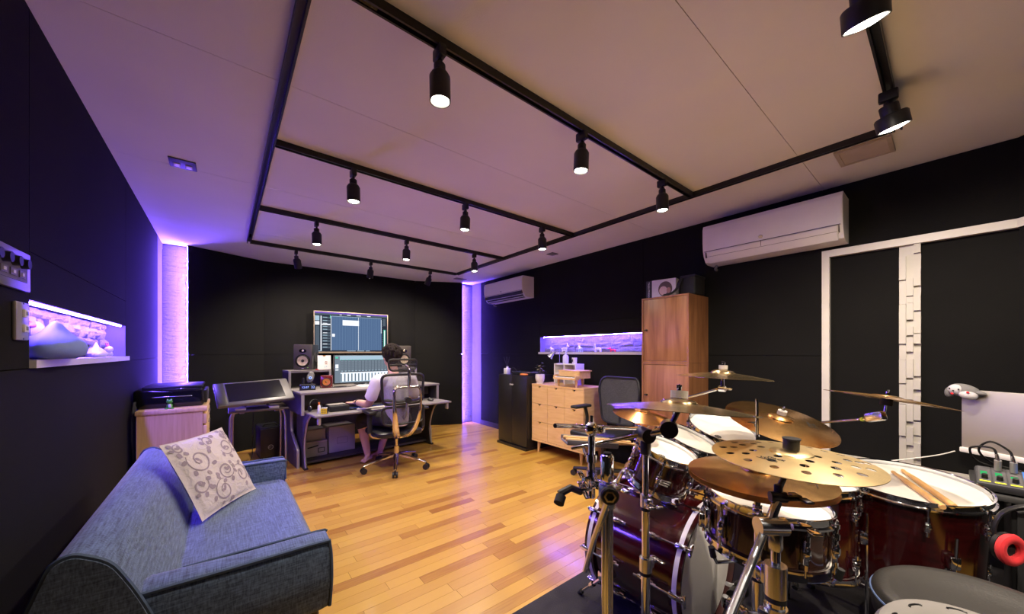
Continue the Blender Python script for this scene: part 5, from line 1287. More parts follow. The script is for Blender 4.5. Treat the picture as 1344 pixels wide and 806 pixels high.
# ------------------------------------------------------------------ walnut cabinet and the boxes on it
walnut = wood('walnut_veneer', (0.15, 0.055, 0.020), (0.37, 0.165, 0.070), (7, 7, 0.6), 0.4, 3.2, 0.02)
wcab = thing('walnut_cabinet', 'tall walnut cabinet of stacked door units against the right wall', 'cabinet', (3.20, 1.595, 0))
X0w, X1w, Y0w, Y1w = 3.012, 3.388, 1.378, 1.808
units = ((0.0, 0.535), (0.535, 1.125), (1.125, 1.714))
for z0, z1 in units:
    m = MB()
    for a in ((X0w, X1w, Y0w, Y0w+0.016, z0+0.0006, z1-0.0006), (X0w, X1w, Y1w-0.016, Y1w, z0+0.0006, z1-0.0006), (X0w, X1w, Y0w+0.016, Y1w-0.016, z0+0.0006, z0+0.016), (X0w, X1w, Y0w+0.016, Y1w-0.016, z1-0.016, z1-0.0006), (X1w-0.01, X1w, Y0w+0.016, Y1w-0.016, z0+0.016, z1-0.016)): m.bb(*a)
    m.build('case', walnut, wcab, False)
    d = MB().rbox((X0w+0.012, (Y0w+Y1w)/2, (z0+z1)/2), (0.016, Y1w-Y0w-0.036, z1-z0-0.036), 0.001).build('door', walnut, wcab)
    kb_ = MB(); kb_.cyl((X0w+0.004, Y1w-0.05, (z0+z1)/2), (X0w-0.012, Y1w-0.05, (z0+z1)/2), 0.009, n=12); kb_.rbox((X0w-0.012, Y1w-0.043, (z0+z1)/2), (0.006, 0.03, 0.010), 0.002); kb_.build('handle', plastic_black, d)
hb = thing('headphone_box', 'white and black carton with a portrait on top of the walnut cabinet', 'box', (3.12, 1.66, 1.7155))
Th = Matrix.Translation((3.10, 1.655, 1.7155)) @ Matrix.Rotation(R(8), 4, 'Z')
MB(Th).bb(0.0, 0.10, -0.115, 0.095, 0, 0.165).build('front_sleeve', mat('pale_print', (0.62, 0.57, 0.60), 0.4), hb, False)
MB(Th).bb(0.0, 0.10, 0.0955, 0.15, 0, 0.165).build('spine', plastic_black, hb, False)
m = MB(); text_mesh('TAGO STUDIO', 0.021, Th @ Matrix.Translation((-0.001, 0.125, 0.083)) @ Matrix.Rotation(R(-90), 4, 'Z') @ Matrix.Rotation(R(90), 4, 'X') @ Matrix.Rotation(R(-90), 4, 'Z'), m); m.build('spine_lettering', plastic_white, hb, False)
# plain generic portrait print: hair, face and an ear cup as flat discs
def disc(m, y, z, ry, rz_, dx): m.lathe([(0, 0.0004), (1, 0.0), (0, -0.0004)], 22, Th @ Matrix.Translation((-dx, y, z)) @ Matrix(((0, 0, 1, 0), (1, 0, 0, 0), (0, 1, 0, 0), (0, 0, 0, 1))) @ Matrix.Diagonal((ry, rz_, 1, 1)))
m = MB(); disc(m, -0.025, 0.075, 0.062, 0.070, 0.001); m.build('portrait_hair', mat('print_brown', (0.10, 0.065, 0.05), 0.5), hb)
m = MB(); disc(m, -0.008, 0.062, 0.036, 0.040, 0.0018); m.build('portrait_face', mat('print_skin', (0.62, 0.42, 0.36), 0.5), hb)
m = MB(); disc(m, -0.055, 0.062, 0.018, 0.026, 0.0026); m.build('portrait_ear_cup', mat('print_tan', (0.40, 0.20, 0.14), 0.5), hb)
bagm = mat('black_nylon', (0.011, 0.011, 0.011), 0.7, bump=0.2, bscale=300)
bg = thing('camera_bag', 'black nylon camera bag with a strap on top of the walnut cabinet', 'bag', (3.21, 1.45, 1.7155))
MB().rbox((3.245, 1.452, 1.80), (0.20, 0.135, 0.168), 0.02, 3).build('body', bagm, bg)
MB().rbox((3.245, 1.452, 1.878), (0.21, 0.14, 0.03), 0.012, 2).build('flap', bagm, bg)
MB().path([(3.16, 1.50, 1.88), (3.125, 1.508, 1.85), (3.10, 1.522, 1.78), (3.06, 1.56, 1.734), (3.05, 1.62, 1.728)], 0.014, 8, smooth_n=4, flat=(1.3, 0.35)).build('strap', bagm, bg)
m = MB(); m.torus(0.016, 0.003, 16, 6, frame((3.128, 1.505, 1.84), (-1, 0.2, 0.3))); m.build('buckle', dark_metal, bg)

# ------------------------------------------------------------------ second office chair
c2 = thing('mesh_chair', 'dark mesh office chair standing between the oak chest and the walnut cabinet', 'chair', (2.80, 2.08, 0), R(90))
grey_mesh = weave('dark_chair_mesh', (0.012, 0.012, 0.014), (0.055, 0.052, 0.058), 420, 0.7)
def b3(mb, n_, m_, sm=True, par=None): return mb.build(n_, m_, par or c2, sm, local=True)
for k in range(5):
    a = R(18+72*k); d = Vector((math.cos(a), math.sin(a), 0))
    b3(MB().path([d*0.02+Vector((0, 0, 0.10)), d*0.30+Vector((0, 0, 0.07))], [0.024, 0.015], 8), 'spoke', plastic_black)
    p = d*0.30; n_ = Vector((-d.y, d.x, 0)); w = MB()
    for s in (-1, 1): w.cyl(p+n_*s*0.006+Vector((0, 0, 0.028)), p+n_*s*0.024+Vector((0, 0, 0.028)), 0.028, n=14)
    w.cyl(p+n_*-0.008+Vector((0, 0, 0.028)), p+n_*0.008+Vector((0, 0, 0.028)), 0.007, n=8); w.cyl(p+Vector((0, 0, 0.03)), p+Vector((0, 0, 0.072)), 0.008, n=8)
    b3(w, 'caster', plastic_black)
b3(MB().cyl((0, 0, 0.08), (0, 0, 0.42), 0.024, n=14), 'column', plastic_black)
b3(MB().rbox((0, 0, 0.445), (0.47, 0.45, 0.07), 0.03, 3), 'seat', seat_black)
bp2 = round_poly([(-0.19, 0.50), (0.19, 0.50), (0.235, 0.86), (0.20, 0.965), (-0.20, 0.965), (-0.235, 0.86)], 0.08, 4)
def yb2(x, z): return -0.27 + 0.9*x*x - 0.06*(z-0.5)
b3(MB().path([(x, yb2(x, z), z) for x, z in bp2]+[(bp2[0][0], yb2(*bp2[0]), bp2[0][1])], 0.012, 8), 'back_frame', plastic_black)
k = len(bp2); vs = [(0, yb2(0, 0.73), 0.73)]; fs = []
for s in (0.5, 1): vs += [(x*s, yb2(x*s, 0.73+(z-0.73)*s), 0.73+(z-0.73)*s) for x, z in bp2]
for i in range(k):
    j = (i+1) % k; fs += [(0, 1+i, 1+j), (1+i, 1+k+i, 1+k+j, 1+j)]
vs += [(x, y-0.006, z) for x, y, z in vs]; q = 1+2*k
fs += [tuple(q+i for i in reversed(f)) for f in fs]
b3(MB().raw(vs, fs), 'backrest', grey_mesh)
b3(MB().path([(0, -0.05, 0.42), (0, -0.25, 0.44), (0, -0.285, 0.60)], 0.022, 8, smooth_n=3), 'back_bar', plastic_black)
for s in (-1, 1):
    b3(MB().path([(s*0.20, -0.06, 0.43), (s*0.265, -0.08, 0.45), (s*0.275, -0.10, 0.56), (s*0.27, -0.06, 0.66)], [0.016, 0.018, 0.018, 0.02], 8, smooth_n=4), 'arm_post', plastic_black)
    b3(MB().rbox((s*0.27, -0.0, 0.675), (0.085, 0.24, 0.03), 0.013, 3), 'arm_pad', rubber)
# ------------------------------------------------------------------ drum rug
rug_m = mat('charcoal_rug', (0.020, 0.018, 0.020), 0.95, var=0.35, scale=5, bump=0.6, bscale=260)
rug = MB().rbox((1.985, 0.31, 0.005), (2.77, 1.94, 0.010), 0.004); tag(rug.build('drum_rug', rug_m), 'dark charcoal rug under the drum kit', 'rug')

# ------------------------------------------------------------------ drums
burgundy = wood('burgundy_lacquer', (0.015, 0.0009, 0.0012), (0.042, 0.003, 0.0038), (2, 2, 9), 0.12, 5, 0.0, coat=1.0)
head_m = mat('coated_drum_head', (0.74, 0.71, 0.65), 0.55, var=0.03, scale=5)
ebony = mat('dark_snare_shell', (0.03, 0.012, 0.008), 0.1, coat=1.0, var=0.4, scale=3)
def thing_m(name, label, cat, F, group=None):
    o = bpy.data.objects.new(name, None); o.empty_display_size = 0.05
    o.matrix_world = F; C.objects.link(o); WM[o.name] = F.copy()
    return tag(o, label, cat, group)
def lug_mesh(h):
    m = MB(); m.rbox((0.010, 0, 0), (0.022, 0.018, h), 0.007, 2); m.cyl((0.018, 0, h*0.5-0.004), (0.018, 0, h*0.5+0.012), 0.006, n=10); m.cyl((0.018, 0, -h*0.5+0.004), (0.018, 0, -h*0.5-0.012), 0.006, n=10)
    m.ell((0.016, 0, 0), (0.012, 0.012, h*0.32), 10, 8)
    return m.mesh('lug', chrome)
def drum(name, label, c, n, Rr, depth, lugs, shell_m=None, phase=0.0, small_lug=False, group=None):
    F = frame(c, n)
    t = thing_m(name, label, 'drum', F, group)
    sm_ = shell_m or burgundy
    def bl(mb, nm_, m_, par=None, sm=True): return mb.build(nm_, m_, par or t, sm, local=True)
    bl(MB().lathe([(Rr-0.008, -0.006), (Rr, -0.008), (Rr, -depth+0.008), (Rr-0.008, -depth+0.006), (Rr-0.008, -0.006)], 48), 'shell', sm_)
    bl(MB().lathe([(0, 0.0), (Rr-0.014, 0.0), (Rr-0.004, -0.003), (Rr+0.003, -0.012), (Rr-0.004, -0.010), (0, -0.003)], 48), 'batter_head', head_m)
    bl(MB().lathe([(0, -depth), (Rr-0.004, -depth), (Rr+0.003, -depth+0.010), (0, -depth+0.003)], 48), 'bottom_head', head_m)
    hp = [(Rr+0.004, -0.014), (Rr+0.004, 0.010), (Rr+0.002, 0.014), (Rr+0.004, 0.018), (Rr+0.009, 0.017), (Rr+0.0075, 0.012), (Rr+0.007, -0.004), (Rr+0.014, -0.008), (Rr+0.014, -0.014)]
    bl(MB().lathe(hp, 56, None, True), 'hoop', chrome)
    hb_ = [(r, -depth-z) for r, z in hp]
    bl(MB().lathe(hb_, 56, None, True), 'hoop', chrome)
    lh = 0.05 if not small_lug else min(0.11, depth*0.5)
    lm = lug_mesh(lh)
    rod = MB(); rod.cyl((0, 0, -0.5), (0, 0, 0.5), 0.0032, n=8); rodm = rod.mesh('tension_rod', chrome)
    capm = MB().cyl((0, 0, 0), (0, 0, 0.012), 0.0065, n=8).mesh('rod_key', chrome)
    for k in range(lugs):
        a = phase+2*math.pi*k/lugs
        Rz = Matrix.Rotation(a, 4, 'Z')
        zs = (-0.075, -depth+0.075) if (depth > 0.24) else (-depth/2,)
        for z in zs: part_copy(lm, 'lug', t, Rz @ Matrix.Translation((Rr, 0, z)))
        for zt, zb in ((-0.004, zs[0]), (zs[-1], -depth+0.004)):
            part_copy(rodm, 'tension_rod', t, Rz @ Matrix.Translation((Rr+0.016, 0, (zt+zb)/2)) @ Matrix.Diagonal((1, 1, abs(zt-zb), 1)))
        part_copy(capm, 'rod_key', t, Rz @ Matrix.Translation((Rr+0.016, 0, -0.010)))
    return t, bl
def head_logo(bl, x, y, s, rot):
    m = MB(); T = Matrix.Translation((x, y, 0.0006)) @ Matrix.Rotation(rot, 4, 'Z')
    m.lathe([(0.011*s, 0), (0.014*s, 0), (0.014*s, 0.0004), (0.011*s, 0.0004)], 14, T, True)
    m.bb(-0.016*s, 0.014*s, -0.0022*s, 0.0022*s, 0, 0.0005, T); m.bb(-0.010*s, 0.012*s, -0.010*s, -0.0065*s, 0, 0.0005, T); m.bb(-0.004*s, 0.002*s, -0.016*s, 0.016*s, 0, 0.0005, T)
    bl(m, 'head_emblem', plastic_black, None, False)
def shell_badge(bl, Rr, a, z):
    m = MB(); T = Matrix.Rotation(a, 4, 'Z') @ Matrix.Translation((Rr+0.0006, 0, z))
    for k, w in enumerate((0.05, 0.044, 0.036)): m.rbox((0.0, 0.0, 0.010-k*0.010), (0.0014, w, 0.006), 0.0004, 1, T)
    bl(m, 'shell_badge', alu)
def tom_leg(t, bl, a, Rr, z_top, z_bot, foot=True):
    Rz = Matrix.Rotation(a, 4, 'Z')
    bl(MB(Rz).rbox((Rr+0.014, 0, z_top-0.10), (0.028, 0.032, 0.05), 0.006), 'leg_bracket', chrome)
    bl(MB(Rz).path([(Rr+0.022, 0, z_top), (Rr+0.022, 0, z_bot+0.10), (Rr+0.05, 0, z_bot+0.012)], 0.0055, 8), 'leg', chrome)
    bl(MB(Rz).cyl((Rr+0.052, 0, z_bot), (Rr+0.049, 0, z_bot+0.03), 0.011, n=10), 'rubber_foot', rubber)

t1, bl = drum('rack_tom', 'smallest burgundy rack tom, nearest the bass drum front, white head', (1.53, 0.80, 0.777), (0.06, -0.34, 1), 0.127, 0.150, 6, phase=0.45, group='rack toms')
head_logo(bl, -0.075, -0.02, 1.0, 0.6); shell_badge(bl, 0.127, R(218), -0.09)
bl(MB().path([(-0.15, 0.03, -0.10), (-0.21, 0.05, -0.09), (-0.27, 0.03, -0.16)], 0.009, 8, smooth_n=4), 'mount_rod', chrome)
t2, bl = drum('rack_tom', 'middle burgundy rack tom with a tilted white head behind the small tom', (1.848, 0.848, 0.772), (0.09, -0.40, 1), 0.152, 0.165, 6, phase=0.2, group='rack toms')
head_logo(bl, -0.11, -0.04, 0.9, 0.6)
t3, bl = drum('rack_tom', 'largest burgundy rack tom, partly behind the dark crash cymbal', (2.188, 0.817, 0.788), (-0.16, -0.32, 1), 0.168, 0.21, 6, phase=0.5, group='rack toms')
head_logo(bl, -0.115, -0.03, 1.1, 0.5)
sn, bl = drum('snare_drum', 'dark-shelled snare drum with a bright white head under the hi-hat', (1.493, 0.412, 0.690), (0.05, -0.04, 1), 0.176, 0.155, 10, ebony, 0.2, True)
head_logo(bl, -0.13, 0.02, 1.1, 0.9)
m = MB(); Rz = Matrix.Rotation(R(128), 4, 'Z'); m.rbox((0.19, 0, -0.085), (0.022, 0.05, 0.07), 0.006, T=Rz); m.rbox((0.205, 0, -0.10), (0.02, 0.02, 0.05), 0.005, T=Rz); bl(m, 'snare_strainer', chrome)
f1, bl = drum('floor_tom', 'large burgundy floor tom with two drumsticks on its white head', (2.315, 0.126, 0.648), (-0.09, -0.04, 1), 0.228, 0.40, 8, phase=0.30)
for k in range(3): tom_leg(f1, bl, R(95+120*k), 0.228, -0.10, -0.60 if k else -0.62)
bl(MB().cyl((0.225*math.cos(R(212)), 0.225*math.sin(R(212)), -0.24), (0.237*math.cos(R(212)), 0.237*math.sin(R(212)), -0.24), 0.010, n=12), 'air_vent', chrome)
f2, bl = drum('floor_tom', 'smaller burgundy floor tom between the snare drum and the large floor tom', (1.98, 0.39, 0.655), (0, 0, 1), 0.155, 0.34, 6, phase=0.1)
for k in range(3): tom_leg(f2, bl, R(35+120*k), 0.155, -0.08, -0.645)

# bass drum: axis along the room, batter head facing the stool
Fb = frame((1.61, 0.655, 0.2935), (0, -1, 0))
bd = thing_m('bass_drum', 'big burgundy bass drum lying on its side with chrome claws and white batter head', 'drum', Fb)
def bl(mb, nm_, m_, par=None, sm=True): return mb.build(nm_, m_, par or bd, sm, local=True)
BR, BD_ = 0.264, 0.43
bl(MB().lathe([(BR-0.01, -0.01), (BR, -0.012), (BR, -BD_+0.012), (BR-0.01, -BD_+0.01), (BR-0.01, -0.01)], 64), 'shell', burgundy)
bl(MB().lathe([(0, -0.004), (BR-0.022, -0.004), (BR+0.0, -0.012), (0, -0.010)], 64), 'batter_head', mat('bright_drum_head', (0.88, 0.85, 0.80), 0.6, var=0.02))
bl(MB().lathe([(0, -BD_+0.008), (BR, -BD_+0.012), (BR-0.02, -BD_+0.002), (0, -BD_+0.002)], 64), 'front_head', gloss_black)
for z0, z1 in ((-0.034, 0.012), (-BD_-0.012, -BD_+0.034)):
    h = bl(MB().lathe([(BR+0.003, z0), (BR+0.014, z0), (BR+0.014, z1), (BR+0.003, z1)], 64, None, True), 'hoop', burgundy)
    bl(MB().lathe([(BR+0.0143, z0+0.014), (BR+0.0155, z0+0.014), (BR+0.0155, z1-0.014), (BR+0.0143, z1-0.014)], 64, None, True), 'hoop_sheen', mat('painted_hoop_sheen', (0.62, 0.58, 0.66), 0.3), h)  # pale band around each hoop, a reflection put into the colour
cl = MB(); cl.rbox((BR+0.016, 0, 0.0), (0.03, 0.022, 0.05), 0.006, 2); cl.rbox((BR+0.008, 0, 0.020), (0.03, 0.022, 0.014), 0.004); clm = cl.mesh('claw', chrome)
lgm = lug_mesh(0.075); rdm = MB().cyl((0, 0, -0.5), (0, 0, 0.5), 0.004, n=8).mesh('tension_rod', chrome); thm = MB().rbox((0, 0, 0), (0.012, 0.05, 0.010), 0.004).mesh('rod_handle', chrome)
for k in range(10):
    Rz = Matrix.Rotation(R(36*k), 4, 'Z')
    part_copy(clm, 'claw', bd, Rz @ Matrix.Translation((0, 0, -0.002)))
    part_copy(clm, 'claw', bd, Rz @ Matrix.Translation((0, 0, -BD_+0.002)) @ Matrix.Rotation(R(180), 4, 'X'))
    for z in (-0.13, -BD_+0.13): part_copy(lgm, 'lug', bd, Rz @ Matrix.Translation((BR, 0, z)))
    for z0, z1 in ((0.03, -0.11), (-BD_+0.11, -BD_-0.03)):
        part_copy(rdm, 'tension_rod', bd, Rz @ Matrix.Translation((BR+0.024, 0, (z0+z1)/2)) @ Matrix.Diagonal((1, 1, z0-z1, 1)))
    part_copy(thm, 'rod_handle', bd, Rz @ Matrix.Translation((BR+0.024, 0, 0.034)))
for s in (-1, 1):
    w = Matrix.Translation(Vector((1.61, 0.98, 0.292)))
    base = Vector((1.61+s*0.262, 0.98, 0.225)); ft_ = Vector((1.61+s*0.262-s*0.0+s*0.04, 1.16, 0.012))
    if s < 0: ft_ = Vector((1.385, 1.175, 0.012)); base = Vector((1.345, 0.99, 0.20))
    inv = Fb.inverted()
    sp2 = bl(MB(inv).cyl(base, base+(ft_-base)*0.5, 0.0075, n=10).cyl(base+(ft_-base)*0.45, ft_, 0.0055, n=10), 'spur', chrome)
    bl(MB(inv).cyl(base+(ft_-base)*0.42, base+(ft_-base)*0.52, 0.013, n=10), 'spur_collar', chrome, sp2)
    bl(MB(inv).cyl(ft_-(ft_-base).normalized()*0.03, ft_, 0.012, 0.010, n=10), 'rubber_foot', rubber, sp2)
    bl(MB(inv).rbox(base, (0.04, 0.06, 0.05), 0.012), 'spur_bracket', chrome)
# impact patch on the batter head is plain; kick pedal before it
kp = thing('kick_pedal', 'chrome and black kick pedal with round beater before the bass drum', 'pedal', (1.62, 0.42, 0.01))
MB().rbox((1.62, 0.455, 0.018), (0.10, 0.25, 0.014), 0.004).build('base_plate', dark_metal, kp)
MB(Matrix.Translation((1.62, 0.40, 0.06)) @ Matrix.Rotation(R(14), 4, 'X')).rbox((0, 0, 0), (0.085, 0.25, 0.010), 0.004).build('footboard', steel, kp)
for s in (-1, 1): MB().path([(1.62+s*0.055, 0.545, 0.02), (1.62+s*0.052, 0.55, 0.14), (1.62+s*0.05, 0.555, 0.225)], 0.010, 8).build('post', mat('blue_steel', (0.03, 0.05, 0.11), 0.35, 0.6) if s < 0 else steel, kp)
m = MB(); m.cyl((1.555, 0.555, 0.225), (1.685, 0.555, 0.225), 0.009, n=12); m.cyl((1.60, 0.555, 0.225), (1.64, 0.555, 0.225), 0.028, n=20); m.build('cam', plastic_black, kp)
for s in (-1, 1): MB().rbox((1.62+s*0.068, 0.555, 0.225), (0.03, 0.05, 0.05), 0.010).build('bearing', chrome if s < 0 else plastic_black, kp)
MB().cyl((1.62, 0.555, 0.225), (1.62, 0.475, 0.385), 0.0045, n=8).build('beater_shaft', chrome, kp)
bt = MB(); Fbt = frame((1.62, 0.485, 0.395), (0, 0.9, 0.45)); bt.lathe([(0, -0.03), (0.024, -0.028), (0.027, -0.02), (0.027, 0.02), (0.024, 0.028), (0, 0.03)], 18, Fbt); be = bt.build('beater', plastic_black, kp)
MB(Fbt).lathe([(0, -0.0335), (0.011, -0.0325), (0.013, -0.029), (0, -0.029)], 16).build('beater_badge', MATS['brass'], be)
m = MB(); m.path([(1.62, 0.583, 0.225), (1.62, 0.57, 0.14), (1.62, 0.52, 0.085)], 0.006, 6); m.build('chain', dark_metal, kp)

# ------------------------------------------------------------------ cymbals
def cym_mat(name, col, rough):
    m, nt, b_ = _nodes(name); N = nt.nodes.new; L = nt.links.new
    b_.inputs['Metallic'].default_value = 1.0; b_.inputs['Roughness'].default_value = rough
    tc = N('ShaderNodeTexCoord'); wv = N('ShaderNodeTexWave'); wv.wave_type = 'RINGS'; wv.rings_direction = 'Z'
    wv.inputs['Scale'].default_value = 90; wv.inputs['Distortion'].default_value = 1.5; wv.inputs['Detail'].default_value = 2
    L(tc.outputs['Object'], wv.inputs['Vector'])
    nz = N('ShaderNodeTexNoise'); nz.inputs['Scale'].default_value = 9; nz.inputs['Detail'].default_value = 5; L(tc.outputs['Object'], nz.inputs['Vector'])
    rp = N('ShaderNodeValToRGB'); rp.color_ramp.elements[0].color = tuple(c*0.78 for c in col)+(1,); rp.color_ramp.elements[1].color = tuple(min(1, c*1.1) for c in col)+(1,)
    rp.color_ramp.elements[0].position = 0.3; rp.color_ramp.elements[1].position = 0.7
    L(nz.outputs['Fac'], rp.inputs['Fac']); L(rp.outputs['Color'], b_.inputs['Base Color'])
    bp = N('ShaderNodeBump'); bp.inputs['Strength'].default_value = 0.12; bp.inputs['Distance'].default_value = 0.0008
    L(wv.outputs['Fac'], bp.inputs['Height']); L(bp.outputs['Normal'], b_.inputs['Normal'])
    MATS[name] = m
    return m
brass_pale = cym_mat('pale_brass', (0.86, 0.66, 0.34), 0.34)
brass_mid = cym_mat('brilliant_brass', (0.80, 0.62, 0.34), 0.20)
brass_dark = cym_mat('amber_bronze', (0.62, 0.36, 0.13), 0.26)
copper = cym_mat('copper_bronze', (0.88, 0.45, 0.16), 0.18)
felt = mat('grey_felt', (0.30, 0.28, 0.26), 0.95, bump=0.3, bscale=200)
black_felt = mat('black_felt', (0.012, 0.012, 0.012), 0.9)
def cym_profile(Rr, bow, bell_r, bell_h, th=0.0012):
    top = [(0.0065, bow+bell_h)]
    for k in range(1, 6):
        a = k/5*math.pi/2; top.append((0.0065+(bell_r-0.0065)*math.sin(a), bow+bell_h*math.cos(a)*0.98+0.0002))
    for k in range(1, 9):
        q = k/8; r = bell_r+(Rr-bell_r)*q; top.append((r, bow*(1-q**1.25)))
    return top + [(r, z-th) for r, z in reversed(top)]
def cymbal(name, label, c, n, Rr, mt, bow=0.022, bell_r=None, bell_h=0.016, felt_m=None, nut=True, holes=None, hint=(1, 0, 0), felt_h=0.020, felt_r=0.019, below=True):
    F = frame(c, n, hint); t = thing_m(name, label, 'cymbal', F)
    bell_r = bell_r or Rr*0.24
    me_ = MB().lathe(cym_profile(Rr, bow, bell_r, bell_h), 72, None, True)
    pl = me_.build('plate', mt, t, True, True, 28)
    if holes:
        cut = MB()
        for x, y in holes: cut.cyl((x, y, -0.05), (x, y, 0.08), 0.0092, n=16)
        co = cut.build('cutter', mt, None, False); co.parent = t; bpy.context.view_layer.update()
        md = pl.modifiers.new('holes', 'BOOLEAN'); md.object = co; md.solver = 'EXACT'
        bpy.context.view_layer.update()
        nm = bpy.data.meshes.new_from_object(pl.evaluated_get(bpy.context.evaluated_depsgraph_get()))
        pl.modifiers.clear(); pl.data = nm; bpy.data.objects.remove(co)
    zt = bow+bell_h
    if felt_m: MB().lathe([(0.0065, zt+0.0004), (felt_r, zt+0.0004), (felt_r, zt+felt_h), (0.0065, zt+felt_h)], 20, None, True).build('felt', felt_m, t, local=True)
    if nut:
        z0 = zt+felt_h; m = MB(); m.cyl((0, 0, z0+0.0005), (0, 0, z0+0.012), 0.007, n=10)
        for s in (-1, 1): m.rbox((s*0.010, 0, z0+0.012), (0.010, 0.005, 0.014), 0.002)
        m.cyl((0, 0, z0+0.012), (0, 0, z0+0.020), 0.003, n=8); m.build('wing_nut', chrome, t, local=True)
    if below: MB().lathe([(0.0065, zt-0.0225), (0.017, zt-0.0225), (0.017, zt-0.006), (0.0065, zt-0.006)], 18, None, True).build('lower_felt', black_felt, t, local=True)
    return t
def scribble(t, Rr, a, r, s, bow, txt=None):
    """dark printed mark on the top of a cymbal"""
    m = MB(); q = (r-Rr*0.24)/(Rr*0.76); z = bow*(1-q**1.25)+0.0010; slope = math.atan2(bow*1.25*q**0.25, Rr*0.76)
    T = Matrix.Rotation(a, 4, 'Z') @ Matrix.Translation((r, 0, z)) @ Matrix.Rotation(slope, 4, 'Y') @ Matrix.Rotation(R(90), 4, 'Z')
    if txt: text_mesh(txt, s, T, m, 0.0002)
    else:
        rr = random.Random(int(r*1000)); pts = [(s*(-1+i*0.13), s*0.35*math.sin(i*2.1)*rr.uniform(.4, 1), 0) for i in range(16)]
        m.path(pts, 0.0011, 5, T, flat=(1, 0.3)); m.path([(-s*1.2, -s*0.45, 0), (s*1.1, -s*0.32, 0)], 0.0010, 5, T, flat=(1, 0.3))
    m.build('printed_mark', black_felt, t, False, local=True)
HO = [(0.03, 0.134), (0.064, 0.116), (0.084, 0.093), (0.123, 0.075), (-0.042, 0.137), (0.008, 0.108), (0.04, 0.091), (-0.03, 0.116), (0.008, 0.065), (-0.088, 0.104), (-0.039, 0.069), (-0.073, 0.074), (-0.117, 0.056), (-0.053, 0.013), (-0.089, 0.017), (-0.009, 0.024), (-0.125, 0.001), (0.019, -0.048), (-0.037, -0.044), (-0.076, -0.042), (-0.112, -0.053), (0.127, -0.041), (0.01, -0.083), (-0.036, -0.089), (-0.077, -0.099), (0.125, -0.073), (0.068, -0.094), (0.019, -0.115), (-0.027, -0.13), (0.081, -0.113), (0.037, -0.137), (0.096, -0.124), (0.148, -0.007)]
HO = [(x, y) for x, y in HO if 0.045 < math.hypot(x, y) < 0.158]
c1 = cymbal('effects_cymbal', 'pale brass effects cymbal pierced with round holes and a black top nut', (1.088, 0.25, 0.955), (-0.01, -0.03, 1), 0.170, brass_pale, 0.014, 0.045, 0.008, None, False, HO)
MB().lathe([(0, 0.0225), (0.016, 0.0225), (0.017, 0.024), (0.017, 0.047), (0.019, 0.048), (0.019, 0.051), (0, 0.052)], 24).build('top_nut', plastic_black, c1, local=True)
scribble(c1, 0.17, R(165), 0.088, 0.020, 0.014)
scribble(c1, 0.17, R(172), 0.078, 0.012, 0.014, 'STACK')
c2_ = cymbal('crash_cymbal', 'large amber bronze crash cymbal tilted towards the stool, printed with an A', (2.096, 0.527, 0.880), (-0.15, -0.29, 1), 0.229, brass_dark, 0.022, 0.055, 0.018, felt)
scribble(c2_, 0.229, R(160), 0.165, 0.065, 0.022, 'A'); scribble(c2_, 0.229, R(300), 0.135, 0.026, 0.022); scribble(c2_, 0.229, R(300), 0.115, 0.022, 0.022, 'Zildjian')
hh = cymbal('hi_hat_cymbal', 'upper amber bronze hi-hat cymbal above the snare drum', (1.27, 0.374, 0.842), (-0.01, -0.01, 1), 0.190, brass_dark, 0.016, 0.046, 0.018, black_felt, False, below=False)
scribble(hh, 0.19, R(285), 0.12, 0.040, 0.016); scribble(hh, 0.19, R(290), 0.10, 0.02, 0.016, 'Zildjian')
hl = cymbal('hi_hat_cymbal', 'lower bronze hi-hat cymbal, facing down under the upper one', (1.27, 0.374, 0.826), (0.01, 0.01, -1), 0.190, brass_dark, 0.016, 0.046, 0.018, None, False, below=False)
c4 = cymbal('crash_cymbal', 'thin brass crash cymbal in front of the walnut cabinet, highest of the kit', (1.885, 0.70, 1.095), (0.045, -0.025, 1), 0.205, brass_mid, 0.022, 0.052, 0.018, felt)
c5 = cymbal('crash_cymbal', 'wide brass crash cymbal seen edge-on with a thick grey felt and wing nut', (1.118, 0.543, 1.036), (0.118, 0.026, 1), 0.219, brass_mid, 0.020, 0.055, 0.016, felt, felt_h=0.024, felt_r=0.026)
c6 = cymbal('splash_cymbal', 'small copper-coloured splash cymbal under the wide crash cymbal', (1.506, 0.908, 0.925), (-0.02, -0.20, 1), 0.127, copper, 0.024, 0.035, 0.010, None, True, felt_h=0.004)
c7 = cymbal('crash_cymbal', 'thin brass cymbal seen edge-on before the white frame at the right', (2.166, 0.171, 1.020), (0.11, -0.13, 1), 0.203, brass_dark, 0.020, 0.048, 0.014, None, True, felt_h=0.003, bell_r=0.05) if False else cymbal('crash_cymbal', 'thin brass cymbal seen edge-on before the white frame at the right', (2.166, 0.171, 1.020), (0.115, -0.12, 1), 0.203, brass_dark, 0.012, 0.048, 0.006, None, True, felt_h=0.003)

MB().lathe([(0.0065, -0.026), (0.020, -0.026), (0.020, -0.003), (0.0065, -0.003)], 20, None, True).build('felt_sleeve', black_felt, c7, local=True)
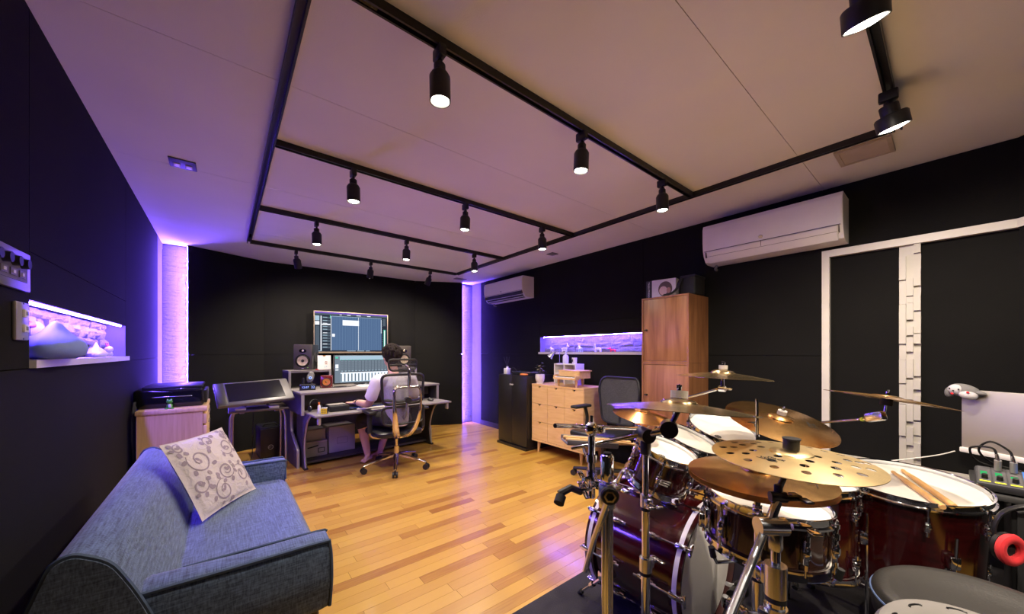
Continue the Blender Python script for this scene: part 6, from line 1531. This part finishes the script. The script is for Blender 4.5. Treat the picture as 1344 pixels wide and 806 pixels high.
# ------------------------------------------------------------------ stands
def along(c, n, h):
    return Vector(c)+Vector(n).normalized()*h
def wing(m, p, axis, s=1.0):
    F = frame(p, axis); m.cyl((0, 0, -0.012*s), (0, 0, 0.014*s), 0.006*s, n=8, T=F)
    for q in (-1, 1): m.rbox((q*0.014*s, 0, 0.014*s), (0.022*s, 0.006*s, 0.016*s), 0.003*s, T=F)
def tripod(t, x, y, zc, angs, ln, zbr):
    for a in angs:
        d = Vector((math.cos(R(a)), math.sin(R(a)), 0)); b0 = Vector((x, y, 0))
        leg = MB(); p1 = b0+d*0.024+Vector((0, 0, zc)); p2 = b0+d*ln+Vector((0, 0, 0.034))
        s_ = Vector((-d.y, d.x, 0))
        for q in (-1, 1): leg.path([p1+s_*q*0.009, p1*0.5+p2*0.5+s_*q*0.010, p2+s_*q*0.004], 0.0055, 8, flat=(0.6, 1.4))
        lo_ = leg.build('leg', chrome, t)
        MB().path([b0+d*0.022+Vector((0, 0, zbr)), p1*0.48+p2*0.52], 0.005, 6, flat=(1.5, 0.6)).build('brace', chrome, lo_)
        MB().cyl(p2-d*0.012+Vector((0, 0, -0.0)), p2+d*0.012+Vector((0, 0, -0.010)), 0.013, n=10).build('rubber_foot', rubber, lo_)
def collar(t, x, y, z, r, h=0.05, wa=(0.4, -0.9, 0)):
    m = MB(); m.cyl((x, y, z-h/2), (x, y, z+h/2), r, n=20); m.rbox(Vector((x, y, z))+Vector(wa).normalized()*r, (0.024, 0.024, h*0.7), 0.006); co = m.build('collar', steel, t)
    w = MB(); wing(w, Vector((x, y, z))+Vector(wa).normalized()*(r+0.022), wa, 1.1); w.build('wing_screw', chrome, co)
    MB().cyl((x, y, z-h/2-0.012), (x, y, z-h/2), r*0.95, n=20).build('bushing', rubber, co)
def tube_part(t, nm_, p0, p1, r, m_=None): return MB().cyl(p0, p1, r, n=16).build(nm_, m_ or chrome, t)
def tilter(t, p, q, nm_='tilter'):
    p = Vector(p); q = Vector(q); m = MB(); m.cyl(p-Vector((0.0, 0.014, 0)), p+Vector((0.0, 0.014, 0)), 0.014, n=16); m.path([p, p*0.4+q*0.6], [0.010, 0.0065], 10); m.cyl(p*0.5+q*0.5, q, 0.004, n=8)
    o = m.build(nm_, chrome, t); w = MB(); wing(w, p+Vector((0.005, -0.022, 0)), (0.25, -1, 0.0), 0.9); w.build('wing_screw', chrome, o)
# stand of the wide crash: straight chrome pole with a short boom
s5 = thing('cymbal_stand', 'chrome boom stand in front of the bass drum, carrying the wide crash cymbal', 'cymbal stand', (1.11, 0.652, 0.01), 0, 'cymbal stands')
tube_part(s5, 'lower_tube', (1.11, 0.652, 0.10), (1.11, 0.652, 0.53), 0.0145); tube_part(s5, 'middle_tube', (1.11, 0.652, 0.50), (1.11, 0.652, 0.72), 0.0125); tube_part(s5, 'upper_tube', (1.11, 0.652, 0.70), (1.11, 0.652, 0.925), 0.0105)
collar(s5, 1.11, 0.652, 0.50, 0.020, 0.045, (0.9, -0.2, 0)); collar(s5, 1.11, 0.652, 0.715, 0.017, 0.04, (-0.5, -0.9, 0))
m = MB(); m.rbox((1.11, 0.652, 0.895), (0.030, 0.030, 0.05), 0.008); m.cyl((1.095, 0.63, 0.938), (1.125, 0.675, 0.938), 0.024, n=20); m.build('boom_joint', dark_metal, s5)
tube_part(s5, 'boom_arm', (0.972, 0.86, 0.872), (1.108, 0.655, 0.940), 0.0065); tube_part(s5, 'boom_head', (1.108, 0.655, 0.938), (1.113, 0.575, 0.968), 0.0125)
m = MB(); m.cyl((1.09, 0.56, 0.972), (1.136, 0.585, 0.972), 0.027, n=24); m.build('boom_disc', dark_metal, s5)
m = MB(); q5 = ((1.118, 0.543, 1.036), (0.118, 0.026, 1)); m.cyl((1.113, 0.571, 0.975), along(*q5, -0.004), 0.009, 0.007, n=10); m.cyl(along(*q5, -0.006), along(*q5, 0.0345), 0.0035, n=8); m.build('cymbal_rod', dark_metal, s5)
tripod(s5, 1.11, 0.652, 0.25, (250, 330, 60), 0.16, 0.10)
# thick square column without a cymbal, clamp and boom for the splash
s2 = thing('grooved_stand', 'thick grooved chrome stand with a black clamp knob, leftmost of the kit', 'cymbal stand', (0.963, 0.70, 0.01), 0, 'cymbal stands')
m = MB(); m.rbox((0.963, 0.70, 0.41), (0.030, 0.030, 0.66), 0.006)
for dx, dy, a, bb_ in ((0, -1, 0.003, 0.004), (-1, 0, 0.004, 0.003)):
    for q in (-0.006, 0.006): m.box((0.963+dx*0.0155+(q if dx == 0 else 0), 0.70+dy*0.0155+(q if dy == 0 else 0), 0.41), (0.0025, 0.0025, 0.64))
m.build('lower_column', steel, s2)
MB().rbox((0.963, 0.70, 0.845), (0.036, 0.036, 0.090), 0.010, 2).build('cap', chrome, s2)
MB().cyl((0.963, 0.70, 0.888), (0.963, 0.70, 0.894), 0.013, n=16).build('top_disc', dark_metal, s2)
m = MB(); m.rbox((0.963, 0.70, 0.755), (0.044, 0.044, 0.085), 0.008); m.build('clamp', steel, s2)
m = MB(); Fk = frame((0.935, 0.672, 0.775), (-0.75, -0.65, 0)); m.lathe([(0, 0), (0.024, 0), (0.028, 0.004), (0.028, 0.018), (0.024, 0.022), (0.014, 0.022), (0.012, 0.015), (0, 0.015)], 20, Fk); kn = m.build('clamp_knob', plastic_black, s2)
MB(Fk).lathe([(0.013, 0.018), (0.019, 0.018), (0.019, 0.025), (0.013, 0.025)], 6, None, True).build('hex_nut', chrome, kn)
m = MB(); wing(m, Vector((0.995, 0.69, 0.77)), (1, -0.35, 0), 1.4); m.build('wing_screw', chrome, s2)
MB().path([(0.93, 0.672, 0.76), (0.953, 0.745, 0.60), (0.975, 0.80, 0.46)], 0.010, 8).build('stay_tube', steel, s2)
tripod(s2, 0.963, 0.70, 0.26, (150, 270, 30), 0.15, 0.12)
MB().rbox((0.975, 0.745, 0.775), (0.03, 0.05, 0.03), 0.006).build('multi_clamp', chrome, s2)
MB().cyl((0.98, 0.777, 0.72), (0.98, 0.777, 0.93), 0.0125, n=14).build('side_post', chrome, s2)
for z in (0.80, 0.855): MB().cyl((0.98, 0.777, z-0.012), (0.98, 0.777, z+0.012), 0.019, n=16).build('memory_ring', chrome, s2)
for z in (0.755, 0.79): 
    m = MB(); wing(m, Vector((0.955, 0.775, z)), (-1, 0.1, 0.1), 1.3); m.build('wing_screw', chrome, s2)
MB().path([(0.94, 0.79, 0.745), (0.90, 0.80, 0.765), (0.86, 0.815, 0.750)], 0.012, 10).build('handle_tube', dark_metal, s2)
MB().cyl((0.862, 0.808, 0.745), (0.842, 0.80, 0.728), 0.017, n=14).build('handle_end', rubber, s2)
m = MB(); m.ell((0.98, 0.777, 0.955), (0.024, 0.022, 0.026), 16, 10); m.cyl((0.98, 0.777, 0.97), (0.978, 0.775, 1.0), 0.006, n=8); m.rbox((1.01, 0.765, 0.952), (0.03, 0.03, 0.03), 0.008); m.build('ball_joint', chrome, s2)
tube_part(s2, 'boom_arm', (0.815, 0.79, 0.985), (1.49, 0.885, 0.868), 0.0075)
q6 = ((1.506, 0.908, 0.925), (-0.02, -0.20, 1)); tilter(s2, along(*q6, -0.05), along(*q6, 0.032)); 
# stand of the pierced effects cymbal with a long counterweight tube
s1 = thing('cymbal_stand', 'chrome boom stand nearest the camera, its thick tube pointing down to the left', 'cymbal stand', (0.976, 0.252, 0.01), 0, 'cymbal stands')
tube_part(s1, 'lower_tube', (0.976, 0.252, 0.12), (0.976, 0.252, 0.66), 0.0185); tube_part(s1, 'upper_tube', (0.976, 0.252, 0.64), (0.976, 0.252, 0.79), 0.0095)
collar(s1, 0.976, 0.252, 0.70, 0.022, 0.07, (0.5, 0.8, 0)); collar(s1, 0.976, 0.252, 0.615, 0.023, 0.05, (-0.6, 0.7, 0))
m = MB(); m.cyl((0.945, 0.278, 0.822), (0.99, 0.238, 0.822), 0.020, n=24); m.rbox((0.976, 0.252, 0.79), (0.026, 0.026, 0.05), 0.008); m.build('boom_joint', steel, s1)
tube_part(s1, 'boom_tube', (0.965, 0.268, 0.815), (0.70, 0.262, 0.700), 0.0085, steel); tube_part(s1, 'boom_head', (0.965, 0.262, 0.825), (1.003, 0.256, 0.868), 0.010)
m = MB(); wing(m, Vector((1.01, 0.215, 0.822)), (0.6, -0.75, 0), 1.3); m.build('wing_screw', chrome, s1)
m = MB(); m.cyl((0.995, 0.268, 0.880), (1.015, 0.242, 0.880), 0.012, n=16); m.rbox((1.012, 0.256, 0.893), (0.016, 0.016, 0.030), 0.004); m.build('tilter', dark_metal, s1)
m = MB(); wing(m, Vector((1.03, 0.232, 0.878)), (0.7, -0.6, 0), 1.2); m.build('tilter_wing', dark_metal, s1)
m = MB(); q1 = ((1.088, 0.25, 0.955), (-0.01, -0.03, 1)); m.cyl((1.012, 0.254, 0.90), along(*q1, -0.012), 0.0065, 0.0055, n=10); m.cyl(along(*q1, -0.014), along(*q1, 0.020), 0.0035, n=8); m.build('cymbal_rod', dark_metal, s1)
tripod(s1, 0.976, 0.252, 0.26, (200, 290, 80), 0.20, 0.12)
# hi-hat stand
s3 = thing('hi_hat_stand', 'chrome hi-hat stand with a thin pull rod standing beside the snare drum', 'hi-hat stand', (1.27, 0.374, 0.01))
tube_part(s3, 'lower_tube', (1.27, 0.374, 0.06), (1.27, 0.374, 0.56), 0.0145); tube_part(s3, 'upper_tube', (1.27, 0.374, 0.54), (1.27, 0.374, 0.775), 0.0095)
collar(s3, 1.27, 0.374, 0.555, 0.019, 0.045, (-0.7, -0.6, 0)); collar(s3, 1.27, 0.374, 0.735, 0.013, 0.03, (-0.8, -0.3, 0))
MB().cyl((1.27, 0.374, 0.772), (1.27, 0.374, 0.790), 0.015, 0.016, n=16).build('seat_cup', plastic_black, s3)
MB().cyl((1.27, 0.374, 0.77), (1.272, 0.376, 1.075), 0.0042, n=8).build('pull_rod', chrome, s3)
m = MB(); m.cyl((1.27, 0.374, 0.900), (1.27, 0.374, 0.928), 0.009, n=12); wing(m, Vector((1.258, 0.366, 0.91)), (-1, -0.4, 0), 0.7); m.build('clutch', chrome, s3)
tripod(s3, 1.27, 0.374, 0.26, (320, 80, 200), 0.15, 0.12)
MB(Matrix.Translation((1.27, 0.29, 0.045)) @ Matrix.Rotation(R(12), 4, 'X')).rbox((0, 0, 0), (0.075, 0.22, 0.010), 0.004).build('footboard', steel, s3)
# far crash stand behind the toms
s4 = thing('cymbal_stand', 'chrome boom stand behind the rack toms, under the highest cymbal', 'cymbal stand', (2.045, 1.02, 0.01), 0, 'cymbal stands')
tube_part(s4, 'lower_tube', (2.045, 1.02, 0.10), (2.045, 1.02, 0.55), 0.0135); tube_part(s4, 'upper_tube', (2.045, 1.02, 0.53), (2.045, 1.02, 0.92), 0.0095); collar(s4, 2.045, 1.02, 0.54, 0.018, 0.045)
m = MB(); m.cyl((2.03, 1.005, 0.935), (2.06, 1.035, 0.935), 0.018, n=18); wing(m, Vector((2.02, 0.995, 0.94)), (-0.7, -0.7, 0.2), 1.1); m.rbox((2.045, 1.02, 0.915), (0.026, 0.026, 0.04), 0.006); m.build('boom_joint', chrome, s4)
tube_part(s4, 'boom_arm', (2.08, 1.075, 0.915), (1.882, 0.725, 1.035), 0.0065); q4 = ((1.885, 0.70, 1.095), (0.045, -0.025, 1)); tilter(s4, along(*q4, -0.055), along(*q4, 0.038))
tripod(s4, 2.045, 1.02, 0.32, (90, 0, 290), 0.18, 0.14)
# stand of the amber crash and stand of the thin right cymbal
s6 = thing('cymbal_stand', 'chrome straight stand under the amber bronze crash cymbal', 'cymbal stand', (2.20, 0.505, 0.01), 0, 'cymbal stands')
tube_part(s6, 'lower_tube', (2.20, 0.505, 0.10), (2.20, 0.505, 0.50), 0.0135); tube_part(s6, 'upper_tube', (2.20, 0.505, 0.48), (2.20, 0.505, 0.80), 0.0095); collar(s6, 2.20, 0.505, 0.49, 0.018, 0.045)
tube_part(s6, 'boom_head', (2.20, 0.505, 0.79), (2.11, 0.548, 0.83), 0.008); q2 = ((2.096, 0.527, 0.880), (-0.15, -0.29, 1)); tilter(s6, along(*q2, -0.05), along(*q2, 0.038))
tripod(s6, 2.20, 0.505, 0.30, (75, 335, 165), 0.13, 0.14)
s7 = thing('cymbal_stand', 'chrome boom stand reaching to the thin edge-on cymbal at the right of the kit', 'cymbal stand', (2.50, 0.50, 0.01), 0, 'cymbal stands')
tube_part(s7, 'lower_tube', (2.50, 0.50, 0.10), (2.50, 0.50, 0.50), 0.0135); tube_part(s7, 'upper_tube', (2.50, 0.50, 0.48), (2.50, 0.50, 0.81), 0.0095); collar(s7, 2.50, 0.50, 0.49, 0.018, 0.045)
m = MB(); m.cyl((2.485, 0.485, 0.822), (2.515, 0.515, 0.822), 0.018, n=18); m.build('boom_joint', chrome, s7)
tube_part(s7, 'boom_arm', (2.55, 0.54, 0.808), (2.20, 0.232, 0.925), 0.0065)
MB().cyl((2.225, 0.254, 0.917), (2.215, 0.245, 0.920), 0.009, n=12).build('marker_ring', mat('lime_ring', (0.6, 0.75, 0.05), 0.5), s7)
m = MB(); m.rbox((0, 0, 0), (0.028, 0.085, 0.040), 0.010, 2, Matrix.Translation((2.165, 0.205, 0.942)) @ Matrix.Rotation(R(-42), 4, 'Z') @ Matrix.Rotation(R(-18), 4, 'X')); q7 = ((2.166, 0.171, 1.020), (0.115, -0.12, 1)); m.cyl(along(*q7, -0.075), along(*q7, 0.016), 0.0042, n=8); m.build('tilter', steel, s7)
tripod(s7, 2.50, 0.50, 0.30, (60, 180, 300), 0.24, 0.14)
# snare stand
s8 = thing('snare_stand', 'chrome snare stand carrying the dark snare drum', 'stand', (1.477, 0.42, 0.01))
tube_part(s8, 'tube', (1.487, 0.42, 0.08), (1.487, 0.42, 0.47), 0.0125); collar(s8, 1.487, 0.42, 0.33, 0.017, 0.04)
for a in (30, 150, 270):
    d = Vector((math.cos(R(a)), math.sin(R(a)), 0)); q = Vector((1.487, 0.42, 0))
    MB().path([q+Vector((0, 0, 0.46)), q+d*0.10+Vector((0, 0, 0.488)), q+d*0.185+Vector((0, 0, 0.49)), q+d*0.20+Vector((0, 0, 0.52))], 0.0065, 8).build('basket_arm', chrome, s8)
    MB().cyl(q+d*0.197+Vector((0, 0, 0.51)), q+d*0.205+Vector((0, 0, 0.545)), 0.010, n=10).build('grip', rubber, s8)
tripod(s8, 1.487, 0.42, 0.22, (165, 285, 75), 0.15, 0.10)

# ------------------------------------------------------------------ sticks
stick_m = wood('hickory', (0.60, 0.33, 0.11), (0.74, 0.46, 0.18), (3, 3, 3), 0.4, 6, 0.0)
def stick(label, p0, p1, group=None, rad=0.0075):
    t = thing('drumstick', label, 'drumstick', p0, 0, group)
    a, b_ = Vector(p0), Vector(p1); d = (b_-a)
    MB().path([a, a+d*0.02, a+d*0.7, a+d*0.93], [rad*0.85, rad, rad, rad*0.58], 12).build('shaft', stick_m, t)
    MB(frame(a+d*0.965, d)).ell((0, 0, 0), (rad*0.72, rad*0.72, rad*1.5), 10, 8).build('tip', stick_m, t)
nF = Vector((-0.09, -0.04, 1)).normalized()
def onF(px, py, h=0.0085):
    u = (px-672)/467; v = (462.5-py)/467; d = Vector((0.6292+u*0.7772, 0.7772-u*0.6292, v)); o = Vector((0, 0, 1.2175)); c = Vector((2.315, 0.126, 0.648))+nF*h
    return o+d*(((c-o).dot(nF))/d.dot(nF))
stick('left of the two drumsticks lying on the floor tom head', onF(1238, 666, 0.0115), onF(1171, 619, 0.0115), None, 0.0108)
stick('right of the two drumsticks lying on the floor tom head', onF(1253, 665, 0.0115), onF(1184, 617, 0.0115), None, 0.0108)
tr_ = thing('stick_tray', 'small grey tray of spare sticks clamped to the grooved stand', 'tray', (1.08, 0.885, 0.90))
Tt = Matrix.Translation((1.10, 0.885, 0.865)) @ Matrix.Rotation(R(-32), 4, 'Z') @ Matrix.Rotation(R(6), 4, 'Y')
MB(Tt).rbox((0, 0, 0), (0.20, 0.09, 0.008), 0.003).build('shelf', plastic_grey, tr_)
for y in (-0.045, 0.045): MB(Tt).rbox((0, y, 0.008), (0.20, 0.006, 0.018), 0.002).build('rim', plastic_grey, tr_)
MB().path([(1.0, 0.805, 0.835), (1.02, 0.84, 0.855), (1.06, 0.88, 0.866)], 0.006, 8).build('support', chrome, tr_)
for k, y in enumerate((-0.022, 0.016)):
    p0 = Tt @ Vector((-0.10, y, 0.0125)); p1 = Tt @ Vector((0.18, y+0.004, 0.0125))
    stick('%s spare drumstick on the grey tray behind the grooved stand' % ('nearer' if k == 0 else 'farther'), p0, p1)

# ------------------------------------------------------------------ stool, pad, headphones
st_ = thing('drum_stool', 'black leather drum stool at the bottom right with a dished seat', 'stool', (1.60, -0.07, 0.01))
prof = [(0, -0.028), (0.08, -0.026), (0.15, -0.016), (0.185, -0.004), (0.207, -0.003), (0.222, -0.014), (0.228, -0.035), (0.224, -0.085), (0.205, -0.10), (0, -0.10)]
Fs = Matrix.Translation((1.60, -0.065, 0.525))
MB(Fs).lathe(prof, 48).build('seat', mat('grained_black_leather', (0.022, 0.021, 0.020), 0.42, bump=0.15, bscale=160), st_, ang=60)
MB(Fs).torus(0.2265, 0.0035, 48, 6, Matrix.Translation((0, 0, -0.030))).build('piping', mat('blue_piping_thread', (0.06, 0.10, 0.22), 0.6), st_)
tube_part(st_, 'column', (1.60, -0.065, 0.10), (1.60, -0.065, 0.43), 0.016)
tripod(st_, 1.60, -0.065, 0.28, (90, 210, 330), 0.24, 0.12)
rp_ = thing_m('practice_pad', 'pale grey slotted ring around a dark mesh pad at the bottom edge', 'drum pad', frame((0.858, -0.085, 0.742), (-0.08, -0.19, 1)))
MB().lathe([(0.128, -0.006), (0.134, 0.004), (0.150, 0.006), (0.166, 0.002), (0.171, -0.010), (0.170, -0.035), (0.128, -0.035)], 64, None, True).build('ring', mat('pale_grey_ring', (0.22, 0.208, 0.195), 0.5), rp_, local=True)
MB().lathe([(0, -0.020), (0.100, -0.018), (0.110, -0.008), (0.118, -0.020), (0.129, -0.018), (0.129, -0.034), (0, -0.034)], 48).build('mesh_pad', mat('dark_mesh_pad', (0.05, 0.045, 0.04), 0.8, bump=0.4, bscale=700), rp_, local=True)
sl = MB().path([(0.150, 0.012*math.cos(a)-0.0, 0.0062) if False else (0.148+0.004*math.sin(a), 0.013*math.cos(a), 0.0062) for a in [math.pi*i/8 for i in range(9)]], 0.0016, 5).mesh('slot', plastic_black)
for k in range(14): part_copy(sl, 'slot', rp_, Matrix.Rotation(2*math.pi*k/14+0.15, 4, 'Z'))
MB().cyl((0, 0, -0.034), (0.05, 0.14, -0.70), 0.011, n=12).build('post', chrome, rp_, local=True)
m = MB(WM[rp_.name].inverted()); pf = WM[rp_.name] @ Vector((0.05, 0.14, -0.70))
for a in (30, 150, 270): m.path([(pf.x, pf.y, 0.10), (pf.x+0.18*math.cos(R(a)), pf.y+0.18*math.sin(R(a)), 0.020)], 0.007, 8)
m.build('tripod', chrome, rp_, local=True)
hs_ = thing('headphone_stand', 'black hook stand holding the red and black headphones', 'stand', (2.07, -0.17, 0.01))
MB().cyl((2.095, -0.185, 0.02), (2.095, -0.185, 0.69), 0.008, n=10).build('post', plastic_black, hs_)
MB().cyl((2.095, -0.185, 0.010), (2.095, -0.185, 0.022), 0.08, n=24).build('base', plastic_black, hs_)
hp = thing('headphones', 'over-ear headphones with bright red cushions hanging at the right edge', 'headphones', (2.06, -0.15, 0.57))
Fh = Matrix.Translation((2.062, -0.175, 0.585)) @ Matrix.Rotation(R(-80), 4, 'Z')
MB(Fh).path([(-0.078, 0, -0.03), (-0.085, 0, 0.03), (-0.070, 0, 0.085), (-0.035, 0, 0.118), (0, 0, 0.126), (0.035, 0, 0.118), (0.070, 0, 0.085), (0.085, 0, 0.03), (0.078, 0, -0.03)], 0.010, 10, smooth_n=5, flat=(1.5, 0.5)).build('headband', plastic_black, hp)
MB(Fh).path([(-0.04, 0, 0.102), (0, 0, 0.114), (0.04, 0, 0.102)], 0.012, 10, smooth_n=5, flat=(1.5, 0.5)).build('band_pad', rubber, hp)
red_vel = mat('red_velour', (0.62, 0.022, 0.03), 0.85, sheen=0.08)
for s in (-1, 1):
    Fe = Fh @ Matrix.Translation((s*0.060, -0.01, -0.025)) @ Matrix.Rotation(R(s*36), 4, 'Z') @ Matrix.Rotation(R(-90*s), 4, 'Y') @ Matrix.Rotation(R(20), 4, 'X')
    MB(Fe).lathe([(0, -0.026), (0.030, -0.024), (0.040, -0.012), (0.040, 0.0), (0, 0.002)], 28, Matrix.Diagonal((1.25, 1, 1, 1))).build('ear_cup', plastic_black, hp)
    MB(Fe).torus(0.030, 0.013, 32, 10, Matrix.Translation((0, 0, 0.010)) @ Matrix.Diagonal((1.25, 1, 1, 1))).build('ear_cushion', red_vel, hp)
    MB(Fe).lathe([(0, 0.0045), (0.028, 0.0045), (0.028, 0.003), (0, 0.003)], 24, Matrix.Diagonal((1.25, 1, 1, 1))).build('inner_cloth', black_felt, hp)

# ------------------------------------------------------------------ side table with monitor, mixer, plush
A_ = Vector((2.50, -0.07, 0)); dT = Vector((0, -1, 0)); nT = Vector((1, 0, 0))
TT = Matrix((dT, nT, Vector((0, 0, 1)))).transposed().to_4x4(); TT.translation = A_
tb = thing('side_table', 'dark side table at the right edge holding the mixer and the silver monitor', 'table', (2.72, -0.36, 0.01))
MB(TT).rbox((0.285, 0.22, 0.612), (0.60, 0.44, 0.024), 0.005).build('tabletop', mat('dark_grey_top', (0.05, 0.05, 0.052), 0.35), tb)
for x in (0.01, 0.56):
    for y in (0.03, 0.41): MB(TT).rbox((x, y, 0.305), (0.035, 0.035, 0.590), 0.004).build('leg', plastic_black, tb)
MB(TT).bb(0.03, 0.54, 0.395, 0.405, 0.25, 0.600).build('back_panel', plastic_black, tb, False)
sb = thing('floor_speaker', 'black boxy speaker on the floor under the side table', 'speaker', (2.70, -0.36, 0.01))
MB(TT).rbox((0.285, 0.20, 0.303), (0.40, 0.30, 0.57), 0.008).build('cabinet', plastic_black, sb)
MB(TT).rbox((0.285, 0.046, 0.303), (0.37, 0.012, 0.53), 0.004).build('grille', mat('grille_cloth', (0.02, 0.02, 0.022), 0.9, bump=0.4, bscale=500), sb)
MB(TT).bb(0.125, 0.165, 0.0385, 0.0405, 0.49, 0.498).build('badge', alu, sb, False)
for x in (0.15, 0.43): MB(TT).bb(x-0.02, x+0.02, 0.10, 0.30, 0.0105, 0.018).build('foot', rubber, sb, False)
mx_ = thing('audio_mixer', 'small grey audio mixer with coloured buttons and plugged cables on the side table', 'mixer', (2.58, -0.28, 0.625))
Tm = TT @ Matrix.Translation((0.0, 0.02, 0.628)) @ Matrix.Rotation(R(14), 4, 'X')
mix_g = mat('mixer_grey', (0.055, 0.055, 0.06), 0.4)
MB(Tm).rbox((0.16, 0.085, 0.018), (0.33, 0.17, 0.036), 0.010, 2).build('case', mix_g, mx_)
bl_ = mat('blue_panel', (0.04, 0.22, 0.75), 0.35); gl_ = emit('green_button', (0.05, 0.9, 0.25), 0.7); yl_ = mat('lime_label', (0.70, 0.72, 0.05), 0.4)
for k in range(8):
    x = 0.014+k*0.039
    fp_ = MB(Tm).rbox((x+0.006, 0.085, 0.0365), (0.034, 0.15, 0.002), 0.0006).build('channel_strip', bl_ if k >= 3 else mat('strip_grey', (0.09, 0.09, 0.095), 0.4), mx_)
    MB(Tm).cyl((x+0.006, 0.045, 0.036), (x+0.006, 0.045, 0.056), 0.0095, 0.008, n=16).build('knob', plastic_black, mx_)
    MB(Tm).bb(x-0.008, x+0.021, 0.012, 0.022, 0.0372, 0.0385).build('label_strip', yl_, mx_, False)
    MB(Tm).bb(x-0.004, x+0.014, 0.078, 0.090, 0.037, 0.040).build('button', gl_ if k < 3 else emit('red_button', (1.0, 0.15, 0.05), 0.7), fp_, False)
    MB(Tm).bb(x-0.004, x+0.014, 0.098, 0.106, 0.037, 0.040).build('button', gl_ if k < 2 else plastic_grey, fp_, False)
def plug(label, x, bend):
    t = thing('cable_plug', label, 'cable', Tm @ Vector((x, 0.135, 0.04)))
    MB(Tm).cyl((x, 0.135, 0.0395), (x, 0.140, 0.085), 0.0105, n=14).build('connector', alu, t)
    MB(Tm).cyl((x, 0.140, 0.084), (x-0.004, 0.144, 0.112), 0.007, 0.005, n=10).build('boot', steel, t)
    MB(Tm).path([(x-0.004, 0.144, 0.110), (x-0.014, 0.148, 0.135), (x-0.05*bend, 0.155, 0.148*bend-0.015), (x-0.075*bend, 0.17+0.02*bend, 0.10), (x-0.05, 0.19+0.03*bend, 0.03), (x+0.05, 0.20+0.03*bend, 0.00), (x+0.25, 0.20+0.03*bend, -0.03)], 0.0042, 8, smooth_n=6).build('cable', rubber, t)
plug('left silver cable plug with a looping black lead on the mixer', 0.058, 1.0); plug('right silver cable plug with a looping black lead on the mixer', 0.098, 1.2)
ml = thing('silver_monitor', 'silver-grey flat monitor with a white bottom bar on the side table', 'monitor', (2.72, -0.20, 0.61))
dM = Vector((-0.45, -0.893, 0)).normalized(); nM = Vector((0.893, -0.45, 0)).normalized()
TM = Matrix((dM, nM, Vector((0, 0, 1)))).transposed().to_4x4(); TM.translation = Vector((2.90, -0.03, 0))
silver = mat('satin_silver', (0.50, 0.47, 0.43), 0.45, 0.6, var=0.02)
MB(TM).rbox((0.26, 0.012, 0.885), (0.52, 0.022, 0.29), 0.005).build('panel', silver, ml)
MB(TM).rbox((0.26, 0.010, 0.727), (0.53, 0.030, 0.026), 0.005).build('bottom_bar', plastic_white, ml)
MB(TM).rbox((0.26, 0.035, 0.70), (0.10, 0.012, 0.148), 0.004).build('stand_neck', silver, ml)
MB(TM).rbox((0.26, 0.05, 0.6285), (0.20, 0.10, 0.008), 0.003).build('stand_foot', silver, ml)
pg_ = thing('penguin_plush', 'little grey and white penguin plush hanging on the monitor corner', 'soft toy', TM @ Vector((0.02, 0.0, 1.03)))
grey_pl = mat('grey_plush', (0.16, 0.155, 0.155), 0.9, bump=0.2, bscale=200)
Tpg = TM @ Matrix.Translation((0.015, -0.015, 1.022)) @ Matrix.Rotation(R(14), 4, 'Y')
m = MB(Tpg); m.ell((0.0, 0.006, 0.002), (0.058, 0.030, 0.034), 18, 12); m.ell((-0.045, 0.004, -0.018), (0.020, 0.016, 0.030), 12, 8); m.ell((0.05, 0.004, 0.010), (0.028, 0.014, 0.010), 12, 8); m.build('body', grey_pl, pg_)
m = MB(Tpg); m.ell((-0.020, -0.010, 0.002), (0.030, 0.022, 0.026), 14, 10); m.ell((0.025, -0.010, -0.010), (0.034, 0.022, 0.022), 14, 10); m.build('belly', fluff, pg_)
m = MB(Tpg)
for x, z in ((-0.036, 0.004), (-0.004, 0.010)): m.ell((x, -0.030, z), (0.0032, 0.003, 0.0036), 8, 6)
m.path([(-0.022, -0.033, -0.002), (-0.016, -0.034, -0.001)], 0.002, 5); m.build('eye', plastic_black, pg_)
for x, z in ((-0.020, -0.018), (0.030, 0.006)): MB(Tpg).ell((x, -0.031, z), (0.006, 0.003, 0.005), 8, 6).build('cheek_patch', MATS['red_felt'], pg_)
tag(MB().path([(2.86, -0.01, 0.72), (2.75, 0.06, 0.70), (2.6, 0.25, 0.65), (2.55, 0.42, 0.60), (2.75, 0.7, 0.35), (3.0, 0.9, 0.02)], 0.003, 6, smooth_n=6).build('white_cable', plastic_white), 'thin pale cable running from the silver monitor behind the floor tom', 'cable')
